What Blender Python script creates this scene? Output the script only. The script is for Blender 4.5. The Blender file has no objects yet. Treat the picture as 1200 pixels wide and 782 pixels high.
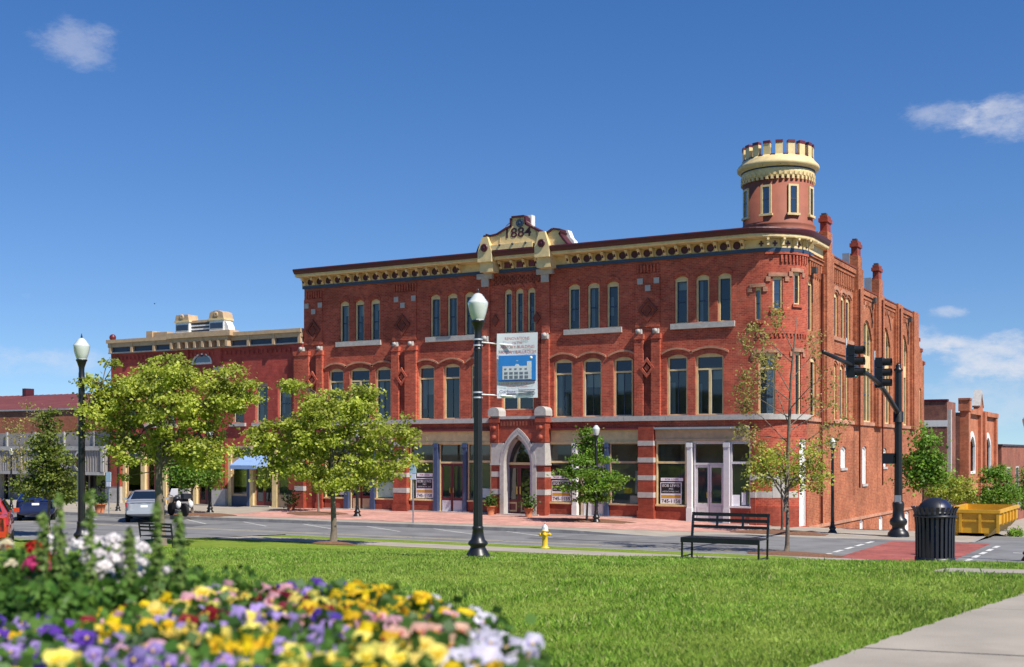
import bpy, bmesh, math, random
import numpy as np
from mathutils import Vector, Matrix
from mathutils.geometry import tessellate_polygon
random.seed(7)
SC = bpy.context.scene
COL = SC.collection
R = math.radians

# ------------------------------------------------------------------ camera
# The world axes follow the streets: +X runs right along the front street, +Y away along the cross street.
EYE = 3.0
FPX, PPX, HOR = 1433.0, 600.0, 529.0        # focal length in photo pixels, centre column, horizon row
CS, SN = 0.8719, 0.4898
cam_d = bpy.data.cameras.new('camera')
cam = bpy.data.objects.new('camera', cam_d)
COL.objects.link(cam)
cam.location = (0, 0, EYE)
cam.rotation_euler = (R(90), 0, R(29.33))
cam_d.sensor_width = 36.0
cam_d.lens = 36.0 * FPX / 1200.0
cam_d.shift_y = (HOR - 391.0) / 1200.0
cam_d.clip_start = 0.05
cam_d.clip_end = 6000
cam_d.dof.use_dof = True
cam_d.dof.focus_distance = 50.0
cam_d.dof.aperture_fstop = 2.6
SC.camera = cam

# ------------------------------------------------------------------ sky, sun, exposure
SUN_EL, SUN_AZ_OFF = 50.0, 15.0             # elevation, degrees in front of the facade plane
sdir = Vector((math.cos(R(SUN_EL)) * math.cos(R(SUN_AZ_OFF)), -math.cos(R(SUN_EL)) * math.sin(R(SUN_AZ_OFF)), math.sin(R(SUN_EL))))
W = bpy.data.worlds.new('World')
SC.world = W
W.use_nodes = True
nt = W.node_tree
nt.nodes.clear()
wo = nt.nodes.new('ShaderNodeOutputWorld')
bg = nt.nodes.new('ShaderNodeBackground')
sky = nt.nodes.new('ShaderNodeTexSky')
sky.sky_type = 'NISHITA'
sky.sun_disc = False
sky.sun_elevation = R(SUN_EL)
sky.sun_rotation = math.atan2(sdir.x, sdir.y)
sky.air_density = 1.0
sky.dust_density = 0.0
sky.ozone_density = 1.6
sky.altitude = 100
bg.inputs['Strength'].default_value = 0.102
tc = nt.nodes.new('ShaderNodeTexCoord')

def cam_dir(px, py):
    a, b = (px - PPX) / FPX, -(py - HOR) / FPX
    return Vector((CS * a - SN, SN * a + CS, b)).normalized()

def wn(kind, **kw):
    n = nt.nodes.new(kind)
    for k, v in kw.items():
        setattr(n, k, v)
    return n

# the air near the ground is clear: look the colour up a little higher than the true direction
sx = wn('ShaderNodeSeparateXYZ')
nt.links.new(tc.outputs['Generated'], sx.inputs[0])
mz = wn('ShaderNodeMath', operation='MAXIMUM')
nt.links.new(sx.outputs[2], mz.inputs[0])
mz.inputs[1].default_value = 0.0
m2z = wn('ShaderNodeMath', operation='MULTIPLY_ADD')
nt.links.new(mz.outputs[0], m2z.inputs[0])
m2z.inputs[1].default_value = 0.95
m2z.inputs[2].default_value = 0.078
cx = wn('ShaderNodeCombineXYZ')
nt.links.new(sx.outputs[0], cx.inputs[0])
nt.links.new(sx.outputs[1], cx.inputs[1])
nt.links.new(m2z.outputs[0], cx.inputs[2])
nv = wn('ShaderNodeVectorMath', operation='NORMALIZE')
nt.links.new(cx.outputs[0], nv.inputs[0])
nt.links.new(nv.outputs[0], sky.inputs['Vector'])
hs = wn('ShaderNodeHueSaturation')
hs.inputs['Hue'].default_value = 0.512
hs.inputs['Saturation'].default_value = 1.35
hs.inputs['Value'].default_value = 1.0
nt.links.new(sky.outputs[0], hs.inputs['Color'])
prev = hs.outputs[0]
noise = wn('ShaderNodeTexNoise')
noise.inputs['Scale'].default_value = 26
noise.inputs['Detail'].default_value = 10
noise.inputs['Roughness'].default_value = 0.66
mp = wn('ShaderNodeMapping')
mp.inputs['Scale'].default_value = (1, 1, 2.0)
nt.links.new(tc.outputs['Generated'], mp.inputs['Vector'])
nt.links.new(mp.outputs[0], noise.inputs['Vector'])
# small fair-weather clouds: (direction px, py), half width, half height (in direction units), opacity
for (px, py, hw, hh, op) in [(88, 50, .036, .022, .30), (1105, 134, .034, .014, .36), (1185, 135, .042, .022, .5),
                             (1112, 366, .022, .006, .5), (1085, 398, .03, .014, .62), (1170, 418, .055, .022, .7),
                             (60, 418, .05, .009, .25), (20, 425, .07, .014, .22), 
                             (1160, 470, .09, .03, .3), (-400, 300, .2, .05, .8), (1700, 300, .2, .06, .8)]:
    c = cam_dir(px, py)
    rt = Vector((c.y, -c.x, 0)).normalized()
    up = rt.cross(c).normalized()
    sub = wn('ShaderNodeVectorMath', operation='SUBTRACT')
    nt.links.new(tc.outputs['Generated'], sub.inputs[0])
    sub.inputs[1].default_value = c
    d1 = wn('ShaderNodeVectorMath', operation='DOT_PRODUCT')
    nt.links.new(sub.outputs[0], d1.inputs[0])
    d1.inputs[1].default_value = rt / hw
    d2 = wn('ShaderNodeVectorMath', operation='DOT_PRODUCT')
    nt.links.new(sub.outputs[0], d2.inputs[0])
    d2.inputs[1].default_value = up / hh
    p1 = wn('ShaderNodeMath', operation='POWER')
    p2 = wn('ShaderNodeMath', operation='POWER')
    for p_, d_ in ((p1, d1), (p2, d2)):
        ab = wn('ShaderNodeMath', operation='ABSOLUTE')
        nt.links.new(d_.outputs['Value'], ab.inputs[0])
        nt.links.new(ab.outputs[0], p_.inputs[0])
        p_.inputs[1].default_value = 2
    ad = wn('ShaderNodeMath', operation='ADD')
    nt.links.new(p1.outputs[0], ad.inputs[0])
    nt.links.new(p2.outputs[0], ad.inputs[1])
    sm = wn('ShaderNodeMath', operation='MULTIPLY_ADD')     # noise - 0.35*dist
    nt.links.new(ad.outputs[0], sm.inputs[0])
    sm.inputs[1].default_value = -0.30
    nt.links.new(noise.outputs['Fac'], sm.inputs[2])
    mr = wn('ShaderNodeMapRange', interpolation_type='SMOOTHSTEP')
    nt.links.new(sm.outputs[0], mr.inputs['Value'])
    mr.inputs['From Min'].default_value = 0.24
    mr.inputs['From Max'].default_value = 0.62
    mr.inputs['To Max'].default_value = op
    # only the half of the sky the cloud is in
    gt = wn('ShaderNodeVectorMath', operation='DOT_PRODUCT')
    nt.links.new(tc.outputs['Generated'], gt.inputs[0])
    gt.inputs[1].default_value = c
    g2 = wn('ShaderNodeMath', operation='GREATER_THAN')
    nt.links.new(gt.outputs['Value'], g2.inputs[0])
    g2.inputs[1].default_value = 0.2
    mu = wn('ShaderNodeMath', operation='MULTIPLY')
    nt.links.new(mr.outputs[0], mu.inputs[0])
    nt.links.new(g2.outputs[0], mu.inputs[1])
    mx = wn('ShaderNodeMix', data_type='RGBA')
    nt.links.new(mu.outputs[0], mx.inputs['Factor'])
    nt.links.new(prev, mx.inputs[6])
    mx.inputs[7].default_value = (6.2, 6.2, 6.6, 1)
    prev = mx.outputs[2]
nt.links.new(prev, bg.inputs['Color'])
nt.links.new(bg.outputs[0], wo.inputs[0])
sun_d = bpy.data.lights.new('sun', 'SUN')
sun_d.energy = 5.0
sun_d.angle = R(0.5)
sun_d.color = (1.0, 0.95, 0.86)
sun = bpy.data.objects.new('sun', sun_d)
COL.objects.link(sun)
sun.rotation_euler = (-sdir).to_track_quat('-Z', 'Y').to_euler()
SC.view_settings.view_transform = 'Standard'
SC.view_settings.look = 'None'
SC.view_settings.exposure = 0.36
SC.view_settings.gamma = 1.0
SC.view_settings.use_curve_mapping = False
SC.cycles.max_bounces = 7
SC.cycles.transparent_max_bounces = 12
SC.cycles.caustics_reflective = False
SC.cycles.caustics_refractive = False

# ------------------------------------------------------------------ measuring helpers (photo pixel -> point in the world)
def c2w(X, Y):
    return (CS * X - SN * Y, SN * X + CS * Y)

def at(px, py, Y):
    x, y = c2w((px - PPX) / FPX * Y, Y)
    return (x, y, EYE - (py - HOR) / FPX * Y)

def fac(px, py=529, yy=51.0):
    Y = yy / (SN * (px - PPX) / FPX + CS)
    x, y, z = at(px, py, Y)
    return x, z

def fx(px):
    return fac(px)[0]

def sid(px, py=529, xx=-14.9):
    Y = xx / (CS * (px - PPX) / FPX - SN)
    x, y, z = at(px, py, Y)
    return y, z

def interp(v, pts):
    if v <= pts[0][0]:
        return pts[0][1]
    for (a, b), (c, d) in zip(pts, pts[1:]):
        if v <= c:
            return b + (d - b) * (v - a) / (c - a)
    return pts[-1][1]

def sstep(a, b, v):
    t = max(0.0, min(1.0, (v - a) / (b - a)))
    return t * t * (3 - 2 * t)

LB = [(-60, 1.35), (0, 1.5), (8, 1.6), (12, 1.67), (17.2, 1.82), (20.4, 2.02), (23.8, 2.33), (28, 2.72), (31.2, 2.95), (33, 2.99), (35, 3.06)]

def lawn_z(x, y):
    X = max(-15.0, min(12.0, CS * x + SN * y))
    w = 1 - sstep(23, 31, y)
    return 3.0 - interp(y, LB) + 0.031 * X * w

def hill(x, y):
    return -sstep(-41.0, -40.0, x) * interp(y, [(51, 0), (66, 1.5), (113, 3.1), (200, 4.5)])

def walk_z(x, y):
    z = interp(y, [(43.4, -.12), (51, 0.0)]) - .18 * sstep(-23, -16, x)
    return z + hill(x, y)

def curb_y(x):
    return 43.4 + 2.6 * sstep(-19, -10.5, x)

CURB_X = -7.0

def road_z(x, y):
    z = -.26
    if y > 46:
        z = -.26 - .06 * sstep(46, 51, y) + hill(x, y)
    return z

def bay_y(x):
    return 27.0 if x < -29.2 else 35.0

def gz(x, y):
    if y < bay_y(x):
        return lawn_z(x, y)
    if y > curb_y(x) and x < CURB_X:
        return walk_z(x, y)
    return road_z(x, y)

def hit(px, py):
    Y = 5.0
    while Y < 160:
        x, y, z = at(px, py, Y)
        if z <= gz(x, y):
            break
        Y += 0.02
    return x, y, gz(x, y), Y

# ------------------------------------------------------------------ object helpers
def tag(o, label=None, cat=None, group=None, kind=None):
    if label:
        o['label'] = label
    if cat:
        o['category'] = cat
    if group:
        o['group'] = group
    if kind:
        o['kind'] = kind
    return o

def thing(name, label, cat, loc=(0, 0, 0), rz=0.0, group=None, scale=1.0):
    o = bpy.data.objects.new(name, None)
    COL.objects.link(o)
    o.empty_display_size = 0.3
    o.location = loc
    o.rotation_euler = (0, 0, rz)
    o.scale = (scale, scale, scale)
    return tag(o, label, cat, group)

def dup(root, loc, rz=None, label=None, group=None, scale=None):
    def cp(o, parent):
        c = o.copy()
        COL.objects.link(c)
        if parent is not None:
            c.parent = parent
        for ch in list(KIDS.get(o, [])):
            KIDS.setdefault(c, []).append(cp(ch, c))
        return c
    r = cp(root, None)
    r.location = loc
    if rz is not None:
        r.rotation_euler = (0, 0, rz)
    if scale is not None:
        r.scale = (scale,) * 3
    if label:
        r['label'] = label
    if group:
        r['group'] = group
    return r

KIDS = {}

class MB:
    def __init__(self):
        self.v, self.f, self.m, self.s = [], [], [], []

    def add(self, vs, fs, mi=0, smooth=False):
        o = len(self.v)
        self.v.extend([tuple(v) for v in vs])
        for f in fs:
            self.f.append(tuple(i + o for i in f))
            self.m.append(mi)
            self.s.append(smooth)
        return self

    def box(self, x0, x1, y0, y1, z0, z1, mi=0):
        vs = [(x, y, z) for z in (z0, z1) for y in (y0, y1) for x in (x0, x1)]
        return self.add(vs, [(0, 2, 3, 1), (4, 5, 7, 6), (0, 1, 5, 4), (2, 6, 7, 3), (0, 4, 6, 2), (1, 3, 7, 5)], mi)

    def lathe(self, prof, n=20, c=(0, 0, 0), mi=0, smooth=True, flute=0.0, nf=0, axis='z', sx=1.0):
        vs = []
        for (r, z) in prof:
            for k in range(n):
                a = 2 * math.pi * k / n
                rr = r * (1 + (flute if nf and k % 2 else 0))
                if axis == 'z':
                    vs.append((c[0] + rr * math.cos(a) * sx, c[1] + rr * math.sin(a), c[2] + z))
                elif axis == 'x':
                    vs.append((c[0] + z, c[1] + rr * math.cos(a), c[2] + rr * math.sin(a)))
                else:
                    vs.append((c[0] + rr * math.cos(a), c[1] + z, c[2] + rr * math.sin(a)))
        fs = []
        for i in range(len(prof) - 1):
            for k in range(n):
                fs.append((i * n + k, i * n + (k + 1) % n, (i + 1) * n + (k + 1) % n, (i + 1) * n + k))
        self.add(vs, fs, mi, smooth)
        b = len(self.v) - len(vs)
        for base, rr in ((0, prof[0][0]), ((len(prof) - 1) * n, prof[-1][0])):
            if rr > 1e-4:
                self.f.append(tuple(b + base + k for k in range(n)))
                self.m.append(mi)
                self.s.append(False)
        return self

    def tube(self, pts, rad, n=8, mi=0, smooth=True):
        pts = [Vector(p) for p in pts]
        if not isinstance(rad, (list, tuple)):
            rad = [rad] * len(pts)
        vs, fs = [], []
        ref = Vector((0.31, 0.17, 0.93))
        for i, p in enumerate(pts):
            t = (pts[min(i + 1, len(pts) - 1)] - pts[max(i - 1, 0)]).normalized()
            if abs(t.dot(ref)) > 0.95:
                a = t.cross(Vector((1, 0, 0))).normalized()
            else:
                a = t.cross(ref).normalized()
            b = t.cross(a)
            for k in range(n):
                w = 2 * math.pi * k / n
                vs.append(p + (a * math.cos(w) + b * math.sin(w)) * rad[i])
        for i in range(len(pts) - 1):
            for k in range(n):
                fs.append((i * n + k, i * n + (k + 1) % n, (i + 1) * n + (k + 1) % n, (i + 1) * n + k))
        fs.append(tuple(range(n)))
        fs.append(tuple((len(pts) - 1) * n + k for k in range(n)))
        return self.add(vs, fs, mi, smooth)

    # flat shape with holes, extruded; plane 'f' = (x,z) depth y, 's' = (y,z) depth x, 't' = (x,y) depth z
    def plate(self, outline, holes, d0, d1, plane='f', mi=0):
        def mp3(u, v, d):
            return (u, d, v) if plane == 'f' else ((d, u, v) if plane == 's' else (u, v, d))
        loops = [list(outline)] + [list(h) for h in holes]
        tri = tessellate_polygon([[Vector((u, v, 0)) for (u, v) in l] for l in loops])
        flat = [p for l in loops for p in l]
        n = len(flat)
        vs = [mp3(u, v, d0) for (u, v) in flat] + [mp3(u, v, d1) for (u, v) in flat]
        fs = [tuple(t) for t in tri] + [tuple(i + n for i in reversed(t)) for t in tri]
        o = 0
        for l in loops:
            k = len(l)
            for i in range(k):
                j = (i + 1) % k
                fs.append((o + i, o + j, n + o + j, n + o + i))
            o += k
        return self.add(vs, fs, mi)

    def sphere(self, c, r, n=12, mi=0, sc=(1, 1, 1), h=False):
        m = n // 2
        prof = []
        for i in range(m + 1):
            a = -math.pi / 2 + math.pi * i / m
            if h and a < 0:
                continue
            prof.append((r * math.cos(a) * sc[0] + 1e-5, r * math.sin(a) * sc[2]))
        return self.lathe(prof, n, c, mi)

    def build(self, name, mats, parent=None, org=None, label=None):
        me = bpy.data.meshes.new(name)
        vs = self.v if org is None else [(a - org[0], b - org[1], c - org[2]) for (a, b, c) in self.v]
        me.from_pydata(vs, [], self.f)
        for m in (mats if isinstance(mats, (list, tuple)) else [mats]):
            me.materials.append(m)
        me.polygons.foreach_set('material_index', self.m)
        me.polygons.foreach_set('use_smooth', self.s)
        me.update()
        return link(name, me, parent, label)

def link(name, me, parent=None, label=None):
    o = bpy.data.objects.new(name, me)
    COL.objects.link(o)
    if parent is not None:
        o.parent = parent
        KIDS.setdefault(parent, []).append(o)
    if label:
        o['label'] = label
    return o

def np_mesh(name, verts, faces, mat, parent=None):
    """verts (N,3), faces (M,k) of one size k"""
    me = bpy.data.meshes.new(name)
    verts = np.asarray(verts, dtype=np.float32)
    faces = np.asarray(faces, dtype=np.int32)
    k = faces.shape[1]
    me.vertices.add(len(verts))
    me.vertices.foreach_set('co', verts.ravel())
    me.loops.add(faces.size)
    me.loops.foreach_set('vertex_index', faces.ravel())
    me.polygons.add(len(faces))
    me.polygons.foreach_set('loop_start', np.arange(0, faces.size, k, dtype=np.int32))
    me.polygons.foreach_set('loop_total', np.full(len(faces), k, dtype=np.int32))
    me.materials.append(mat)
    me.update(calc_edges=True)
    return link(name, me, parent)

def arch(x0, x1, z0, z1, rise, n=8):
    pts = [(x0, z0), (x1, z0)]
    if rise <= 1e-4:
        return pts + [(x1, z1), (x0, z1)]
    for i in range(n + 1):
        t = 1 - i / n
        pts.append((x0 + (x1 - x0) * t, z1 - rise * (2 * t - 1) ** 2))
    return pts

def rect(x0, x1, z0, z1):
    return [(x0, z0), (x1, z0), (x1, z1), (x0, z1)]

def text_on(mb, s, cx, cz, h, d, plane='f', mi=0, thick=0.006, width=None, sgn=1, bold=0.0):
    """lettering as flat extruded outlines centred on (cx,cz) in the plane"""
    cu = bpy.data.curves.new('lettering', 'FONT')
    cu.body = s
    cu.align_x = 'CENTER'
    cu.align_y = 'CENTER'
    cu.size = 1.0
    cu.offset = bold
    cu.resolution_u = 3
    ob = bpy.data.objects.new('lettering', cu)
    COL.objects.link(ob)
    dg = bpy.context.evaluated_depsgraph_get()
    me = bpy.data.meshes.new_from_object(ob.evaluated_get(dg))
    co = [v.co.copy() for v in me.vertices]
    fs = [tuple(p.vertices) for p in me.polygons]
    bpy.data.objects.remove(ob)
    bpy.data.curves.remove(cu)
    bpy.data.meshes.remove(me)
    if not co:
        return mb
    x0, x1 = min(c.x for c in co), max(c.x for c in co)
    y0, y1 = min(c.y for c in co), max(c.y for c in co)
    ky = h / (y1 - y0)
    kx = ky if width is None else width / (x1 - x0)
    vs = []
    for c in co:
        u = cx + sgn * (c.x - (x0 + x1) / 2) * kx
        v = cz + (c.y - (y0 + y1) / 2) * ky
        vs.append((u, d, v) if plane == 'f' else (d, u, v))
    return mb.add(vs, fs, mi)

# ------------------------------------------------------------------ materials
def newmat(name):
    m = bpy.data.materials.new(name)
    m.use_nodes = True
    n = m.node_tree
    return m, n, n.nodes['Principled BSDF']

def pm(name, col, rough=.6, metal=0.0, var=.12, scale=4.0, bump=0.0, bscale=40.0, spec=.5, coat=0.0, stain=None, obj=False):
    """painted / plain surface with uneven tone, optional stains and grain"""
    m, n, b = newmat(name)
    L = n.links.new
    t = n.nodes.new('ShaderNodeTexCoord')
    src = t.outputs['Object']
    nz = n.nodes.new('ShaderNodeTexNoise')
    nz.inputs['Scale'].default_value = scale
    nz.inputs['Detail'].default_value = 6
    L(src, nz.inputs['Vector'])
    mr = n.nodes.new('ShaderNodeMapRange')
    mr.inputs['From Min'].default_value = .25
    mr.inputs['From Max'].default_value = .75
    mr.inputs['To Min'].default_value = 1 - var
    mr.inputs['To Max'].default_value = 1 + var
    L(nz.outputs['Fac'], mr.inputs['Value'])
    mx = n.nodes.new('ShaderNodeMix')
    mx.data_type = 'RGBA'
    mx.blend_type = 'MULTIPLY'
    mx.inputs['Factor'].default_value = 1
    mx.inputs[6].default_value = (*col, 1)
    L(mr.outputs[0], mx.inputs[7])
    out = mx.outputs[2]
    if stain:
        n2 = n.nodes.new('ShaderNodeTexNoise')
        n2.inputs['Scale'].default_value = stain[1]
        n2.inputs['Detail'].default_value = 8
        n2.inputs['Roughness'].default_value = .65
        L(src, n2.inputs['Vector'])
        m2 = n.nodes.new('ShaderNodeMapRange')
        m2.inputs['From Min'].default_value = .52
        m2.inputs['From Max'].default_value = .72
        m2.inputs['To Max'].default_value = stain[2]
        L(n2.outputs['Fac'], m2.inputs['Value'])
        x2 = n.nodes.new('ShaderNodeMix')
        x2.data_type = 'RGBA'
        L(m2.outputs[0], x2.inputs['Factor'])
        L(out, x2.inputs[6])
        x2.inputs[7].default_value = (*stain[0], 1)
        out = x2.outputs[2]
    L(out, b.inputs['Base Color'])
    b.inputs['Roughness'].default_value = rough
    b.inputs['Metallic'].default_value = metal
    b.inputs['Specular IOR Level'].default_value = spec
    b.inputs['Coat Weight'].default_value = coat
    b.inputs['Coat Roughness'].default_value = .05
    if bump:
        n3 = n.nodes.new('ShaderNodeTexNoise')
        n3.inputs['Scale'].default_value = bscale
        n3.inputs['Detail'].default_value = 4
        L(src, n3.inputs['Vector'])
        bp = n.nodes.new('ShaderNodeBump')
        bp.inputs['Strength'].default_value = bump
        bp.inputs['Distance'].default_value = .02
        L(n3.outputs['Fac'], bp.inputs['Height'])
        L(bp.outputs[0], b.inputs['Normal'])
    return m

def brick_mat(name, c1, c2, mortar, bw=.21, bh=.075, ms=.009, big=.30, wear=(.46, .22, .13), wearf=.38, flat=False, rough=.85, bump=.35):
    m, n, b = newmat(name)
    L = n.links.new
    g = n.nodes.new('ShaderNodeNewGeometry')
    sp = n.nodes.new('ShaderNodeSeparateXYZ')
    L(g.outputs['Position'], sp.inputs[0])
    cb = n.nodes.new('ShaderNodeCombineXYZ')
    if flat:
        L(sp.outputs[0], cb.inputs[0])
        L(sp.outputs[1], cb.inputs[1])
    else:
        ad = n.nodes.new('ShaderNodeMath')
        L(sp.outputs[0], ad.inputs[0])
        L(sp.outputs[1], ad.inputs[1])
        L(ad.outputs[0], cb.inputs[0])
        L(sp.outputs[2], cb.inputs[1])
    bk = n.nodes.new('ShaderNodeTexBrick')
    bk.inputs['Scale'].default_value = 1.0
    bk.inputs['Brick Width'].default_value = bw
    bk.inputs['Row Height'].default_value = bh
    bk.inputs['Mortar Size'].default_value = ms
    bk.inputs['Mortar Smooth'].default_value = .2
    bk.inputs['Bias'].default_value = 0
    bk.inputs['Color1'].default_value = (*c1, 1)
    bk.inputs['Color2'].default_value = (*c2, 1)
    bk.inputs['Mortar'].default_value = (*mortar, 1)
    L(cb.outputs[0], bk.inputs['Vector'])
    nz = n.nodes.new('ShaderNodeTexNoise')
    nz.inputs['Scale'].default_value = .7
    nz.inputs['Detail'].default_value = 8
    nz.inputs['Roughness'].default_value = .62
    L(g.outputs['Position'], nz.inputs['Vector'])
    mr = n.nodes.new('ShaderNodeMapRange')
    mr.inputs['From Min'].default_value = .3
    mr.inputs['From Max'].default_value = .7
    mr.inputs['To Min'].default_value = 1 - big
    mr.inputs['To Max'].default_value = 1 + big
    L(nz.outputs['Fac'], mr.inputs['Value'])
    mx = n.nodes.new('ShaderNodeMix')
    mx.data_type = 'RGBA'
    mx.blend_type = 'MULTIPLY'
    mx.inputs['Factor'].default_value = 1
    L(bk.outputs['Color'], mx.inputs[6])
    L(mr.outputs[0], mx.inputs[7])
    nm_ = n.nodes.new('ShaderNodeTexNoise')
    nm_.inputs['Scale'].default_value = 4.5
    nm_.inputs['Detail'].default_value = 6
    nm_.inputs['Roughness'].default_value = .7
    L(g.outputs['Position'], nm_.inputs['Vector'])
    mm_ = n.nodes.new('ShaderNodeMapRange')
    mm_.inputs['From Min'].default_value = .32
    mm_.inputs['From Max'].default_value = .68
    mm_.inputs['To Min'].default_value = .78
    mm_.inputs['To Max'].default_value = 1.2
    L(nm_.outputs['Fac'], mm_.inputs['Value'])
    xm_ = n.nodes.new('ShaderNodeMix')
    xm_.data_type = 'RGBA'
    xm_.blend_type = 'MULTIPLY'
    xm_.inputs['Factor'].default_value = 1
    L(mx.outputs[2], xm_.inputs[6])
    L(mm_.outputs[0], xm_.inputs[7])
    mx = xm_
    # pale worn or repaired patches and streaks below them
    mp_ = n.nodes.new('ShaderNodeMapping')
    mp_.inputs['Scale'].default_value = (1, 1, .35)
    L(g.outputs['Position'], mp_.inputs['Vector'])
    n2 = n.nodes.new('ShaderNodeTexNoise')
    n2.inputs['Scale'].default_value = 1.6
    n2.inputs['Detail'].default_value = 9
    n2.inputs['Roughness'].default_value = .7
    L(mp_.outputs[0], n2.inputs['Vector'])
    m2 = n.nodes.new('ShaderNodeMapRange')
    m2.inputs['From Min'].default_value = .55
    m2.inputs['From Max'].default_value = .75
    m2.inputs['To Max'].default_value = wearf
    L(n2.outputs['Fac'], m2.inputs['Value'])
    x2 = n.nodes.new('ShaderNodeMix')
    x2.data_type = 'RGBA'
    L(m2.outputs[0], x2.inputs['Factor'])
    L(mx.outputs[2], x2.inputs[6])
    x2.inputs[7].default_value = (*wear, 1)
    L(x2.outputs[2], b.inputs['Base Color'])
    b.inputs['Roughness'].default_value = rough
    b.inputs['Specular IOR Level'].default_value = .3
    if bump:
        bp = n.nodes.new('ShaderNodeBump')
        bp.inputs['Strength'].default_value = bump
        bp.inputs['Distance'].default_value = .01
        bp.invert = True
        L(bk.outputs['Fac'], bp.inputs['Height'])
        L(bp.outputs[0], b.inputs['Normal'])
    return m

def leaf_mat(name, a, b2, trans=.35, rough=.5):
    m, n, b = newmat(name)
    L = n.links.new
    g = n.nodes.new('ShaderNodeNewGeometry')
    rp = n.nodes.new('ShaderNodeMix')
    rp.data_type = 'RGBA'
    rp.inputs[6].default_value = (*a, 1)
    rp.inputs[7].default_value = (*b2, 1)
    L(g.outputs['Random Per Island'], rp.inputs['Factor'])
    # leaf tone varies by clump; dark clumps imitate shade inside the crowns
    tn = n.nodes.new('ShaderNodeTexNoise')
    tn.inputs['Scale'].default_value = 1.5
    tn.inputs['Detail'].default_value = 3
    L(g.outputs['Position'], tn.inputs['Vector'])
    tm = n.nodes.new('ShaderNodeMapRange')
    tm.inputs['From Min'].default_value = .35
    tm.inputs['From Max'].default_value = .65
    tm.inputs['To Min'].default_value = .52
    tm.inputs['To Max'].default_value = 1.08
    L(tn.outputs['Fac'], tm.inputs['Value'])
    tx_ = n.nodes.new('ShaderNodeMix')
    tx_.data_type = 'RGBA'
    tx_.blend_type = 'MULTIPLY'
    tx_.inputs['Factor'].default_value = 1
    L(rp.outputs[2], tx_.inputs[6])
    L(tm.outputs[0], tx_.inputs[7])
    rp = tx_
    L(rp.outputs[2], b.inputs['Base Color'])
    b.inputs['Roughness'].default_value = rough
    b.inputs['Specular IOR Level'].default_value = .35
    tr = n.nodes.new('ShaderNodeBsdfTranslucent')
    L(rp.outputs[2], tr.inputs['Color'])
    ms = n.nodes.new('ShaderNodeMixShader')
    ms.inputs[0].default_value = trans
    out = n.nodes['Material Output']
    L(b.outputs[0], ms.inputs[1])
    L(tr.outputs[0], ms.inputs[2])
    L(ms.outputs[0], out.inputs[0])
    return m

def glass_mat(name, tint, ior=1.5, rough=.02):
    m, n, b = newmat(name)
    L = n.links.new
    fr = n.nodes.new('ShaderNodeFresnel')
    fr.inputs['IOR'].default_value = ior
    t = n.nodes.new('ShaderNodeBsdfTransparent')
    t.inputs['Color'].default_value = (*tint, 1)
    gl = n.nodes.new('ShaderNodeBsdfGlossy')
    gl.inputs['Roughness'].default_value = rough
    ms = n.nodes.new('ShaderNodeMixShader')
    L(fr.outputs[0], ms.inputs[0])
    L(t.outputs[0], ms.inputs[1])
    L(gl.outputs[0], ms.inputs[2])
    L(ms.outputs[0], n.nodes['Material Output'].inputs[0])
    n.nodes.remove(b)
    return m

def pane_mat(name, col, ior, wob=.02):
    """dark window glass that mirrors the sky; old panes are slightly wavy"""
    m, n, b = newmat(name)
    L = n.links.new
    b.inputs['Base Color'].default_value = (*col, 1)
    b.inputs['Roughness'].default_value = .03
    b.inputs['IOR'].default_value = ior
    g = n.nodes.new('ShaderNodeNewGeometry')
    nz = n.nodes.new('ShaderNodeTexNoise')
    nz.inputs['Scale'].default_value = 1.3
    L(g.outputs['Position'], nz.inputs['Vector'])
    bp = n.nodes.new('ShaderNodeBump')
    bp.inputs['Strength'].default_value = wob
    bp.inputs['Distance'].default_value = .3
    L(nz.outputs['Fac'], bp.inputs['Height'])
    L(bp.outputs[0], b.inputs['Normal'])
    return m

M = {}
M['brick'] = brick_mat('brick_red', (.36, .047, .026), (.50, .098, .050), (.42, .17, .11), wear=(.46, .16, .10), wearf=.32)
M['brick_side'] = brick_mat('brick_side_orange', (.31, .070, .028), (.44, .14, .056), (.42, .21, .125), wear=(.42, .20, .11), wearf=.45)
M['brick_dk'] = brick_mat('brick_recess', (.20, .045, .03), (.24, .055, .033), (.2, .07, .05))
M['brick_lt'] = brick_mat('brick_label_mould', (.46, .20, .12), (.50, .25, .15), (.42, .24, .17))
M['brick_paint'] = brick_mat('brick_painted_red', (.27, .048, .026), (.33, .066, .036), (.28, .07, .045), wearf=.25, rough=.55)
M['brick_row'] = brick_mat('brick_row', (.38, .05, .038), (.43, .068, .05), (.34, .09, .07), wear=(.40, .13, .10), wearf=.35)
M['brick_old'] = brick_mat('brick_old', (.20, .075, .055), (.27, .10, .07), (.25, .15, .12), big=.35, wearf=.4)
M['brick_org'] = brick_mat('brick_orange', (.44, .12, .055), (.50, .17, .08), (.40, .2, .12), wear=(.5, .33, .22), wearf=.4)
M['cream'] = pm('cream_yellow_paint', (.74, .56, .28), .55, var=.14, stain=((.42, .30, .15), 2.2, .4))
M['buff'] = pm('buff_paint', (.54, .375, .22), .6, var=.15, stain=((.30, .20, .12), 1.8, .4))
M['maroon'] = pm('maroon_paint', (.075, .012, .016), .45, var=.15)
M['maroon_lt'] = pm('maroon_door_paint', (.14, .018, .022), .4, var=.12)
M['bluegrey'] = pm('slate_blue_paint', (.035, .06, .11), .5, var=.15)
M['blue'] = pm('blue_post_paint', (.05, .075, .155), .45, var=.15)
M['stone'] = pm('pale_limestone', (.46, .43, .395), .8, var=.14, scale=6, bump=.3, stain=((.3, .27, .25), 2.5, .35))
M['lilac'] = pm('pale_lilac_white_paint', (.62, .585, .60), .5, var=.08)
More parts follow.
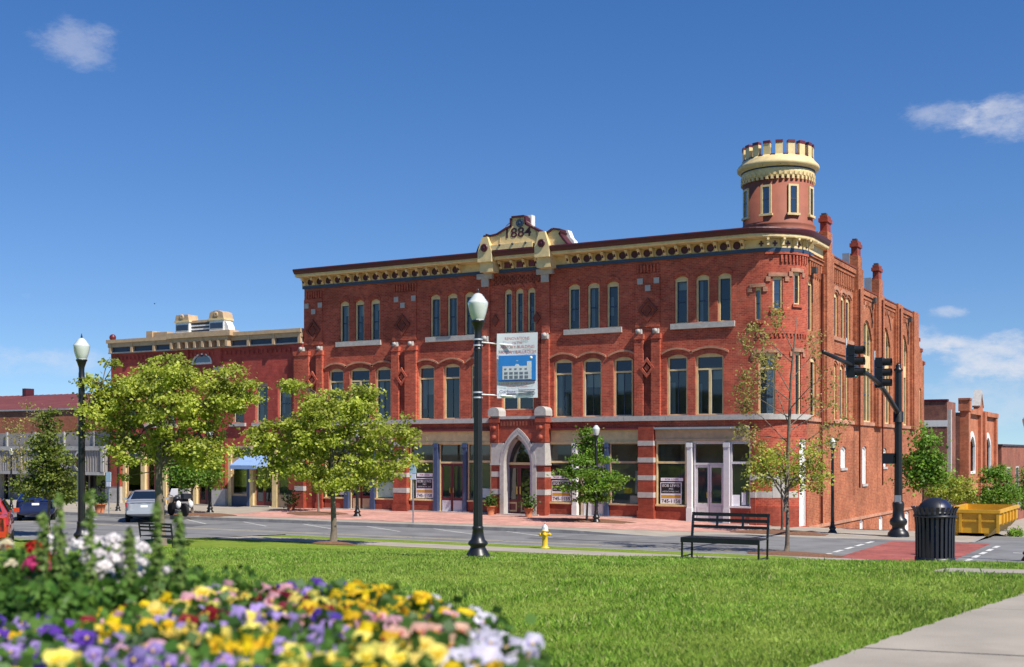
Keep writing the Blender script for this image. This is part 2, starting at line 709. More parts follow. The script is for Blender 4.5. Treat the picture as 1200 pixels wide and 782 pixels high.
M['white'] = pm('white_paint', (.78, .77, .74), .5, var=.07, stain=((.5, .46, .4), 3, .25))
M['pane'] = pane_mat('upper_window_glass', (.012, .016, .024), 2.3)
M['pane2'] = pane_mat('wavy_window_glass', (.012, .013, .014), 2.1, .05)
M['pane_stain'] = pane_mat('coloured_transom_glass', (.012, .009, .02), 1.7)
M['shopglass'] = glass_mat('shop_window_glass', (.95, .96, .955), 1.5)
M['upglass'] = glass_mat('old_window_glass', (.93, .95, .95), 1.95, .03)
M['unlit_room'] = pm('unlit_room_backing', (.035, .035, .04), .9, var=.5, scale=.9)  # near-black colour stands in for the shade of an unlit room
M['curtain'] = pm('pale_blue_grey_curtain', (.40, .44, .50), .9, var=.12, scale=3)
M['blind'] = pm('pale_window_blind', (.62, .60, .54), .8, var=.05)
M['interior'] = pm('shop_interior_plaster', (.46, .43, .39), .9, var=.25, scale=1.2)
M['interior_fl'] = pm('shop_interior_floor', (.12, .08, .05), .6, var=.2)
M['roof'] = pm('dark_flat_roof', (.06, .06, .06), .9)
M['galv'] = pm('grey_sheet_metal', (.42, .46, .48), .45, .5, var=.12)
M['black'] = pm('black_cast_iron_paint', (.012, .012, .013), .38, var=.2, scale=8)
M['blackw'] = pm('black_powder_coat', (.014, .016, .022), .42, var=.15)
M['concrete'] = pm('pale_concrete', (.35, .305, .245), .9, var=.16, scale=1.1, bump=.3, bscale=60, stain=((.24, .20, .16), .9, .55))
M['kerb'] = pm('worn_granite_kerb', (.33, .31, .29), .85, var=.3, scale=3, bump=.3, stain=((.12, .11, .1), 1.5, .5))
M['mulch'] = pm('pine_bark_mulch', (.18, .085, .045), .95, var=.4, scale=14, bump=.9, bscale=30)
M['gold'] = pm('brass', (.65, .42, .12), .3, .8)
M['asphalt'] = pm('worn_asphalt', (.185, .182, .18), .9, var=.22, scale=.9, bump=.3, bscale=50, stain=((.085, .083, .086), .5, .75))
M['lane'] = pm('worn_white_road_paint', (.60, .59, .56), .8, var=.25, scale=5)
M['laney'] = pm('worn_yellow_road_paint', (.44, .38, .25), .8, var=.25, scale=5)
M['crosswalk'] = brick_mat('red_crosswalk_paving', (.30, .075, .06), (.34, .095, .075), (.25, .09, .08), .2, .1, .01, flat=True, wear=(.3, .2, .18), wearf=.3)
M['paver'] = brick_mat('pink_clay_pavers', (.50, .23, .18), (.58, .29, .23), (.46, .30, .25), .2, .1, .012, flat=True, wear=(.62, .44, .38), wearf=.45, bump=.2)

# ================================================================== GROUND
def grid(name, xs, ys, zf, mat, label, cat, kind='structure', skirt=0.0, lift=0.0, smooth=True):
    m = MB()
    nx, ny = len(xs), len(ys)
    vs = [(x, y, zf(x, y) + lift) for y in ys for x in xs]
    fs = [(j * nx + i, j * nx + i + 1, (j + 1) * nx + i + 1, (j + 1) * nx + i) for j in range(ny - 1) for i in range(nx - 1)]
    m.add(vs, fs, 0, smooth)
    if skirt:
        edge = [(i, 0) for i in range(nx)] + [(nx - 1, j) for j in range(1, ny)] + [(i, ny - 1) for i in range(nx - 2, -1, -1)] + [(0, j) for j in range(ny - 2, 0, -1)]
        ev = [vs[j * nx + i] for i, j in edge]
        k = len(ev)
        m.add(ev + [(a, b, c - skirt) for a, b, c in ev], [(i, (i + 1) % k, k + (i + 1) % k, k + i) for i in range(k)], 0)
    o = m.build(name, mat)
    return tag(o, label, cat, kind=kind)

def lin(a, b, n):
    return [a + (b - a) * i / (n - 1) for i in range(n)]

def strip(name, f_lo, f_hi, us, along, zf, mat, label, cat, skirt=0.0, lift=0.0, n=4, kind='structure'):
    """a band between two edges; along 'x': edges are y(x)"""
    m = MB()
    rows = []
    for u in us:
        a, b = f_lo(u), f_hi(u)
        row = []
        for i in range(n):
            v = a + (b - a) * i / (n - 1)
            x, y = (u, v) if along == 'x' else (v, u)
            row.append((x, y, zf(x, y) + lift))
        rows.append(row)
    vs = [p for r in rows for p in r]
    fs = [(i * n + j, i * n + j + 1, (i + 1) * n + j + 1, (i + 1) * n + j) for i in range(len(us) - 1) for j in range(n - 1)]
    m.add(vs, fs, 0, True)
    if skirt:
        for j in (0, n - 1):
            e = [r[j] for r in rows]
            k = len(e)
            m.add(e + [(a, b, c - skirt) for a, b, c in e], [(i, i + 1, k + i + 1, k + i) for i in range(k - 1)], 0)
        for e in (rows[0], rows[-1]):
            k = len(e)
            m.add(e + [(a, b, c - skirt) for a, b, c in e], [(i, i + 1, k + i + 1, k + i) for i in range(k - 1)], 0)
    return tag(m.build(name, mat), label, cat, kind=kind)

# far country, a rough green-grey plain out to the horizon
M['plain'] = pm('distant_ground', (.10, .11, .07), .95, var=.3, scale=.02)
g = MB()
g.add([(-3000, -3000, -7), (3000, -3000, -7), (3000, 3000, -7), (-3000, 3000, -7)], [(0, 1, 2, 3)])
tag(g.build('ground', M['plain']), 'distant open ground around the town', 'ground', kind='structure')
def road_base(x, y):
    if y < 26.5:
        return -.7
    return road_z(x, y)
xs = lin(-220, -20, 26) + lin(-18, -14, 9) + lin(-13, 60, 30)
ys = [24, 26.4, 27.2, 30, 34, 38, 42, 44, 46, 47, 48, 49, 50, 51, 52, 54, 57, 60, 64, 66, 70, 80, 95, 113, 140, 200]
grid('road', xs, ys, road_base, M['asphalt'], 'worn grey asphalt of the two streets', 'road')

# lawn: one sheet of soil and turf, blades are added further down
def lawn_mat():
    m, n, b = newmat('lawn_turf')
    L = n.links.new
    g_ = n.nodes.new('ShaderNodeNewGeometry')
    nz = n.nodes.new('ShaderNodeTexNoise'); nz.inputs['Scale'].default_value = 1.1; nz.inputs['Detail'].default_value = 9; nz.inputs['Roughness'].default_value = .7
    L(g_.outputs['Position'], nz.inputs['Vector'])
    n2 = n.nodes.new('ShaderNodeTexNoise'); n2.inputs['Scale'].default_value = 42; n2.inputs['Detail'].default_value = 4
    L(g_.outputs['Position'], n2.inputs['Vector'])
    cr = n.nodes.new('ShaderNodeValToRGB')
    cr.color_ramp.elements[0].position = .3; cr.color_ramp.elements[0].color = (.15, .25, .022, 1)
    cr.color_ramp.elements[1].position = .72; cr.color_ramp.elements[1].color = (.30, .36, .06, 1)
    L(nz.outputs['Fac'], cr.inputs[0])
    mx = n.nodes.new('ShaderNodeMix'); mx.data_type = 'RGBA'; mx.blend_type = 'MULTIPLY'; mx.inputs['Factor'].default_value = .8
    L(cr.outputs[0], mx.inputs[6])
    c2 = n.nodes.new('ShaderNodeValToRGB'); c2.color_ramp.elements[0].position = .3; c2.color_ramp.elements[0].color = (.45, .45, .4, 1)
    c2.color_ramp.elements[1].position = .7; c2.color_ramp.elements[1].color = (1.15, 1.15, 1, 1)
    L(n2.outputs['Fac'], c2.inputs[0]); L(c2.outputs[0], mx.inputs[7])
    L(mx.outputs[2], b.inputs['Base Color'])
    b.inputs['Roughness'].default_value = .9; b.inputs['Specular IOR Level'].default_value = .15
    bp = n.nodes.new('ShaderNodeBump'); bp.inputs['Strength'].default_value = .8; bp.inputs['Distance'].default_value = .04
    L(n2.outputs['Fac'], bp.inputs['Height']); L(bp.outputs[0], b.inputs['Normal'])
    return m
M['lawn'] = lawn_mat()
grid('lawn', lin(-29.2, 45, 75), lin(-60, 31.2, 62), lawn_z, M['lawn'], 'mown green lawn of the park sloping down to the street', 'lawn', skirt=.5)
grid('lawn', lin(-120, -29.2, 46), lin(-60, 27, 44), lawn_z, M['lawn'], 'lawn running on left beside the parking bay', 'lawn', skirt=.9)
grid('verge', lin(-29.05, -10, 20), lin(33, 34.85, 4), lawn_z, M['lawn'], 'narrow grass verge beside the near kerb', 'verge', skirt=.3)
grid('sidewalk', lin(-29.05, 30, 60), lin(31.2, 33, 3), lawn_z, M['concrete'], 'pale concrete footway between lawn and verge', 'sidewalk', lift=.012, skirt=.3)
grid('sidewalk', lin(-10, 30, 40), lin(33, 34.85, 3), lawn_z, M['concrete'], 'concrete landing at the crosswalk on the park side', 'sidewalk', lift=.008, skirt=.3)
k = MB()
for x0 in np.arange(-29.2, 28, 2.4):
    x1 = x0 + 2.39
    z0, z1 = lawn_z(x0, 35) + .01, lawn_z(x1, 35) + .01
    k.add([(x0, 34.85, z0), (x1, 34.85, z1), (x1, 35.0, z1), (x0, 35.0, z0), (x0, 34.85, -.6), (x1, 34.85, -.6), (x1, 35.0, -.6), (x0, 35.0, -.6)],
          [(0, 1, 2, 3), (3, 2, 6, 7), (0, 3, 7, 4), (1, 5, 6, 2), (0, 4, 5, 1)])
for y0 in np.arange(27.0, 34.8, 2.0):
    y1 = min(34.84, y0 + 1.98)
    z0, z1 = lawn_z(-29.2, y0) + .03, lawn_z(-29.2, y1) + .03
    k.add([(-29.22, y0, z0), (-29.05, y0, z0), (-29.05, y1, z1), (-29.22, y1, z1), (-29.22, y0, -.6), (-29.05, y0, -.6), (-29.05, y1, -.6), (-29.22, y1, -.6)],
          [(0, 1, 2, 3), (0, 3, 7, 4), (0, 4, 5, 1), (3, 2, 6, 7)])
tag(k.build('kerb', M['kerb']), 'grey stone kerb along the park side of the street', 'kerb', kind='structure')
# path at the lower right, running away from the camera
ax, ay = c2w((978 - 600) / FPX * 9.06, 9.06)
bx, by = c2w((1200 - 600) / FPX * 13.3, 13.3)
dx, dy = (bx - ax) / math.hypot(bx - ax, by - ay), (by - ay) / math.hypot(bx - ax, by - ay)
def path_x(y):
    return ax + (y - ay) * dx / dy
M['joint'] = pm('dark_soil_joint', (.09, .075, .055), .95)
def slabs():
    m = MB()
    for j_ in range(-6, 19):
        ya, yb = j_ * 1.5 + .62, j_ * 1.5 + 2.106
        us = lin(ya, yb, 12)
        rows = []
        for y in us:
            a_, b_ = path_x(y) + .012 * math.sin(y * 9.1) + .012 * math.sin(y * 23), path_x(y) + 3.0
            rows.append([(a_ + (b_ - a_) * i / 3, y, lawn_z(a_ + (b_ - a_) * i / 3, y) + .018 + .003 * math.sin(j_ * 2.3)) for i in range(4)])
        vs = [p for r in rows for p in r]
        m.add(vs, [(i * 4 + j, i * 4 + j + 1, (i + 1) * 4 + j + 1, (i + 1) * 4 + j) for i in range(11) for j in range(3)], 0, True)
        for e in ([r[0] for r in rows], rows[0], rows[-1], [r[-1] for r in rows]):
            k_ = len(e)
            m.add(e + [(a, b, c - .1) for a, b, c in e], [(i, i + 1, k_ + i + 1, k_ + i) for i in range(k_ - 1)], 0)
    return tag(m.build('path', M['concrete']), 'pale jointed concrete path crossing the lawn at lower right', 'path', kind='structure')
slabs()
strip('path_bed', lambda y: path_x(y) + .03, lambda y: path_x(y) + 2.97, lin(-8, 29, 60), 'y', lawn_z, M['joint'], 'dark soil bed showing in the path joints', 'path bed', lift=.006, n=4)
hx, hy, hz, hY = hit(1174, 671)
strip('path', lambda y: hx - .85 + .1 * abs(y - hy), lambda y: hx + 1.6, lin(hy - .62, hy + .62, 6), 'y', lawn_z, M['concrete'], 'short concrete landing set in the grass beside the path', 'path', lift=.022, skirt=.1)

# far pavement: walking surface, kerb, clay pavers
xs = lin(-200, -60, 12) + lin(-58, CURB_X, 60)
strip('sidewalk', lambda x: curb_y(x) + .16, lambda x: 51.6 if x < -15.2 else 56.0, xs, 'x', walk_z, M['concrete'], 'broad concrete pavement in front of the brick buildings', 'sidewalk', skirt=.4, n=8)
strip('sidewalk', lambda y: -15.3, lambda y: CURB_X - .16, lin(56, 170, 60), 'y', walk_z, M['concrete'], 'concrete pavement running down the side street', 'sidewalk', skirt=.4, n=5)
strip('kerb', lambda x: curb_y(x), lambda x: curb_y(x) + .155, xs, 'x', walk_z, M['kerb'], 'worn kerb of the far pavement', 'kerb', skirt=.3, lift=.008, n=2)
strip('kerb', lambda y: CURB_X - .155, lambda y: CURB_X, lin(curb_y(CURB_X), 170, 70), 'y', walk_z, M['kerb'], 'kerb running down the side street', 'kerb', skirt=.3, lift=.008, n=2)
strip('sidewalk', lambda x: 44.6 + 2.2 * sstep(-22, -16, x), lambda x: 51.05, lin(-41.2, -15.9, 40), 'x', walk_z, M['paver'], 'pink clay paving in front of the armory building', 'sidewalk', lift=.006, n=6)

# paint on the road, paved crossing
def paint(name, quads, mat, label, lift=.004):
    m = MB()
    for q in quads:
        m.add([(x, y, road_z(x, y) + lift) for x, y in q], [(0, 1, 2, 3)])
    return tag(m.build(name, mat), label, 'road marking', kind='structure')
paint('centre_line', [[(x, 38.3), (x + 3.9, 38.3), (x + 3.9, 38.42), (x, 38.42)] for x in np.arange(-70, -12, 4)] +
      [[(x, 38.62), (x + 3.9, 38.62), (x + 3.9, 38.74), (x, 38.74)] for x in np.arange(-70, -12, 4)], M['laney'], 'faded double centre line along the front street')
q = []
for x in [-52.6, -49.1, -45.6, -42.1, -38.6, -35.1, -31.6, -28.1, -24.6]:
    q.append([(x, 43.2), (x + .14, 43.2), (x + 3.34, 41.1), (x + 3.2, 41.1)])
for x in [-62, -58, -54, -50, -46, -42, -38, -34]:
    q.append([(x, 28.0), (x + .14, 28.0), (x + 3.2, 31.6), (x + 3.06, 31.6)])
M['patch'] = pm('dark_asphalt_patch', (.095, .093, .095), .9, var=.2, scale=3, bump=.3, bscale=60)
paint('asphalt_patch', [[(-46, 39.4), (-38, 39.3), (-38.2, 40.6), (-45.7, 40.7)], [(-27, 36.2), (-18, 36.1), (-18.2, 36.9), (-27.1, 37)], [(-22, 40.1), (-13.4, 40.3), (-13.5, 40.75), (-22, 40.6)], [(-60, 36), (-30, 35.9), (-30, 36.05), (-60, 36.2)], [(-40, 41.0), (-12, 41.3), (-12, 41.36), (-40, 41.08)]], M['patch'], 'dark repair strips in the asphalt', lift=.002)
paint('parking_line', q, M['lane'], 'white slanted parking bay lines')
paint('crosswalk', [[(-9.7, 35.02), (-6.4, 35.02), (-6.4, 45.9), (-9.7, 45.6)]], M['crosswalk'], 'brick red paved crosswalk over the front street')
q = []
for xx in (-10.35, -6.1):
    for y in np.arange(35.2, 45.2, 1.45):
        q.append([(xx, y), (xx + .16, y), (xx + .16, y + .95), (xx, y + .95)])
paint('stop_line', q, M['lane'], 'broken white lines edging the crosswalk')
paint('lane_line', [[(x, 34.0 + 2.2), (x + 2.5, 36.2), (x + 2.5, 36.32), (x, 36.32)] for x in (-5, 2, 9)] + [[(-5.2, 42.0), (-2.8, 42.0), (-2.8, 42.14), (-5.2, 42.14)]], M['lane'], 'short white lane dashes by the crosswalk')

# ================================================================== ARMORY
ORG = (-28.0, 51.0, 0.0)
A = thing('armory_building', 'three storey red brick building with cream cornice, dated gable and round corner turret', 'building', ORG)
def part(mb, name, mats, parent=A, label=None):
    return mb.build(name, mats, parent, ORG, label)
XA, RC = -16.65, 1.75
CX, CY = XA, 51.0 + RC
XS = -14.9

def ctheta(px, py=529):
    d = Vector(((px - PPX) / FPX, 1.0))
    dxw, dyw = c2w(d.x, d.y)
    a = dxw * dxw + dyw * dyw
    b = -2 * (dxw * CX + dyw * CY)
    c = CX * CX + CY * CY - RC * RC
    t = (-b - math.sqrt(max(0.0, b * b - 4 * a * c))) / (2 * a)
    x, y = dxw * t, dyw * t
    return math.atan2(x - CX, CY - y), EYE - (py - HOR) / FPX * t

# ---- windows of the front
W3 = [(-38.93, -38.33), (-37.95, -37.36), (-36.98, -36.38), (-33.33, -32.73), (-32.33, -31.73), (-31.34, -30.74),
      (-29.10, -28.66), (-28.48, -28.04), (-27.84, -27.40), (-25.66, -25.04), (-24.66, -24.04), (-23.68, -23.07),
      (-20.36, -19.72), (-19.36, -18.73), (-18.35, -17.72)]
W2 = [(-39.65, -38.69, 0), (-38.30, -37.02, 1), (-36.66, -35.70, 0), (-34.04, -33.08, 0), (-32.55, -31.58, 0), (-30.99, -30.36, 0),
      (-29.22, -27.48, 1), (-26.40, -25.43, 0), (-24.90, -23.94, 0), (-23.34, -22.38, 0), (-20.72, -19.75, 0), (-19.38, -18.08, 1)]
Z30, Z31, Z20, Z21 = 8.67, 10.78, 4.60, 7.31

wall = MB()
holes = [arch(a, b, Z30, Z31, .13) for a, b in W3]
holes += [arch(a, b, 4.98 if abs(a + 29.22) < .01 else Z20, Z21, .15) for a, b, _ in W2]
wall.plate(rect(-41.25, XA, 4.12, 11.72), holes, 51.0, 51.36)
part(wall, 'front_wall', M['brick'])

def window(x0, x1, z0, z1, rise, plane, d, s, kind, parent=A, par_build=None, pm_='pane', frame='cream', fw=.09, blind=False):
    """frame (with sash bars) plus pane; d = depth of frame face, s = inward sign"""
    pb = par_build or part
    f = MB()
    head = .24 if kind == 3 else .17
    if kind == 3 or kind == 0:
        inner = [rect(x0 + fw, x1 - fw, z0 + .05, z1 - head)]
    elif kind == 2:
        zt = z0 + (z1 - z0) * .745
        inner = [rect(x0 + fw, x1 - fw, z0 + .05, zt - .04), rect(x0 + fw, x1 - fw, zt + .04, z1 - head)]
    else:
        zt, xm = z0 + (z1 - z0) * .745, (x0 + x1) / 2
        inner = [rect(x0 + fw, xm - .06, z0 + .05, zt - .04), rect(xm + .06, x1 - fw, z0 + .05, zt - .04), rect(x0 + fw, x1 - fw, zt + .04, z1 - head)]
    f.plate(arch(x0, x1, z0, z1, rise), inner, d, d + s * .13, plane, 0)
    w = pb(f, 'window', [M[frame], M['bluegrey']], parent)
    sash = MB()
    for r in inner[:2 if kind == 4 else 1]:
        a0, a1, b0, b1 = r[0][0], r[1][0], r[0][1], r[2][1]
        bm_ = (b0 + b1) / 2
        t = .028
        if kind in (2, 4):
            sash.plate(rect(a0, a1, b0, b1), [rect(a0 + t, a1 - t, b0 + t, b1 - t)], d + s * .05, d + s * .09, plane)
            if kind == 2:
                xm = (a0 + a1) / 2
                sash.plate(rect(xm - .012, xm + .012, b0 + t, b1 - t), [], d + s * .055, d + s * .085, plane)
        else:
            sash.plate(rect(a0, a1, b0, b1), [rect(a0 + t, a1 - t, b0 + t, bm_ - .025), rect(a0 + t, a1 - t, bm_ + .025, b1 - t)], d + s * .05, d + s * .09, plane)
    sh = pb(sash, 'sash', M['bluegrey'], w)
    for i, r in enumerate(inner):
        a0, a1, b0, b1 = r[0][0], r[1][0], r[0][1], r[2][1]
        g_ = MB()
        tx, tz = random.uniform(-.006, .006), random.uniform(-.004, .010)
        def P(u, v, o=0.0):
            dd = d + s * (.075 + o) + s * (tx * (u - a0) / max(.1, a1 - a0) + tz * (v - b0) / max(.1, b1 - b0))
            return (u, dd, v) if plane == 'f' else (dd, u, v)
        g_.add([P(a0, b0), P(a1, b0), P(a1, b1), P(a0, b1)], [(0, 1, 2, 3)])
        tr_ = kind in (2, 4) and i == len(inner) - 1
        pb(g_, 'pane', M['pane_stain'] if tr_ else M['upglass'], w)
        if not tr_:
            if random.random() < (.85 if kind == 3 else .45):
                cw_ = (a1 - a0) * random.uniform(.22, .42)
                zt_ = b1 if random.random() < .7 else b0 + (b1 - b0) * random.uniform(.5, .8)
                zl_ = b0 if random.random() < .6 else b0 + (b1 - b0) * random.uniform(.2, .5)
                m_ = MB().plate(rect(a0 - .03, a0 + cw_, zl_, zt_), [], d + s * .2, d + s * .21, plane)
                pb(m_, 'curtain', M['curtain'], w)
            if random.random() < .3:
                m_ = MB().plate(rect(a0 - .03, a1 + .03, b1 - (b1 - b0) * random.uniform(.15, .4), b1 + .05), [], d + s * .23, d + s * .24, plane)
                pb(m_, 'blind', M['blind'], w)
    bk = MB().plate(rect(x0 - .25, x1 + .25, z0 - .15, z1 + .15), [], d + s * .5, d + s * .52, plane)  # dark plate imitating the shade of the room behind the glass
    pb(bk, 'unlit_room_plate', M['unlit_room'], w)
    return w

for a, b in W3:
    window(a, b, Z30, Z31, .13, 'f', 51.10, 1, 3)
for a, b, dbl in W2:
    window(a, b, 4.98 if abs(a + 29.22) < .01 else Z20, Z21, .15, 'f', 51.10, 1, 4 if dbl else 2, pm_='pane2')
# sills
for a, b in [(-39.12, -36.28), (-33.55, -30.55), (-25.84, -22.9), (-20.52, -17.55)]:
    part(MB().box(a, b, 50.89, 51.2, 8.42, 8.665), 'window_sill', M['stone'])
for a, b in [(-41.9, -29.85), (-26.83, XA)]:
    m = MB()
    n_ = max(2, int((b - a) / 1.9))
    for i in range(n_):
        u0, u1 = a + (b - a) * i / n_, a + (b - a) * (i + 1) / n_ - .012
        m.box(u0, u1, 50.83, 51.1, 4.365, 4.595)
    part(m, 'sill_course', M['stone'])
# label moulds over the second-storey windows (one wavy raised course per bay)
def mould(groups, zb, rise, plane, d0, d1, mat, th=.13, name='label_mould', over=.10):
    for grp in groups:
        m = MB()
        for (a, b) in grp:
            n_ = 10
            lo, hi = [], []
            for i in range(n_ + 1):
                t = i / n_
                u = a - over + (b - a + 2 * over) * t
                zz = zb + rise - (rise + .10) * (2 * t - 1) ** 2
                lo.append((u, zz)); hi.append((u, zz + th))
            m.plate(lo + hi[::-1], [], d0, d1, plane)
        part(m, name, mat)
mould([[(a, b) for a, b, _ in W2[0:3]], [(a, b) for a, b, _ in W2[3:6]], [(a, b) for a, b, _ in W2[7:10]], [(a, b) for a, b, _ in W2[10:12]]],
      Z21 + .10, .12, 'f', 50.93, 51.02, M['brick_lt'], .09, over=.24)
mould([[w] for w in W3], Z31 + .015, .09, 'f', 50.96, 51.02, M['brick'], .14, over=.05)
# brick pilaster strips and the recessed panels with lozenges between them
PIL = [(-41.84, -40.86, -40.36, -39.97), (-35.58, -35.13, -34.75, -34.08), (-22.24, -21.82, -21.42, -21.0)]
for (a, b, c, d) in PIL:
    for (u0, u1) in ((a, b), (c, d)):
        m = MB().box(u0, u1, 50.84, 51.05, 4.6, 8.28)
        m.box(u0 - .03, u1 + .03, 50.80, 51.05, 8.05, 8.28)
        part(m, 'pilaster', M['brick'])
        m = MB().box((u0 + u1) / 2 - .13, (u0 + u1) / 2 + .13, 50.82, 51.03, 8.285, 8.5)
        m.sphere(((u0 + u1) / 2, 50.83, 8.40), .11, 10)
        part(m, 'stone_cap', M['stone'])
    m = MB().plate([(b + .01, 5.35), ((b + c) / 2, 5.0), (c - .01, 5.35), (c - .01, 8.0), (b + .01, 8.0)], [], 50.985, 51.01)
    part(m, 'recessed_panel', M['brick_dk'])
    mid, zz = (b + c) / 2, 6.75
    for q_, dd in ((.46, 50.90), (.28, 50.87)):
        pass
    m = MB().plate([(mid - .36, zz), (mid, zz - .46), (mid + .36, zz), (mid, zz + .46)], [[(mid - .22, zz), (mid, zz - .28), (mid + .22, zz), (mid, zz + .28)]], 50.80, 50.99)
    m.plate([(mid - .12, zz), (mid, zz - .16), (mid + .12, zz), (mid, zz + .16)], [], 50.84, 50.99)
    part(m, 'brick_lozenge', M['brick'])
    # third storey: flat panel, lozenge, three set stones
    part(MB().box(max(a, -41.24) + .0, d - .05, 50.95, 51.02, 8.6, 11.0), 'upper_pilaster', M['brick'])
    zz = 9.35
    m = MB().plate([(mid - .48, zz), (mid, zz - .55), (mid + .48, zz), (mid, zz + .55)], [[(mid - .33, zz), (mid, zz - .38), (mid + .33, zz), (mid, zz + .38)]], 50.88, 50.96)
    m.plate([(mid - .2, zz), (mid, zz - .24), (mid + .2, zz), (mid, zz + .24)], [], 50.90, 50.96)
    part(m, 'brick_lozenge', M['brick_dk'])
    for u, z_ in ((max(a, -41.3) + .25, 10.66), (d - .2, 10.66), (mid, 10.34)):
        part(MB().box(u - .13, u + .13, 50.92, 51.0, z_ - .13, z_ + .13), 'set_stone', M['stone'])
    m = MB()
    for u in np.arange(max(a, -41.2) + .1, d - .1, .16):
        m.box(u, u + .08, 50.93, 51.0, 11.05, 11.4)
    part(m, 'corbel_table', M['brick'])
for (a, b) in ((-30.28, -29.86), (-27.0, -26.6)):
    part(MB().box(a, b, 50.84, 51.05, 4.6, 8.28).box(a, b, 50.92, 51.02, 8.55, 11.5), 'pilaster', M['brick'])
    m = MB().box(a + .05, b - .05, 50.79, 51.03, 8.285, 8.55)
    m.sphere(((a + b) / 2, 50.80, 8.45), .13, 10)
    part(m, 'stone_cap', M['stone'])
    m = MB().box((a + b) / 2 - .42, (a + b) / 2 + .42, 50.76, 51.0, 11.32, 11.56)
    m.box((a + b) / 2 - .2, (a + b) / 2 + .2, 50.82, 51.0, 10.95, 11.32)
    part(m, 'stone_bracket', M['stone'])
    mid = (a + b) / 2 + (.5 if a < -29 else -.5)
    m = MB().plate([(mid - .2, 9.3), (mid, 9.0), (mid + .2, 9.3), (mid, 9.6)], [], 50.93, 51.0)
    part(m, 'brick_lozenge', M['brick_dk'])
m = MB()
for i, u in enumerate(np.arange(-29.7, -27.1, .11)):
    for j in range(4):
        if (i + j) % 2 == 0:
            m.box(u, u + .1, 50.95, 51.0, 10.98 + j * .11, 11.07 + j * .11)
part(m, 'diaper_brickwork', M['brick_dk'])
m = MB()
for u in np.arange(-29.6, -27.15, .2):
    m.box(u, u + .1, 50.93, 51.0, 8.1, 8.4)
part(m, 'corbel_table', M['brick_dk'])

# ---- sweep of a moulding along the wall head: straight front, round corner, short side return
def headpath(x_start, y_end, n=14):
    P = [((x_start, 51.0), (0, -1)), ((XA, 51.0), (0, -1))]
    for i in range(1, n):
        t = math.pi / 2 * i / n
        P.append(((CX + RC * math.sin(t), CY - RC * math.cos(t)), (math.sin(t), -math.cos(t))))
    P += [((XS, CY), (1, 0)), ((XS, y_end), (1, 0))]
    return P
def sweep(mb, prof, path, mi=0):
    k = len(prof)
    vs = []
    for pi, (p, nn) in enumerate(path):
        k_ = 1.0 if nn[0] < .05 else max(.5, 1 - nn[0] * .8)
        for (o, z) in prof:
            o = o * (k_ if o > .2 else 1.0)
            vs.append((p[0] + nn[0] * o, p[1] + nn[1] * o, z))
    fs = []
    for i in range(len(path) - 1):
        for j in range(k):
            fs.append((i * k + j, i * k + (j + 1) % k, (i + 1) * k + (j + 1) % k, (i + 1) * k + j))
    fs.append(tuple(range(k)))
    fs.append(tuple((len(path) - 1) * k + j for j in range(k)))
    return mb.add(vs, fs, mi)
HP = headpath(-41.35, 55.17)
c = MB()
sweep(c, [(-.1, 12.27), (.72, 12.27), (.80, 12.36), (.86, 12.47), (.84, 12.52), (-.3, 12.6), (-.3, 12.3)], HP, 0)
sweep(c, [(-.05, 12.10), (.62, 12.12), (.66, 12.16), (.66, 12.268), (-.05, 12.268)], HP, 1)
sweep(c, [(-.05, 11.715), (.07, 11.715), (.07, 12.098), (-.05, 12.098)], HP, 2)
cornice = part(c, 'cornice', [M['maroon'], M['cream'], M['cream']])
c = MB()
sweep(c, [(-.05, 11.56), (.11, 11.56), (.11, 11.71), (-.05, 11.71)], headpath(-41.3, 53.5), 0)
part(c, 'blue_band', M['bluegrey'], cornice)
def bracket_mb(x, z0=11.73, z1=12.09, w=.13):
    m = MB()
    pr = [(50.93, z0), (50.93, z1), (50.58, z1), (50.58, z1 - .09), (50.66, z1 - .14), (50.76, z0 + .12), (50.82, z0)]
    m.plate(pr, [], x - w / 2, x + w / 2, 's', 0)
    m.box(x - .028, x + .028, 50.66, 50.75, z0 + .1, z1 - .14, 1)
    return m
bxs = [x for x in np.arange(-41.1, -31.0, .6)] + [x for x in np.arange(-25.55, XA, .6)]
for x in bxs:
    part(bracket_mb(x), 'bracket', [M['cream'], M['maroon']], cornice)
for x in [v + .3 for v in bxs[:-1] if not (-31.6 < v < -25.7)]:
    m = MB().lathe([(.165, 0), (.165, -.03), (.13, -.05), (.12, -.02)], 16, (x, 50.93, 11.9), 0, axis='y')
    part(m, 'rosette', M['maroon'], cornice)
for i in range(5):
    t = (i + .5) / 5 * math.pi / 2
    for dt, kind in ((0, 0), (math.pi / 20, 1)):
        tt = t + dt
        o = Vector((CX + (RC + .09) * math.sin(tt), CY - (RC + .09) * math.cos(tt), 11.9))
        ux, n2 = Vector((math.cos(tt), math.sin(tt), 0)), Vector((math.sin(tt), -math.cos(tt), 0))
        m = MB()
        def bx(a0, a1, b0, b1, c0, c1):
            vs = [o + ux * a + n2 * b_ + Vector((0, 0, c_)) for c_ in (c0, c1) for b_ in (b0, b1) for a in (a0, a1)]
            m.add(vs, [(0, 2, 3, 1), (4, 5, 7, 6), (0, 1, 5, 4), (2, 6, 7, 3), (0, 4, 6, 2), (1, 3, 7, 5)])
        if kind == 0:
            bx(-.035, .035, 0, .02, -.12, .12)
            bx(-.1, -.036, 0, .02, -.035, .035); bx(.036, .1, 0, .02, -.035, .035)
            part(m, 'cross_cutout', M['maroon'], cornice)
        else:
            bx(-.05, .05, 0, .4, .1, .19); bx(-.05, .05, 0, .22, -.1, .1)
            part(m, 'bracket', M['cream'], cornice)

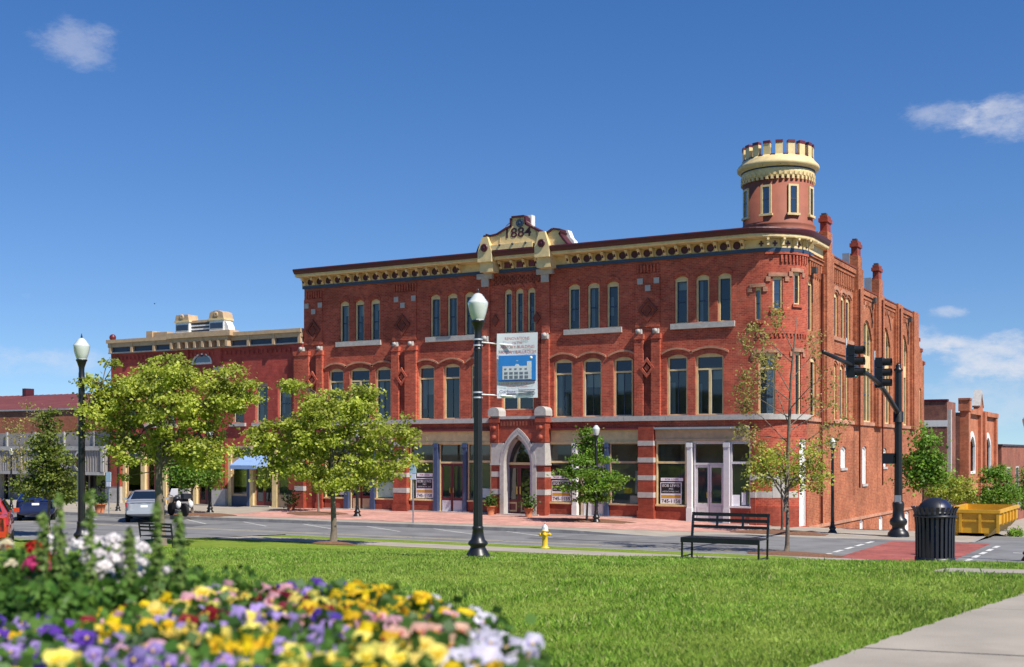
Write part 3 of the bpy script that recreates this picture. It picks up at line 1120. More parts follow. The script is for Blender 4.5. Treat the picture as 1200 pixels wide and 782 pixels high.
# ---- dated gable over the centre
G0, G1 = -31.1, -25.75
def fz(px, py, yy=50.35):
    return fac(px, py, yy)
p = MB()
prof_px = [(560.5, 293), (563, 287), (566, 283), (569.5, 274), (575, 275.5), (583, 273.5), (593, 267), (600, 263.5), (600, 253.5), (614.6, 252), (615.5, 261), (622, 264.5), (634, 270.5), (642, 271.5), (648, 267), (657, 268), (655, 272), (660, 279), (665, 286.5)]
out = [(u_, v_ if v_ < 12.6 else v_ - .10) for u_, v_ in [fz(*q_) for q_ in prof_px]]
out = [(out[0][0], 12.5)] + out[1:-1] + [(out[-1][0], 12.5)]
p.plate(out, [], 50.35, 50.95, 'f', 0)
gable = part(p, 'dated_gable', M['cream'])
m = MB()
for (u0, v0), (u1, v1) in zip(out, out[1:]):
    L_ = math.hypot(u1 - u0, v1 - v0)
    if L_ < .02:
        continue
    nx_, nz_ = -(v1 - v0) / L_, (u1 - u0) / L_
    m.plate([(u0, v0), (u1, v1), (u1 + nx_ * .09, v1 + nz_ * .09), (u0 + nx_ * .09, v0 + nz_ * .09)], [], 50.27, 51.0)
part(m, 'coping', M['maroon'], gable)
# half-round tympanum with the date
c0, c1 = fz(586, 284), fz(629, 281)
n_ = 18
arc = [((c0[0] + c1[0]) / 2 + (c1[0] - c0[0]) / 2 * math.cos(math.pi * i / n_), c0[1] + .95 * math.sin(math.pi * i / n_)) for i in range(n_ + 1)]
arc2 = [((c0[0] + c1[0]) / 2 + (c1[0] - c0[0]) / 2 * 1.03 * math.cos(math.pi * i / n_), c0[1] + .985 * math.sin(math.pi * i / n_)) for i in range(n_ + 1)]
m = MB().plate(arc2 + arc[::-1], [], 50.325, 50.352)
part(m, 'arch_trim', M['buff'], gable)
m = MB()
text_on(m, '1884', (c0[0] + c1[0]) / 2 + .02, c0[1] + .38, .46, 50.335, width=1.35, bold=.015)
part(m, 'date_numerals', M['maroon'], gable)
for (qx, qy) in ((607.5, 261), (568.5, 291), (635.5, 285.5)):
    u, v = fz(qx, qy, 50.2)
    if qx > 600 and qx < 620:
        part(MB().lathe([(.2, 0), (.2, -.04), (.13, -.06), (.10, -.02), (.05, -.07), (.001, -.08)], 16, (u, 50.34, v), 0, axis='y'), 'rosette', M['bluegrey'], gable)
    else:
        m = MB()
        x0, x1 = u - .38, u + .38
        m.plate([(x0, 12.02), (x1, 12.02), (x1, 12.5), (u + .16, 13.2), (u - .14, 13.2), (x0, 12.5)], [], 50.12, 50.6)
        ped = part(m, 'gable_pedestal', M['cream'], gable)
        part(MB().lathe([(.19, 0), (.19, -.05), (.13, -.07), (.10, -.03), (.05, -.08), (.001, -.09)], 16, (u, 50.11, v), 0, axis='y'), 'rosette', M['maroon'], gable)
        part(MB().box(x0 + .02, x1 - .02, 50.3, 50.92, 11.56, 12.1), 'panelled_block', M['cream'], cornice)
# gable plinth strip with knobs and the square panels below it
part(MB().box(-30.0, -27.1, 50.15, 50.6, 12.54, 12.78), 'gable_plinth', M['cream'], gable)
m = MB()
for i in range(4):
    x = -29.55 + .7 * i
    m.sphere((x, 50.14, 12.76), .06, 8)
part(m, 'knob_row', M['bluegrey'], gable)
for i in range(4):
    x = -29.5 + .66 * i
    part(MB().box(x - .16, x + .16, 50.86, 50.93, 11.76, 12.04), 'panel', M['maroon_lt'], cornice)
    part(bracket_mb(x + .33, w=.12), 'bracket', [M['cream'], M['maroon']], cornice)
m = MB().box(-28.7, -26.5, 50.4, 51.3, 12.5, 13.9)
# scrolled side piece of the gable
m = MB()
a0, a1 = fz(655, 268)[0], fz(668, 287)[0]
m.plate([(a0, 12.55), (a1, 12.55), (a1 - .1, 12.8), (a1 - .25, 12.95), (a1 - .4, 13.3), (a0, 13.32)], [], 50.9, 51.3)
part(m, 'gable_scroll', M['white'], gable)
m = MB().box(fz(614, 252)[0] - .02, fz(618, 252)[0], 50.75, 51.1, 13.3, 14.16)
part(m, 'gable_stack', M['white'], gable)

# ---- round corner wall with openings
cw = MB()
CH = []                                     # (theta0, theta1, z0, z1, rise, kind)
for (pa, pb_, yt, yb, k_) in [(883.5, 891.8, 336, 375.5, 3), (905.3, 917.2, 323.5, 363, 3), (930.3, 937.8, 318.5, 357, 3), (888.3, 908.3, 412.8, 486.3, 2), (931.5, 938.5, 412, 487, 3)]:
    t0, z1 = ctheta(pa, yt); t1, z0 = ctheta(pb_, yb)
    _, z1 = ctheta((pa + pb_) / 2, yt); _, z0 = ctheta((pa + pb_) / 2, yb)
    CH.append((t0, t1, z0, z1, k_))
dt0, dt1 = ctheta(936.6)[0], math.pi / 2 - .03
CH.append((dt0, dt1, -.25, 3.55, 5))
tb = sorted(set([math.pi / 2 * i / 24 for i in range(25)] + [h for w_ in CH for h in w_[:2]]))
zb = sorted(set([-1.2, 4.0, 4.36, 8.3, 11.72] + [h for w_ in CH for h in w_[2:4]]))
def cp(t, z, r=RC):
    return (CX + r * math.sin(t), CY - r * math.cos(t), z)
for t0, t1 in zip(tb, tb[1:]):
    for z0, z1 in zip(zb, zb[1:]):
        tm, zm = (t0 + t1) / 2, (z0 + z1) / 2
        if any(h[0] < tm < h[1] and h[2] < zm < h[3] for h in CH):
            continue
        cw.add([cp(t0, z0), cp(t1, z0), cp(t1, z1), cp(t0, z1)], [(0, 1, 2, 3)])
for (t0, t1, z0, z1, _) in CH:
    ts = [t0 + (t1 - t0) * i / 4 for i in range(5)]
    r2 = RC - .26
    for a, b in zip(ts, ts[1:]):
        for z in (z0, z1):
            cw.add([cp(a, z), cp(b, z), cp(b, z, r2), cp(a, z, r2)], [(0, 1, 2, 3)])
    for t in (t0, t1):
        cw.add([cp(t, z0), cp(t, z1), cp(t, z1, r2), cp(t, z0, r2)], [(0, 1, 2, 3)])
part(cw, 'corner_wall', M['brick'])
def cplate(mb, t0, t1, z0, z1, r0, r1, mi=0, n=5):
    ts = [t0 + (t1 - t0) * i / n for i in range(n + 1)]
    vs = [cp(t, z, r) for r in (r0, r1) for z in (z0, z1) for t in ts]
    k = n + 1
    fs = []
    for i in range(n):
        fs += [(i, i + 1, k + i + 1, k + i), (2 * k + i, 2 * k + i + 1, 3 * k + i + 1, 3 * k + i), (i, i + 1, 2 * k + i + 1, 2 * k + i), (k + i, k + i + 1, 3 * k + i + 1, 3 * k + i)]
    fs += [(0, k, 3 * k, 2 * k), (n, k + n, 3 * k + n, 2 * k + n)]
    return mb.add(vs, fs, mi)
for (t0, t1, z0, z1, k_) in CH:
    if k_ == 5:
        m = MB()
        dtt = .035
        cplate(m, t0, t0 + dtt, z0, z1, RC - .05, RC - .2); cplate(m, t1 - dtt, t1, z0, z1, RC - .05, RC - .2)
        cplate(m, t0 + dtt, t1 - dtt, z1 - .1, z1, RC - .05, RC - .2)
        cplate(m, t0 + dtt, t1 - dtt, 2.25, 2.35, RC - .05, RC - .2)
        cplate(m, t0 + dtt, t1 - dtt, 2.35, z1 - .1, RC - .12, RC - .15)
        dr = part(m, 'door_frame', M['white'])
        m = MB()
        cplate(m, t0 + dtt, t1 - dtt, z0, 2.25, RC - .12, RC - .17)
        cplate(m, t0 + dtt + .03, t1 - dtt - .03, z0 + .15, .8, RC - .11, RC - .12)
        cplate(m, t0 + dtt + .03, t1 - dtt - .03, .95, 2.1, RC - .11, RC - .12)
        part(m, 'door', M['white'])
        continue
    f = MB()
    ft = .07 / RC
    cplate(f, t0, t0 + ft, z0, z1, RC - .06, RC - .2); cplate(f, t1 - ft, t1, z0, z1, RC - .06, RC - .2)
    cplate(f, t0 + ft, t1 - ft, z0, z0 + .06, RC - .06, RC - .2); cplate(f, t0 + ft, t1 - ft, z1 - .16, z1, RC - .06, RC - .2)
    zt = z0 + (z1 - z0) * .745
    if k_ == 2:
        cplate(f, t0 + ft, t1 - ft, zt - .04, zt + .04, RC - .07, RC - .2)
    else:
        cplate(f, t0 + ft, t1 - ft, (z0 + z1) / 2 - .02, (z0 + z1) / 2 + .02, RC - .1, RC - .2, 1)
    w = part(f, 'window', [M['cream'], M['bluegrey']])
    g_ = MB()
    cplate(g_, t0 + ft, t1 - ft, z0 + .06, z1 - .16, RC - .14, RC - .15, 0, 2)
    part(g_, 'pane', M['pane'], w)
    s_ = MB()
    cplate(s_, t0 - .06, t1 + .06, z0 - .13, z0 - .003, RC - .1, RC + .08)
    if k_ == 3:
        part(s_, 'window_sill', M['brick'], w)
    lm = MB()
    cplate(lm, t0 - .16, t0 - .05, z1 - .22, z1 - .02, RC - .02, RC + .05)
    cplate(lm, t0 - .10, t1 + .10, z1 - .02, z1 + .14, RC - .02, RC + .06)
    cplate(lm, t1 + .05, t1 + .16, z1 - .22, z1 - .02, RC - .02, RC + .05)
    part(lm, 'label_mould', M['brick_lt'], w)
m = MB()
cplate(m, 0.001, math.pi / 2 + .0, 4.365, 4.595, RC - .1, RC + .17, 0, 14)
part(m, 'sill_course', M['stone'])
m = MB()
cplate(m, 0.05, 1.5, 8.05, 8.2, RC - .05, RC + .05, 0, 12)
for i in range(14):
    t = .06 + i * .104
    cplate(m, t, t + .05, 7.9, 8.05, RC - .05, RC + .05, 0, 1)
part(m, 'corbel_table', M['brick'])
m = MB()
for i in range(9):
    t = .62 + i * .104
    cplate(m, t, t + .05, 11.1, 11.45, RC - .05, RC + .07, 0, 1)
cplate(m, 0.25, 1.56, 11.45, 11.55, RC - .05, RC + .1, 0, 12)
part(m, 'corbel_table', M['brick'])
# ground storey of the corner: banded pier and pale blocks
m = MB()
for z0, z1 in ((1.0, 1.28), (1.75, 2.0)):
    m = MB()
    cplate(m, .02, dt0 - .05, z0, z1, RC - .05, RC + .012, 0, 8)
    part(m, 'stone_band', M['stone'])
m = MB()
cplate(m, .42, .80, 1.003, 1.95, RC - .05, RC + .02, 0, 4)
part(m, 'stone_panel', M['stone'])
m = MB()
cplate(m, .0, dt0 - .03, -.6, .62, RC - .05, RC + .03, 0, 8)
part(m, 'painted_base', M['brick_paint'])

# ---- turret on the corner
TX, TY, _z = at(911.5, 300, 54.9)
TR = 1.55
def tz(py):
    return EYE - (py - HOR) / FPX * (54.9 - TR)
zT = tz(205)
t_ = MB().lathe([(TR + .1, 11.9), (TR + .1, tz(266)), (TR + .06, tz(264)), (TR + .1, tz(262)), (TR + .1, tz(260)), (TR, tz(258)), (TR, zT)], 48, (TX, TY, 0))
M['turret'] = pm('painted_turret_brick', (.29, .088, .05), .7, var=.12, scale=3, bump=.25, bscale=16)
turret = part(t_, 'turret', M['turret'])
def tz(py):
    return EYE - (py - HOR) / FPX * (54.9 - TR)
zc0 = tz(209) + .16                                # foot of the dentil band
t_ = MB().lathe([(TR - .02, zc0 - .05), (TR + .06, zc0 - .02), (TR + .06, zc0 + .32), (TR + .02, zc0 + .36)], 48, (TX, TY, 0))
for i in range(44):
    a = 2 * math.pi * i / 44
    for j, zz in enumerate((zc0 - .16, zc0 + .02)):
        a2 = a + j * math.pi / 44
        o = Vector((TX + (TR + .09) * math.cos(a2), TY + (TR + .09) * math.sin(a2), zz))
        ux, nn = Vector((-math.sin(a2), math.cos(a2), 0)), Vector((math.cos(a2), math.sin(a2), 0))
        vs = [o + ux * q1 + nn * q2 + Vector((0, 0, q3)) for q3 in (0, .15) for q2 in (-.12, 0) for q1 in (-.055, .055)]
        t_.add(vs, [(0, 2, 3, 1), (4, 5, 7, 6), (0, 1, 5, 4), (2, 6, 7, 3), (0, 4, 6, 2), (1, 3, 7, 5)])
part(t_, 'dentil_band', M['cream'], turret)
t_ = MB().lathe([(TR + .07, zc0 + .34), (TR + .10, zc0 + .44)], 48, (TX, TY, 0))
for i in range(14):
    a = 2 * math.pi * (i + .3) / 14
    t_.sphere((TX + (TR + .14) * math.cos(a), TY + (TR + .14) * math.sin(a), zc0 + .5), .09, 8)
part(t_, 'blue_band', M['bluegrey'], turret)
zp = zc0 + .38
zq = tz(182) - .1
t_ = MB().lathe([(TR + .05, zp), (TR + .18, zp + .04), (TR + .26, zp + .12), (TR + .27, zp + .2), (TR + .24, zp + .26), (TR + .06, zp + .46), (TR + .02, zp + .55), (TR + .02, zq + .12),
                 (TR - .2, zq + .12), (TR - .2, zp + .3), (.01, zp + .3)], 48, (TX, TY, 0))
part(t_, 'parapet', M['cream'], turret)
zm1 = tz(163.5)
nm = 18
for i in range(nm):
    a = 2 * math.pi * (i + .45) / nm
    hw = .155
    m = MB()
    for z0, z1, mi, r1, r0 in ((zq + .115, zm1 - .12, 0, TR + .02, TR - .2), (zm1 - .12, zm1, 1, TR + .045, TR - .225)):
        a0, a1 = a - hw / TR, a + hw / TR
        vs = [(TX + r * math.cos(q1), TY + r * math.sin(q1), z) for z in (z0, z1) for r in (r0, r1) for q1 in (a0, a1)]
        m.add(vs, [(0, 2, 3, 1), (4, 5, 7, 6), (0, 1, 5, 4), (2, 6, 7, 3), (0, 4, 6, 2), (1, 3, 7, 5)], mi)
    part(m, 'merlon', [M['cream'], M['maroon_lt']], turret)
    b0, b1 = a + hw / TR + .01, a + 2 * math.pi / nm - hw / TR - .01
    m = MB()
    vs = [(TX + r * math.cos(q1), TY + r * math.sin(q1), z) for z in (zq + .11, zq + .2) for r in (TR - .22, TR + .04) for q1 in (b0, b1)]
    m.add(vs, [(0, 2, 3, 1), (4, 5, 7, 6), (0, 1, 5, 4), (2, 6, 7, 3), (0, 4, 6, 2), (1, 3, 7, 5)], 0)
    part(m, 'embrasure_cap', M['maroon_lt'], turret)
for pxs in (874.5, 897.8, 929.5, 950):
    d_ = (pxs - PPX) / FPX
    dxw, dyw = c2w(d_, 1)
    aa, bb, cc = dxw * dxw + dyw * dyw, -2 * (dxw * TX + dyw * TY), TX * TX + TY * TY - TR * TR
    tt = (-bb - math.sqrt(max(0, bb * bb - 4 * aa * cc))) / (2 * aa)
    a = math.atan2(dyw * tt - TY, dxw * tt - TX)
    o = Vector((TX + TR * math.cos(a), TY + TR * math.sin(a), 0))
    ux, nn = Vector((-math.sin(a), math.cos(a), 0)), Vector((math.cos(a), math.sin(a), 0))
    z0, z1 = tz(249.5), tz(215.5)
    def bxt(m, a0, a1, b0, b1, c0_, c1_, mi=0):
        vs = [o + ux * q1 + nn * q2 + Vector((0, 0, q3)) for q3 in (c0_, c1_) for q2 in (b0, b1) for q1 in (a0, a1)]
        m.add(vs, [(0, 2, 3, 1), (4, 5, 7, 6), (0, 1, 5, 4), (2, 6, 7, 3), (0, 4, 6, 2), (1, 3, 7, 5)], mi)
    m = MB()
    bxt(m, -.24, -.15, -.2, .05, z0, z1); bxt(m, .15, .24, -.2, .05, z0, z1)
    bxt(m, -.15, .15, -.2, .05, z1 - .09, z1); bxt(m, -.30, .30, -.2, .10, z0 - .1, z0)
    bxt(m, -.15, .15, -.2, .03, (z0 + z1) / 2 - .02, (z0 + z1) / 2 + .02, 1)
    part(m, 'window_frame', [M['cream'], M['bluegrey']], turret)
    m = MB()
    bxt(m, -.15, .15, -.05, .012, z0, z1 - .09)
    part(m, 'window_pane', M['pane'], turret)

# ---- ground storey of the front: painted piers, fascias, shop fronts
BZ = -.45
def pier(a, b, y0, z1, bands, label=None):
    part(MB().box(a, b, y0, 51.5, BZ, z1), 'shop_pier', M['brick_paint'])
    m = MB()
    for z, h in bands:
        m.box(a - .012, b + .012, y0 - .012, 51.3, z, z + h)
    m.box(a - .05, b + .05, y0 - .05, 51.3, BZ, .42)
    part(m, 'stone_band', M['stone'])
def pier2(a, b, y0, z1, bands):
    part(MB().box(a, b, y0, 51.5, BZ, z1).box(a - .04, b + .04, y0 - .04, 51.3, BZ, .34), 'shop_pier', M['brick_paint'])
    for z, h in bands:
        part(MB().box(a - .012, b + .012, y0 - .012, 51.3, z, z + h), 'stone_band', M['stone'])
BANDS = [(.92, .24), (1.70, .22), (2.50, .22), (3.25, .22)]
pier2(-41.84, -41.1, 50.72, 4.1, BANDS)
pier2(-40.35, -39.97, 50.85, 4.1, [])
pier2(-35.36, -34.55, 50.72, 4.1, BANDS)
pier2(-22.0, -21.27, 50.72, 4.1, BANDS)
pier2(-16.84, -16.62, 50.93, 4.1, [(1.0, .25), (1.75, .25)])
part(MB().box(-41.12, -40.33, 50.95, 51.4, BZ, 4.1), 'infill_panel', M['brick_paint'])

def shopfront(x0, x1, items, fz0, fz1, fascia_mat, ledge_mat, top_mat, zt=2.5, zh=3.38, base=.60):
    # fascia, ledge and head of the shop front
    m = MB().box(x0, x1, 50.93, 51.3, fz0, fz1, 0)
    m.box(x0, x1, 50.90, 51.3, fz0 - .10, fz0 - .002, 0)
    part(m, 'fascia', fascia_mat)
    m = MB().box(x0, x1, 50.74, 51.2, fz1 + .002, fz1 + .09, 0)
    part(m, 'fascia_ledge', ledge_mat)
    part(MB().box(x0, x1, 50.99, 51.36, fz1 + .092, 4.36, 0), 'wall_strip', M['brick'])
    if fz0 - .104 > zh + .004:
        part(MB().box(x0, x1, 51.0, 51.2, zh, fz0 - .104), 'shop_head', top_mat)
    # dark room behind
    r = MB()
    r.box(x0 + .02, x1 - .02, 54.0, 54.1, BZ, 4.0); r.box(x0 - .02, x0 + .02, 51.32, 54.9, BZ, 4.0); r.box(x1 - .02, x1 + .02, 51.32, 54.9, BZ, 4.0)
    r.box(x0 + .02, x1 - .02, 51.32, 54.8, 3.9, 4.0)
    room = part(r, 'shop_interior', M['interior'])
    part(MB().box(x0 + .02, x1 - .02, 51.2, 54.8, -.35, -.05), 'shop_floor', M['interior_fl'], room)
    for it in items:
        kind, a, b = it[0], it[1], it[2]
        if kind == 'win':
            fr = M[it[3]]
            part(MB().box(a, b, 50.95, 51.2, BZ, base - .06), 'bulkhead', M[it[4]])
            f = MB()
            t = .07
            f.plate(rect(a, b, base - .058, zh), [rect(a + t, b - t, base + .03, zt - .05), rect(a + t, b - t, zt + .05, zh - .06)], 50.98, 51.12)
            f.box(a - .01, b + .01, 50.9, 50.98, base - .058, base + .02)
            w = part(f, 'shop_window', fr)
            part(MB().box(a + t, b - t, 51.05, 51.058, base + .03, zt - .05), 'pane', M['shopglass'], w)
            part(MB().box(a + t, b - t, 51.05, 51.058, zt + .05, zh - .06), 'pane', M['shopglass'], w)
        elif kind == 'post':
            part(MB().box(a, b, 50.86, 51.2, BZ, zh).box(a - .02, b + .02, 50.83, 51.2, BZ, .5).box(a - .02, b + .02, 50.83, 51.2, zh - .2, zh), 'shop_post', M[it[3]])
        elif kind == 'door':
            fr, lf, low = M[it[3]], M[it[4]], M[it[5]]
            f = MB()
            t = .06
            zd = zt - .06
            f.plate(rect(a, b, BZ, zh), [rect(a + t, b - t, BZ + .01, zd - .04), rect(a + t, b - t, zd + .05, zh - .06)], 51.04, 51.2)
            d = part(f, 'door_frame', fr)
            part(MB().box(a + t, b - t, 51.1, 51.108, zd + .05, zh - .06), 'pane', M['shopglass'], d)
            xm = (a + b) / 2
            for (u0, u1, hx_) in ((a + t + .004, xm - .008, xm - .10), (xm + .008, b - t - .004, xm + .10)):
                l = MB()
                s = .085
                l.plate(rect(u0, u1, -.2, zd - .045), [rect(u0 + s, u1 - s, .72, zd - .16)], 51.08, 51.13)
                l.plate(rect(u0 + s, u1 - s, -.02, .58), [rect(u0 + s + .06, u1 - s - .06, .06, .5)], 51.06, 51.08, 'f', 1)
                ld = part(l, 'door', [lf, low])
                part(MB().box(u0 + s, u1 - s, 51.1, 51.106, .72, zd - .16), 'pane', M['shopglass'], ld)
                part(MB().box(u0 + s - .02, u1 - s + .02, 51.065, 51.079, -.02, .58), 'kick_panel', low, ld)
                part(MB().box(hx_ - .015, hx_ + .015, 51.02, 51.08, .95, 1.2), 'handle', M['gold'], ld)
shopfront(-39.95, -35.37, [('win', fx(381), fx(404.5), 'cream', 'brick_paint'), ('post', fx(405), fx(409.5), 'blue'), ('door', fx(410), fx(435), 'cream', 'maroon_lt', 'buff'), ('post', fx(435.5), fx(440), 'blue'), ('win', fx(440.5), fx(465), 'cream', 'brick_paint')],
          3.46, 3.98, M['cream'], M['maroon_lt'], M['maroon_lt'])
shopfront(-34.53, -29.8, [('win', fx(480.6), fx(509), 'cream', 'brick_paint'), ('post', fx(509.5), fx(514), 'blue'), ('door', fx(514.5), fx(543.3), 'cream', 'maroon_lt', 'lilac'), ('post', fx(543.8), fx(548), 'blue'), ('win', fx(548.4), fx(576), 'cream', 'brick_paint')],
          3.46, 3.98, M['cream'], M['maroon_lt'], M['maroon_lt'])
shopfront(-26.88, -22.02, [('win', fx(638.6), fx(671.5), 'cream', 'brick_paint'), ('post', fx(672), fx(677), 'white'), ('door', fx(680), fx(709), 'buff', 'lilac', 'white'), ('post', fx(709.5), fx(713.5), 'blue'), ('win', fx(714.5), fx(750.6), 'buff', 'brick_paint')],
          3.46, 3.98, M['cream'], M['maroon_lt'], M['buff'])
shopfront(-21.25, -16.86, [('win', fx(769), fx(804.5), 'cream', 'brick_paint'), ('post', fx(806), fx(811.5), 'white'), ('door', fx(813), fx(848.5), 'lilac', 'lilac', 'lilac'), ('post', fx(849), fx(855.5), 'lilac'), ('win', fx(856), fx(880), 'lilac', 'brick_paint')],
          3.56, 3.98, M['buff'], M['galv'], M['lilac'])
# step stone along the shop fronts
m = MB()
for a, b in ((-39.9, -35.4), (-34.5, -29.8), (-26.86, -22.05), (-21.2, -16.9)):
    m.box(a, b, 50.80, 51.1, -.6, walk_z(a, 51) - .0 if False else min(walk_z(a, 50.8), walk_z(b, 50.8)) + .05)
part(m, 'threshold', M['stone'])

# ---- entrance portal with a pointed arch
PY = 50.42
def px_at(px):
    return fac(px, 529, PY)[0]
def pz(py, px=606):
    return fac(px, py, PY)[1]
pl, pr_ = px_at(576), px_at(638.3)
il, ir = px_at(587), px_at(627.5)
def pointed(x0, x1, zs, za, n=9):
    xm = (x0 + x1) / 2
    w_, h_ = xm - x0, za - zs
    r = (w_ * w_ + h_ * h_) / (2 * w_)
    a1 = math.atan2(h_, r - w_)
    L_ = [(x0 + r - r * math.cos(a1 * i / n), zs + r * math.sin(a1 * i / n)) for i in range(n + 1)]
    return L_ + [(x1 - (p_[0] - x0), p_[1]) for p_ in L_[::-1][1:]]
zs, za = 2.35, pz(501.5)
outer = pointed(il - .05, ir + .05, zs, za)
ptl = MB().plate([(pl, 3.40)] + [(il - .05, 3.40)] + [q_ for q_ in outer if q_[1] > 3.40] + [(ir + .05, 3.40), (pr_, 3.40), (pr_, 4.52), (pl, 4.52)], [], PY, 51.2)
portal = part(ptl, 'entrance_portal', M['brick_paint'])
for u0, u1 in ((pl, il - .055), (ir + .055, pr_)):
    part(MB().box(u0, u1, PY, 51.2, BZ, 2.42), 'portal_pier', M['brick_paint'], portal)
    for z in (.95, 1.78):
        part(MB().box(u0 - .012, u1 + .012, PY - .012, 51.1, z, z + .26), 'stone_band', M['stone'], portal)
# impost blocks and arch ring
m = MB()
lo = [q_ for q_ in outer if q_[1] <= 3.40]
left = [q_ for q_ in lo if q_[0] < (il + ir) / 2]
right = [q_ for q_ in lo if q_[0] > (il + ir) / 2]
m.plate([(pl - .02, 2.425)] + [(left[0][0], 2.425)] + [q_ for q_ in left if q_[1] > 2.43] + [(left[-1][0], 3.395), (pl - .02, 3.395)], [], PY - .03, 51.1)
m.box(pl - .06, il + .0, PY - .07, 51.0, 2.34, 2.423)
part(m, 'impost_block', M['stone'], portal)
m = MB()
m.plate([(pr_ + .02, 3.395), (right[0][0], 3.395)] + [q_ for q_ in right if q_[1] > 2.43] + [(right[-1][0], 2.425), (pr_ + .02, 2.425)], [], PY - .03, 51.1)
m.box(ir - .0, pr_ + .06, PY - .07, 51.0, 2.34, 2.423)
part(m, 'impost_block', M['stone'], portal)
dl, dr_ = fx(594), fx(623.5)
zi = pz(514, 606)
inner2 = pointed(il + .17, ir - .17, zs, za - .33)
ring = MB()
rp_o = [(il - .045, BZ)] + outer + [(ir + .045, BZ)]
rp_i = [(il + .17, BZ)] + inner2 + [(ir - .17, BZ)]
ring.plate(rp_o + rp_i[::-1], [], PY - .045, 50.7)
part(ring, 'arch_ring', M['stone'], portal)
# carved letters round the arch are too worn to read: shallow pits
pits = MB()
for rr in (.08,):
    oo = pointed(il + .05, ir - .05, zs, za - .14, 16)
    for q_ in oo[5:-5]:
        pits.box(q_[0] - .03, q_[0] + .03, PY - .052, PY - .044, q_[1] - .04, q_[1] + .04)
part(pits, 'carved_band', pm('worn_carving', (.34, .32, .33), .9), portal)
# deeper order and recessed doors
inner3 = pointed(dl - .1, dr_ + .1, zs, zi + .08)
ring = MB()
ring.plate([(il + .16, BZ)] + pointed(il + .16, ir - .16, zs, za - .32) + [(ir - .16, BZ)] + ([(dl - .1, BZ)] + inner3 + [(dr_ + .1, BZ)])[::-1], [], 50.62, 51.0)
part(ring, 'inner_order', M['lilac'], portal)
f = MB()
inner4 = pointed(dl + .0, dr_ - .0, zs + .12, zi - .06)
f.plate([(dl - .1, BZ)] + pointed(dl - .1, dr_ + .1, zs, zi + .08) + [(dr_ + .1, BZ)], [inner4, rect(dl, dr_, BZ + .02, zs)], 50.9, 51.05)
df = part(f, 'door_frame', M['cream'], portal)
part(MB().plate(inner4, [], 50.97, 50.98), 'door_fanlight', M['pane2'], portal)
xm = (dl + dr_) / 2
for u0, u1, hx_ in ((dl + .01, xm - .01, xm - .09), (xm + .01, dr_ - .01, xm + .09)):
    l = MB().plate(rect(u0, u1, .02, zs - .02), [rect(u0 + .1, u1 - .1, .72, zs - .16)], 50.95, 51.0)
    l.plate(rect(u0 + .1, u1 - .1, .12, .58), [rect(u0 + .16, u1 - .16, .2, .5)], 50.935, 50.95, 'f', 1)
    l.box(u0 + .1, u1 - .1, 50.97, 50.976, .72, zs - .16, 2)
    l.box(hx_ - .035, hx_ + .035, 50.90, 50.95, .95, 1.32, 3)
    part(l, 'door', [M['maroon_lt'], M['buff'], M['pane2'], M['gold']], portal)
part(MB().box(pl + .3, pr_ - .3, PY - .1, 51.0, -.3, .04), 'door_step', M['stone'], portal)
# parapet of the portal with stone caps and terracotta ornaments
m = MB().box(pl - .04, pr_ + .04, PY - .05, 51.0, 4.523, 4.66)
part(m, 'coping', M['stone'], portal)
m = MB()
for u in np.arange(pl + .5, pr_ - .5, .17):
    m.box(u, u + .09, PY - .04, PY + .02, 4.2, 4.42)
part(m, 'corbel_table', M['brick_dk'], portal)
for (a, b) in ((pl - .10, pl + .46), (pr_ - .46, pr_ + .10)):
    part(MB().box(a + .05, b - .05, PY - .08, 50.98, 3.42, 4.6).box(a, b, PY - .11, 50.98, 4.35, 4.6), 'portal_pedestal', M['brick_paint'], portal)
    hw_ = (b - a) / 2 + .02
    m = MB().plate([(a - .02, 4.665), (b + .02, 4.665), (b + .02, 4.88)] + [((a + b) / 2 + hw_ * math.cos(q_), 4.88 + .22 * math.sin(q_)) for q_ in [math.pi * i / 12 for i in range(1, 12)]] + [(a - .02, 4.88)], [], PY - .14, 50.95)
    part(m, 'stone_cap', M['stone'], portal)
    m = MB().sphere(((a + b) / 2, PY - .1, 4.1), .12, 8).sphere(((a + b) / 2, PY - .1, 3.65), .14, 8)
    part(m, 'terracotta_ornament', M['brick_paint'], portal)

# ---- side wall along the cross street
def sp(px):
    return sid(px)[0]
PILS = [(55.2, 56.4, 13.1), (61.0, 62.1, 12.7), (65.4, 66.8, 12.1), (70.2, 71.5, 11.25), (74.6, 75.95, 11.2)]
outline = [(52.76, -7), (75.95, -7), (75.95, 11.1), (61.0, 11.1), (61.0, 11.92), (55.2, 11.92), (55.2, 11.72), (52.76, 11.72)]
SW3 = [(sp(a), sp(b)) for a, b in ((970.9, 975.6), (977.4, 982.1), (985.4, 990.2), (991.4, 996.4))]
SW2 = [(sp(a), sp(b)) for a, b in ((968.8, 973.2), (975.6, 980.3), (984.2, 988.6), (990.2, 994.3))]
SB = [(sp(1009.5), sp(1021.8)), (sp(1032.4), sp(1043.2)), (sp(1055), sp(1063.5))]
SMALL = [(985, 991.5, 2.2, 3.25), (1010.4, 1015.6, 1.33, 3.28), (1033.6, 1038.8, 2.15, 3.2)]
BASE = [(1007.5, 1012, -1.5, -.42), (1030, 1035, -1.75, -.45), (1060.5, 1065.5, -1.9, -.5)]
E0 = (sp(944.3), sp(951.8))
holes = [arch(a, b, 8.4, 10.5, .14) for a, b in SW3] + [arch(a, b, 4.5, 7.15, .14) for a, b in SW2]
holes += [arch(a, b, 4.5, 9.75, .95, 12) for a, b in SB]
holes += [arch(sp(a), sp(b), z0, z1, .12) for a, b, z0, z1 in SMALL + BASE]
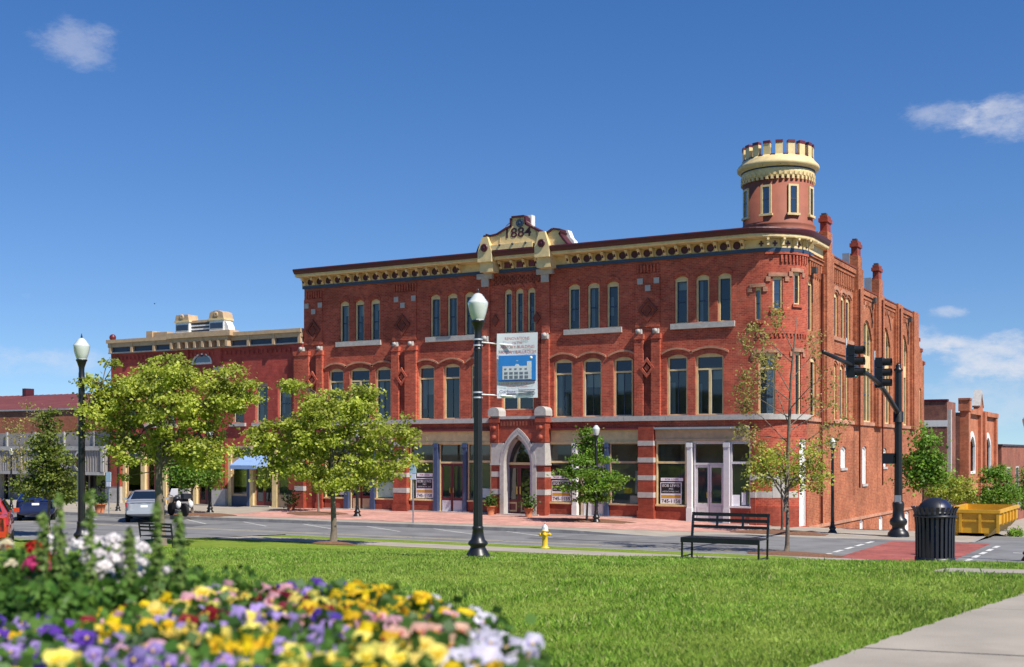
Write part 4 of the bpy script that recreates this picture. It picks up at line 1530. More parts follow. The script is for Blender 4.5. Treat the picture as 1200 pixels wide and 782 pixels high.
holes += [arch(max(52.95, E0[0]), E0[1] + .1, 8.3, 10.55, .14), arch(53.3, 54.2, 4.55, 7.2, .14)]
sw = MB().plate(outline, holes, XS - .36, XS, 's')
part(sw, 'side_wall', M['brick_side'])
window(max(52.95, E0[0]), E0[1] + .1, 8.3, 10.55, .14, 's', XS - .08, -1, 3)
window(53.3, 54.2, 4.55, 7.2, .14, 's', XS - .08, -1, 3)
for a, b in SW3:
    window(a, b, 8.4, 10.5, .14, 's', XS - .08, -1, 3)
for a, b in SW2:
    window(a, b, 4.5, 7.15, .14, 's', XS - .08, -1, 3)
for a, b in SB:
    f = MB()
    w_ = b - a
    cols = [(a + .1, a + w_ * .30), (a + w_ * .36, a + w_ * .64), (a + w_ * .70, b - .1)]
    def topz(u):
        return 9.75 - .95 * (2 * (u - a) / w_ - 1) ** 2 - .12
    inner = [rect(u0, u1, 4.58, 7.3) for u0, u1 in cols]
    inner += [[(u0, 7.95), (u1, 7.95), (u1, topz(u1)), ((u0 + u1) / 2, topz((u0 + u1) / 2)), (u0, topz(u0))] for u0, u1 in cols]
    f.plate(arch(a, b, 4.5, 9.75, .95, 12), inner, XS - .1, XS - .22, 's')
    w = part(f, 'window', M['cream'])
    for i, r in enumerate(inner):
        part(MB().plate(r, [], XS - .18, XS - .19, 's'), 'pane', M['blind'] if i in (0, 3) else M['pane2'], w)
    mm = MB()
    for u0, u1 in cols:
        mm.box(XS - .185, XS - .15, u0, u1, 5.9, 5.96)
        mm.box(XS - .185, XS - .15, u0, u1, 8.6, 8.66)
    part(mm, 'sash', M['bluegrey'], w)
    mould([[(a, b)]], 9.75 + .02, .93, 's', XS - .02, XS + .06, M['brick_lt'], .16, over=.06)
for i, (pa, pb_, z0, z1) in enumerate(SMALL + BASE):
    a, b = sp(pa), sp(pb_)
    f = MB().plate(arch(a, b, z0, z1, .12), [arch(a + .09, b - .09, z0 + .09, z1 - .09, .1)], XS - .06, XS - .18, 's')
    w = part(f, 'window', M['white'])
    part(MB().plate(arch(a + .09, b - .09, z0 + .09, z1 - .09, .1), [], XS - .12, XS - .14, 's'), 'painted_board', M['white'], w)
    part(MB().box(XS - .1, XS + .06, a - .06, b + .06, z0 - .12, z0 - .003), 'window_sill', M['stone'], w)
mould([SW3[:2], SW3[2:]], 10.5, .11, 's', XS - .02, XS + .05, M['brick_lt'], .16, over=.16)
mould([SW2[:2], SW2[2:]], 7.15, .11, 's', XS - .02, XS + .05, M['brick_lt'], .16, over=.16)
part(MB().box(XS - .1, XS + .07, 56.42, 60.98, 8.22, 8.395), 'brick_sill', M['brick_lt'])
part(MB().box(XS - .1, XS + .06, 56.42, 60.98, 7.6, 7.72), 'brick_course', M['brick_side'])
for a, b in ((52.8, 55.18), (56.42, 60.98), (62.12, 65.38), (66.82, 70.18), (71.52, 74.58)):
    part(MB().box(XS - .1, XS + .08, a, b, 4.32, 4.495), 'brick_sill', M['brick_lt'])
part(MB().box(XS - .1, XS + .07, 52.9, 75.9, -.42, -.28), 'water_table', M['brick_lt'])
for i, (a, b, zt_) in enumerate(PILS):
    m = MB().box(XS - .2, XS + .24, a, b, -6.5 if i > 9 else 4.3, min(zt_, 11.95 if i < 2 else 11.15) + .12)
    m.box(XS - .2, XS + .14, a - .1, a, 4.32, 11.0).box(XS - .2, XS + .14, b, b + .1, 4.32, 11.0)
    part(m, 'pilaster', M['brick_side'])
for i, (pp, zb_, zt_) in enumerate(((55.8, 12.08, tuple()), (61.5, 12.08, tuple()), (66.1, 11.28, tuple()))):
    zt_ = (13.75, 13.45, 12.85)[i]
    m = MB().box(XS - .2, XS + .2, pp - .42, pp + .42, zb_, zt_ - .75)
    m.box(XS - .16, XS + .15, pp - .34, pp + .34, zt_ - .75, zt_ - .32, 1).box(XS - .22, XS + .21, pp - .43, pp + .43, zt_ - .32, zt_ - .14, 1).box(XS - .17, XS + .16, pp - .36, pp + .36, zt_ - .14, zt_, 1)
    pn = part(m, 'chimney', [M['brick_side'], M['brick_paint']])
    part(MB().box(XS - .56, XS - .203, pp - .48, pp + .40, zb_ - .6, zb_ + (.95, .75, .9)[i]), 'flashing', M['galv'], pn)
    part(MB().box(XS - .12, XS + .1, pp - .3, pp - .0, zt_ + .002, zt_ + .1), 'chimney_cap', M['roof'], pn)
# corbelled heads between the pilasters
for (a, b, zt_) in ((52.9, 55.1, 11.72), (56.5, 60.9, 11.92), (62.2, 65.3, 11.1), (66.9, 70.1, 11.1), (71.6, 74.5, 11.1)):
    m = MB()
    m.box(XS - .2, XS + .16, a, b, zt_ - .18 if zt_ != 11.72 else zt_ - .2, zt_ + (.06 if zt_ != 11.72 else -.15))
    m.box(XS - .2, XS + .10, a, b, zt_ - .36, zt_ - .21)
    for u in np.arange(a + .1, b - .1, .34):
        m.box(XS - .05, XS + .07, u, u + .17, zt_ - 1.0 if zt_ > 11.2 else zt_ - .62, zt_ - .37)
    part(m, 'corbel_table', M['brick_side'])
    if zt_ != 11.72:
        part(MB().box(XS - .4, XS + .19, a, b, zt_ + .065, zt_ + .13), 'coping', M['brick_dk'])
m = MB().tube([(XS + .09, 54.85, 11.0), (XS + .09, 54.85, 4.2), (XS + .09, 54.85, -.25)], .055, 8)
part(m, 'downpipe', M['brick_dk'])
for pxx, pyy in ((950, 318), (1020.5, 353), (1063, 376)):
    yy, zz = sid(pxx, pyy)
    yy = max(53.2, yy)
    part(MB().box(XS, XS + .28, yy - .18, yy + .1, zz - .1, zz + .16).tube([(XS + .06, yy, zz - .1), (XS + .06, yy, zz - 1.4)], .03, 6), 'scupper', M['roof'])
for pxx in (1000.2, 1027.5, 1048.5):
    yy = sp(pxx)
    part(MB().tube([(XS + .3, yy, 11.0), (XS + .3, yy, 1.2)], .04, 6), 'downpipe', M['brick_dk'])
# rear block, lower and stepped
rb = MB().plate([(76.0, -7), (79.0, -7), (79.0, 8.5), (78.3, 8.75), (78.3, 9.25), (77.5, 9.45), (77.5, 9.85), (76.0, 10.0)],
                [arch(76.5, 77.15, 4.2, 6.9, .12), arch(77.5, 78.15, 4.2, 6.9, .12)], XS - .4, XS - .04, 's')
part(rb, 'rear_wall', M['brick_side'])
for a in (76.5, 77.5):
    window(a, a + .65, 4.2, 6.9, .12, 's', XS - .12, -1, 3)
for z0, y1 in ((8.5, 79.06), (9.25, 78.36), (9.85, 77.56)):
    part(MB().box(XS - .5, XS + .02, y1 - .5, y1 + .03, z0 - .12, z0 + .08), 'coping', M['brick_dk'])
part(MB().box(-41.2, XS - .42, 78.6, 79.0, -7, 8.4).box(-41.25, -40.9, 51.4, 79, -1, 11.6), 'back_wall', M['brick_side'])
part(MB().plate([(-41.0, 51.4), (-17.4, 51.4), (-15.5, 53.4), (-15.5, 78.5), (-41.0, 78.5)], [], 11.3, 11.42, 't'), 'roof', M['roof'])
part(MB().plate([(-41.0, 51.6), (-17.4, 51.6), (-15.5, 53.4), (-15.5, 78.5), (-41.0, 78.5)], [], 3.98, 4.08, 't'), 'upper_floor', M['interior'])
# roof vents seen over the cornice
v_ = tag(MB().box(-37.4, -36.7, 51.6, 52.2, 11.43, 12.78).build('roof_vent', M['galv']), 'small grey vent box on the roof edge of the armory', 'vent')

# ================================================================== ROW BUILDING (left)
ORG2 = (-48.4, 51.0, 0.0)
B = thing('brick_shop_row', 'two storey dark red brick row building with buff cornice and twin capped pedestals', 'building', ORG2)
def partB(mb, name, mats, parent=B, org=None, label=None):
    return mb.build(name, mats, parent, ORG2, label)
XL, XR = fx(130), -41.27
XM = (fx(201) + fx(278)) / 2
WB = [(fx(272.5), fx(286)), (fx(299), fx(313.5)), (fx(325.3), fx(341))]
WB += [(2 * XM - b, 2 * XM - a) for a, b in WB]
lun = (fx(225.5), fx(248.5))
def ell(a, b, z0, z1, n=16):
    return [((a + b) / 2 + (b - a) / 2 * math.cos(math.pi * i / n), z0 + .05 + (z1 - z0 - .05) * math.sin(math.pi * i / n)) for i in range(n + 1)] + [(a, z0), (b, z0)]
holes = [arch(a, b, 4.55, 6.74, .05) for a, b in WB] + [ell(lun[0], lun[1], 7.85, 8.47)]
partB(MB().plate(rect(XL, XR, 3.3, 8.74), holes, 51.0, 51.35), 'front_wall', M['brick_row'])
def pbB(mb, name, mats, parent=B):
    return mb.build(name, mats, parent, ORG2)
for a, b in WB:
    window(a, b, 4.55, 6.74, .05, 'f', 51.1, 1, 3, B, pbB, 'pane2', 'buff')
    partB(MB().box(a - .15, b + .15, 50.86, 51.1, 4.36, 4.545), 'window_sill', M['stone'])
lo = ell(lun[0], lun[1], 7.85, 8.47)
li = ell(lun[0] + .1, lun[1] - .1, 7.95, 8.38)
w = partB(MB().plate(lo, [li], 50.96, 51.1), 'lunette', M['white'])
partB(MB().plate(li, [], 51.04, 51.06), 'pane', M['pane'], w)
# cornice
m = MB().box(XL - .1, XR - .003, 50.7, 51.3, 9.30, 9.5, 0).box(XL - .05, XR - .003, 50.8, 51.3, 9.06, 9.298, 1).box(XL, XR - .003, 50.93, 51.3, 8.78, 9.058, 2).box(XL - .06, XR - .003, 50.84, 51.3, 8.70, 8.776, 3)
corn = partB(m, 'cornice', [M['buff'], M['buff'], M['bluegrey'], M['stone']])
for i in range(9):
    x = XL + .15 + (XR - XL - .3) * i / 8
    partB(MB().box(x - .09, x + .09, 50.76, 50.99, 8.72, 9.32), 'bracket', M['buff'], corn)
# raised centre with two capped pedestals
zt = 9.5
cl, cr = fx(203), fx(277)
m = MB().box(cl, cr, 50.45, 51.2, 9.32, 9.62).box(cl + .25, cr - .25, 50.6, 51.2, 9.1, 9.318)
cb = partB(m, 'centre_cornice', M['buff'])
for i in range(8):
    x = cl + .3 + (cr - cl - .6) * i / 7
    partB(MB().box(x - .08, x + .08, 50.5, 50.95, 8.75, 9.1), 'bracket', M['buff'], cb)
partB(MB().box(fx(227), fx(252), 50.75, 51.1, 9.625, 10.15, 0).box(fx(227), fx(252), 50.7, 51.15, 10.15, 10.28, 1).box(fx(227), fx(252), 50.72, 50.75, 9.75, 9.83, 2).box(fx(227), fx(252), 50.72, 50.75, 9.95, 10.02, 2), 'centre_panel', [M['bluegrey'], M['buff'], M['white']], cb)
for a, b, zt in ((fx(212.5), fx(228), 10.62), (fx(252), fx(268.5), 10.72)):
    m = MB().box(a, b, 50.55, 51.25, 9.625, 10.2, 0).box(a + .06, b - .06, 50.53, 50.55, 9.75, 10.05, 2).box(a - .06, b + .06, 50.5, 51.3, 10.2, 10.3, 1)
    pd = partB(m, 'capped_pedestal', [M['white'], M['cream'], M['bluegrey']], cb)
    xm, hw = (a + b) / 2, (b - a) / 2
    m = MB().plate([(a - .02, 10.302), (b + .02, 10.302), (b - .05, 10.62), (xm + .15, zt), (xm - .15, zt), (a + .05, 10.62)], [], 50.52, 51.28)
    m.lathe([(.16, 0), (.16, -.03), (.08, -.05), (.01, -.02)], 12, (xm, 50.52, 10.5), 0, axis='y')
    partB(m, 'rounded_cap', M['buff'], pd)
m = MB().plate([(fx(268.5), 9.625), (fx(274), 9.625), (fx(273), 9.85), (fx(270.5), 10.1), (fx(268.5), 10.15)], [], 50.6, 51.1)
partB(m, 'scroll', M['white'], cb)
partB(MB().box(fx(251), fx(263), 50.9, 51.05, 7.42, 7.66), 'set_stone', M['stone'])
for a in (fx(214), fx(252)):
    partB(MB().box(a, a + .5, 50.9, 51.02, 7.7, 8.68), 'pilaster', M['brick_row'])
m = MB()
for x in np.arange(XL + .2, XR - .3, .32):
    m.box(x, x + .16, 50.94, 51.0, 8.3, 8.5)
partB(m, 'corbel_table', M['brick_row'])
partB(MB().box(XR - .75, XR - .01, 50.9, 51.02, 3.3, 8.68), 'pilaster', M['brick_row'])
# chimney pot block and finial on the roof
partB(MB().box(fx(159), fx(166), 51.8, 52.6, 8.8, 10.0, 0).box(fx(166) + .01, fx(182), 51.9, 52.5, 8.8, 9.92, 0), 'chimney', M['buff'])
partB(MB().sphere((fx(132), 51.0, 9.66), .2, 12), 'finial', M['maroon_lt'])
# ground floor
def pierB(a, b):
    partB(MB().box(a, b, 50.75, 51.4, .95, 3.3).box(a + .18, b - .18, 50.70, 51.3, .95, 3.3), 'shop_pier', M['brick_paint'])
    partB(MB().box(a - .02, b + .02, 50.72, 51.4, -.5, .946).box(a - .05, b + .05, 50.69, 51.4, -.5, -.1 + .2), 'stone_base', M['stone'])
for a, b in ((fx(131.5), fx(144.5)), (fx(212.5), fx(224.5)), (fx(250), fx(267.5)), (fx(346.8) - .05, XR - .6)):
    pierB(a, min(b, -41.9))
partB(MB().box(XL, XR - .6, 50.96, 51.3, 3.2, 3.299), 'shop_head', M['buff'])
def bayB(x0, x1, items):
    r = MB()
    r.box(x0, x1, 54.4, 54.5, -.4, 3.3); r.box(x0 - .05, x0, 51.3, 54.5, -.4, 3.3); r.box(x1, x1 + .05, 51.3, 54.5, -.4, 3.3); r.box(x0, x1, 51.3, 54.4, 3.25, 3.3)
    room = partB(r, 'shop_interior', M['interior'])
    partB(MB().box(x0, x1, 51.2, 54.4, -.4, -.02), 'shop_floor', M['interior_fl'], room)
    for it in items:
        k_, a, b = it[:3]
        if k_ == 'post':
            partB(MB().box(a, b, 50.9, 51.2, -.4, 3.2), 'shop_post', M[it[3]])
        elif k_ == 'win':
            partB(MB().box(a, b, 50.97, 51.15, -.4, .55), 'bulkhead', M[it[3]])
            f = MB().plate(rect(a, b, .552, 3.2), [rect(a + .07, b - .07, .68, 2.42), rect(a + .07, b - .07, 2.68, 3.12)], 51.0, 51.1)
            w_ = partB(f, 'shop_window', M['buff'])
            partB(MB().box(a + .07, b - .07, 51.04, 51.048, .68, 2.42), 'pane', M['shopglass'], w_)
            m_ = MB().box(a + .07, b - .07, 51.04, 51.05, 2.68, 3.12)
            partB(m_, 'pane', M['pane_stain'], w_)
            m_ = MB()
            for u in np.arange(a + .25, b - .1, .2):
                m_.box(u - .01, u + .01, 51.02, 51.04, 2.68, 3.12)
            for z_ in (2.83, 2.97):
                m_.box(a + .07, b - .07, 51.022, 51.038, z_ - .01, z_ + .01)
            partB(m_, 'glazing_bars', M['bluegrey'], w_)
        else:
            f = MB().plate(rect(a, b, -.1, 3.2), [rect(a + .06, b - .06, -.08, 2.38), rect(a + .06, b - .06, 2.5, 3.12)], 51.05, 51.15)
            d_ = partB(f, 'door_frame', M['buff'])
            partB(MB().box(a + .06, b - .06, 51.1, 51.108, 2.5, 3.12), 'pane', M['shopglass'], d_)
            xm = (a + b) / 2
            for u0, u1 in ((a + .065, xm - .01), (xm + .01, b - .065)):
                l = MB().plate(rect(u0, u1, .03, 2.37), [rect(u0 + .08, u1 - .08, .3, 2.25)], 51.08, 51.13)
                dd = partB(l, 'door', M['maroon_lt'])
                partB(MB().box(u0 + .08, u1 - .08, 51.1, 51.106, .3, 2.25), 'pane', M['shopglass'], dd)
            partB(MB().box(a, b, 50.7, 51.1, -.3, .06), 'door_step', M['concrete'])
bayB(fx(145), fx(212), [('post', fx(145), fx(148.5), 'cream'), ('win', fx(149), fx(166), 'buff'), ('post', fx(166.3), fx(171), 'cream'), ('door', fx(171.5), fx(190), 0), ('post', fx(190.5), fx(196), 'cream'), ('win', fx(196.5), fx(212), 'buff')])
bayB(fx(225), fx(250), [('post', fx(225), fx(231.5), 'cream'), ('door', fx(232), fx(249.5), 0)])
bayB(fx(268), fx(346), [('post', fx(268), fx(272), 'cream'), ('win', fx(272.2), fx(290), 'bluegrey'), ('post', fx(290.4), fx(293.4), 'blue'), ('post', fx(293.7), fx(297.5), 'cream'), ('door', fx(298), fx(319.5), 0), ('post', fx(320), fx(325.5), 'cream'), ('win', fx(326), fx(346), 'buff')])
partB(MB().box(XL, XR, 74, 74.3, -1, 8.7).box(XL, XL + .3, 51.4, 74, -1, 8.72), 'back_wall', M['brick_old'])
partB(MB().box(XL + .3, XR, 51.4, 74, 8.5, 8.6), 'roof', M['roof'])
partB(MB().box(XL + .3, XR, 51.4, 74, 3.31, 3.4), 'upper_floor', M['interior'])

# ================================================================== GREY SHOP (far left) and the warehouse behind it
ORG3 = (-64.0, 51.0, 0.0)
Gs = thing('grey_shop', 'low grey shop with ribbed fascia and white trim at far left', 'building', ORG3)
def partG(mb, name, mats, parent=Gs):
    return mb.build(name, mats, parent, ORG3)
M['trimgrey'] = pm('dull_white_trim', (.42, .40, .37), .7, var=.2, scale=3)
M['greyclad'] = pm('grey_ribbed_cladding', (.30, .27, .25), .7, var=.1)
gx0, gx1 = -92.0, XL - .06
m = MB().box(gx0, gx1, 50.6, 51.2, 1.75, 3.05)
for x in np.arange(gx0 + .1, gx1, .22):
    m.box(x, x + .07, 50.57, 50.6, 1.8, 3.0)
fa = partG(m, 'fascia', M['greyclad'])
partG(MB().box(gx0, gx1, 50.5, 51.3, 3.052, 3.3).box(gx0, gx1, 50.52, 50.6, 1.6, 1.78), 'white_trim', M['trimgrey'], fa)
for pxx in (5, 31, 79, 127):
    x = fx(pxx)
    partG(MB().box(x - .12, x + .12, 50.5, 50.57, 1.79, 3.04), 'white_trim', M['trimgrey'], fa)
m = MB()
th_ = [2 * math.pi * i / 16 for i in range(16)]
ox = fx(100.5)
m.plate([(ox + .42 * math.cos(t), 2.42 + .62 * math.sin(t)) for t in th_], [[(ox + .3 * math.cos(t), 2.42 + .48 * math.sin(t)) for t in th_]], 50.46, 50.56)
m.plate([(ox + .3 * math.cos(t), 2.42 + .48 * math.sin(t)) for t in th_], [], 50.49, 50.55, 'f', 1)
partG(m, 'oval_sign', [M['trimgrey'], M['maroon']])
partG(MB().box(gx0, gx1, 51.6, 52, 3.0, 4.15), 'parapet', M['greyclad'])
for x in np.arange(gx0 + .5, gx1 - .4, 2.6):
    partG(MB().box(x, x + .12, 51.5, 51.6, 3.31, 4.2), 'parapet_post', M['trimgrey'])
m = MB().box(gx0, gx1, 55, 55.2, -.5, 3).box(gx0, gx1, 51.2, 55, 1.75, 1.9)
partG(m, 'recessed_wall', M['interior'])
for i in range(15):
    x = gx1 - .3 - i * 2.4
    partG(MB().box(x - .12, x + .12, 51.0, 51.25, -.4, 1.75), 'shop_post', M['trimgrey'])
    w = partG(MB().plate(rect(x - 2.2, x - .2, -.2, 1.7), [rect(x - 2.1, x - .3, .45, 1.6)], 51.6, 51.7), 'shop_window', M['greyclad'])
    partG(MB().box(x - 2.1, x - .3, 51.64, 51.65, .45, 1.6), 'pane', M['pane2'], w)
partG(MB().box(gx0, gx1, 52, 60.5, 2.9, 3.0), 'roof', M['roof'])
ORG4 = (-80.0, 62.0, 0.0)
Wh = thing('brick_warehouse', 'long orange brick warehouse with dull maroon metal roof behind the grey shop', 'building', ORG4)
def partW(mb, name, mats, parent=Wh):
    return mb.build(name, mats, parent, ORG4)
def yfac(px, py, yy):
    return fac(px, py, yy)
ztop = yfac(60, 481, 62)[1]
partW(MB().box(-140, -57, 62, 62.4, -1, ztop), 'front_wall', M['brick_org'])
partW(MB().box(-140, -57, 61.9, 62.45, ztop + .002, ztop + .12), 'coping', M['stone'])
zr = yfac(60, 463, 84)[1]
M['rust'] = pm('faded_maroon_metal_roof', (.17, .05, .055), .65, var=.15, scale=.6, stain=((.24, .10, .09), .4, .4))
m = MB().add([(-140, 62.4, ztop - .1), (-57, 62.4, ztop - .1), (-57, 84, zr), (-140, 84, zr), (-57, 106, ztop - .1), (-140, 106, ztop - .1)], [(0, 1, 2, 3), (3, 2, 4, 5)])
for x in np.arange(-139, -57, .9):
    m.add([(x, 62.4, ztop - .1), (x + .06, 62.4, ztop - .1), (x + .06, 84, zr), (x, 84, zr), (x, 62.4, ztop - .03), (x + .06, 62.4, ztop - .03), (x + .06, 84, zr + .07), (x, 84, zr + .07)], [(4, 5, 6, 7), (0, 4, 7, 3), (1, 2, 6, 5)])
partW(m, 'roof', M['rust'])
partW(MB().box(yfac(26, 460, 82)[0], yfac(30, 460, 82)[0], 82, 83, zr - 1, zr + .6), 'roof_vent', M['maroon'])
partW(MB().box(-139.9, -57.1, 105.6, 105.9, -1, ztop - .1), 'back_wall', M['brick_old'])

# ================================================================== BUILDINGS DOWN THE SIDE STREET
def plain_building(name, label, org):
    o = thing(name, label, 'building', org)
    return o, (lambda mb, nm, mats, parent=o: mb.build(nm, mats, parent, org))
yA = 90.5
o, pC = plain_building('old_brick_building', 'dark weathered brick building with white painted band behind the armory', (-24, yA, -3))
za_ = 6.55
M['brick_sh'] = M['brick_old']
pC(MB().box(-40, -15.55, yA, yA + .4, -6, za_).box(-15.95, -15.55, yA + .4, 94.0, -6, za_), 'front_wall', M['brick_old'])
pC(MB().box(-40, -15.5, yA - .06, yA + .5, za_ + .002, za_ + .14), 'coping', M['maroon'])
pC(MB().box(-40, -15.52, yA - .03, yA, 4.75, 5.2), 'white_band', M['white'])
xb = c2w((1096.5 - 600) / FPX * 86, 86)[0]
pC(MB().box(-40, -15.6, yA + .4, 94, za_ - .3, za_ - .2), 'roof', M['roof'])
m = MB().box(-23.4, -21.4, 91.5, 93.0, za_ - .2, 7.7, 0)
pC(m, 'chimney', M['brick_org'])
pC(MB().box(-23.45, -22.0, 91.45, 93.05, 7.702, 8.0, 0), 'chimney_cap', M['roof'])
pC(MB().box(-34, -23.6, 92.0, 93.5, za_ - .2, 7.45, 0), 'parapet', M['greyclad'])
for yy0 in (sid(1121.5)[0],):
    pC(MB().box(-15.546, -15.3, yA + .1, yA + .5, -6, za_ - .6), 'corner_strip', M['stone'])
o, pD = plain_building('gabled_brick_building', 'orange brick building with pointed centre gable and white arched windows', (-20, 94.2, -3))
y0, y1 = sp(1131.5), sp(1166)
ym = sp(1149.5)
zt = 6.05
WD = [(sp(1135.5), sp(1141.8)), (sp(1154), sp(1160))]
pD(MB().plate([(y0, -6), (y1, -6), (y1, zt), (ym + 1.3, zt), (ym + .95, zt + .35), (ym, 7.55), (ym - .95, zt + .35), (ym - 1.3, zt), (y0, zt)],
              [arch(a, b, 1.4, 4.3, .8, 10) for a, b in WD] + [rect(y0 + 1.2, y0 + 4.2, -2.9, 0.1), rect(ym + 1, ym + 4.4, -2.9, .1)], XS - .4, XS, 's'), 'street_wall', M['brick_org'])
pD(MB().box(-38, XS - .41, y0 - .02, y0 + .35, -6, zt - .2), 'side_wall', M['brick_old'])
for a, b in WD:
    w = pD(MB().plate(arch(a - .15, b + .15, 1.3, 4.5, .9, 10), [arch(a + .08, b - .08, 1.5, 4.1, .7, 10)], XS - .1, XS + .06, 's'), 'window', M['white'])
    pD(MB().plate(arch(a + .08, b - .08, 1.5, 4.1, .7, 10), [], XS - .2, XS - .22, 's'), 'pane', M['pane2'], w)
for a, b in ((y0 + 1.2, y0 + 4.2), (ym + 1, ym + 4.4)):
    w = pD(MB().plate(rect(a, b, -2.9, .1), [rect(a + .2 + i * (b - a - .3) / 3, a + .1 + (i + 1) * (b - a - .3) / 3, -2.2, -.2) for i in range(3)], XS - .2, XS - .05, 's'), 'shop_window', M['white'])
    pD(MB().box(XS - .18, XS - .17, a + .1, b - .1, -2.3, -.15), 'pane', M['pane2'], w)
for a in (y0, ym - 1.5, ym + .7, y1 - .8):
    pD(MB().box(XS, XS + .22, a, a + .8, -6, zt + .1), 'pilaster', M['brick_org'])
pD(MB().box(XS - .5, XS + .3, y0 - .1, y0 + .7, zt - .1, zt + .7).box(XS - .5, XS + .34, y0 - .16, y0 + .76, zt + .7, zt + .85), 'pinnacle', M['brick_org'])
pD(MB().box(XS - .5, XS + .27, y0 + .8, ym - 1.5, zt - .28, zt + .08).box(XS - .5, XS + .27, ym + 1.5, y1 + .1, zt - .28, zt + .08), 'corbel_course', M['brick_org'])
m = MB().plate([(ym - .95, zt + .36), (ym, 7.56), (ym + .95, zt + .36), (ym + 1.1, zt + .5), (ym, 7.8), (ym - 1.1, zt + .5)], [], XS - .5, XS + .08, 's')
pD(m, 'gable_coping', M['stone'])
pD(MB().box(-38, XS - .4, y0 + .36, y1, zt - .5, zt - .4), 'roof', M['roof'])
pD(MB().box(-38, XS - .02, y1 - .3, y1, -6, zt - .1), 'back_wall', M['brick_old'])
M['brick_low'] = brick_mat('brick_low_brown', (.26, .075, .045), (.32, .10, .06), (.28, .15, .1))
o, pE = plain_building('low_brick_building', 'low brown brick building at the far end of the side street', (-14, 116, -4))
pE(MB().box(-40, XS, 113, 113.4, -6, 3.45).box(XS - .4, XS, 113.4, 150, -6, 3.4), 'walls', M['brick_low'])
pE(MB().box(-40, XS + .1, 112.9, 150, 3.452, 3.62), 'coping', M['maroon'])
pE(MB().box(-30, XS + .06, 112.9, 112.98, -2.3, -1.8).box(XS, XS + .06, 113, 150, -2.3, -1.8), 'pale_band', M['galv'])
pE(MB().box(-22, -18, 114, 117, 3.63, 4.1), 'roof_hatch', M['roof'])
for i in range(3):
    a = 116 + i * 6
    w = pE(MB().plate(rect(a, a + 2.2, -1.2, 1.6), [rect(a + .15, a + 2.05, -1.05, 1.45)], XS - .02, XS + .05, 's'), 'window', M['stone'])
    pE(MB().box(XS + .003, XS + .012, a + .15, a + 2.05, -1.05, 1.45), 'pane', M['pane2'], w)

# ================================================================== ADDED BEHIND THE CAMERA (unseen buildings put in for the windows to reflect)
def reflected_block(name, label, x0, x1, y, h, wallm, nfl, nw):
    org = ((x0 + x1) / 2, y, 1.2)
    o = thing(name, label, 'building', org)
    holes = []
    fh = (h - 1.2) / nfl
    for f_ in range(nfl):
        for i in range(nw):
            cx_ = x0 + (x1 - x0) * (i + .5) / nw
            ww = (x1 - x0) / nw * .27
            holes.append(rect(cx_ - ww, cx_ + ww, 1.2 + f_ * fh + .9, 1.2 + f_ * fh + fh * .8))
    MB().plate(rect(x0, x1, .4, 1.2 + h), holes, y, y - .4).build('front_wall', wallm, o, org)
    for r in holes:
        MB().box(r[0][0], r[1][0], y - .3, y - .28, r[0][1], r[2][1]).build('window', M['pane2'], o, org)
    MB().box(x0 - .2, x1 + .2, y - .5, y + .35, 1.2 + h + .003, 1.2 + h + .5).build('cornice', M['stone'], o, org)
    MB().box(x0, x0 + .3, y - 14, y - .41, .4, 1.2 + h).box(x1 - .3, x1, y - 14, y - .41, .4, 1.2 + h).box(x0 + .31, x1 - .31, y - 14, y - .41, h, h + .2).build('side_wall', wallm, o, org)
M['opp1'] = pm('pale_stucco', (.42, .38, .31), .85, var=.15, scale=.8)
reflected_block('reflected_stucco_block', 'pale stucco building added unseen behind the viewpoint for the windows to reflect', -74, -48, -48, 9.5, M['opp1'], 3, 8)
reflected_block('reflected_brick_block', 'brown brick building added unseen behind the viewpoint for the windows to reflect', -47, -26, -50, 12.5, M['brick_old'], 3, 6)
reflected_block('reflected_grey_block', 'tall grey block added unseen behind the viewpoint for the windows to reflect', -25, -6, -48, 14.5, M['greyclad'], 4, 6)

# ================================================================== STREET FURNITURE
LAMPS = 'black street lamps with acorn globes'
M['globe'] = pm('frosted_lamp_glass', (.60, .63, .59), .18, var=.08, scale=6, coat=.7)
def make_lamp(loc, label):
    t = thing('street_lamp', label, 'street lamp', loc, 0, LAMPS)
    pr = [(.205, 0), (.205, .03), (.19, .06), (.15, .12), (.125, .165), (.125, .185), (.155, .21), (.165, .235), (.155, .26), (.115, .30), (.10, .36), (.088, .46), (.094, .47), (.094, .50), (.08, .52)]
    MB().lathe(pr, 24).build('lamp_base', M['black'], t)
    MB().lathe([(.078, .5), (.064, 3.4)], 24, flute=-.06, nf=1, smooth=False).build('pole', M['black'], t)
    MB().lathe([(.064, 3.4), (.072, 3.41), (.072, 3.44), (.062, 3.45), (.062, 3.62), (.055, 3.66), (.06, 3.74), (.10, 3.86), (.115, 3.88), (.115, 3.905), (.09, 3.91)], 24).build('capital', M['black'], t)
    MB().lathe([(.092, 3.905), (.108, 3.93), (.138, 4.02), (.160, 4.12), (.170, 4.18), (.170, 4.20), (.155, 4.222), (.142, 4.228), (.138, 4.245), (.118, 4.268), (.112, 4.274), (.108, 4.288), (.086, 4.312), (.080, 4.317), (.076, 4.33), (.04, 4.352), (.01, 4.355)], 40, flute=-.03, nf=1).build('lamp_globe', M['globe'], t)
    MB().lathe([(.022, 4.34), (.03, 4.352), (.016, 4.365), (.02, 4.385), (.004, 4.45)], 10).build('finial', M['black'], t)
    MB().lathe([(.27, -.3), (.27, .0), (.25, .012)], 20).build('footing', M['concrete'], t)
    return t
def place(px, py, ytop=None):
    x, y, z, Y = hit(px, py)
    return (x, y, z), Y, (None if ytop is None else (py - ytop) * Y / FPX)
L0, Y0, h0 = place(560, 653.5, 337)
lamp0 = make_lamp(L0, 'tallest black street lamp, on the lawn, carrying the printed banner')
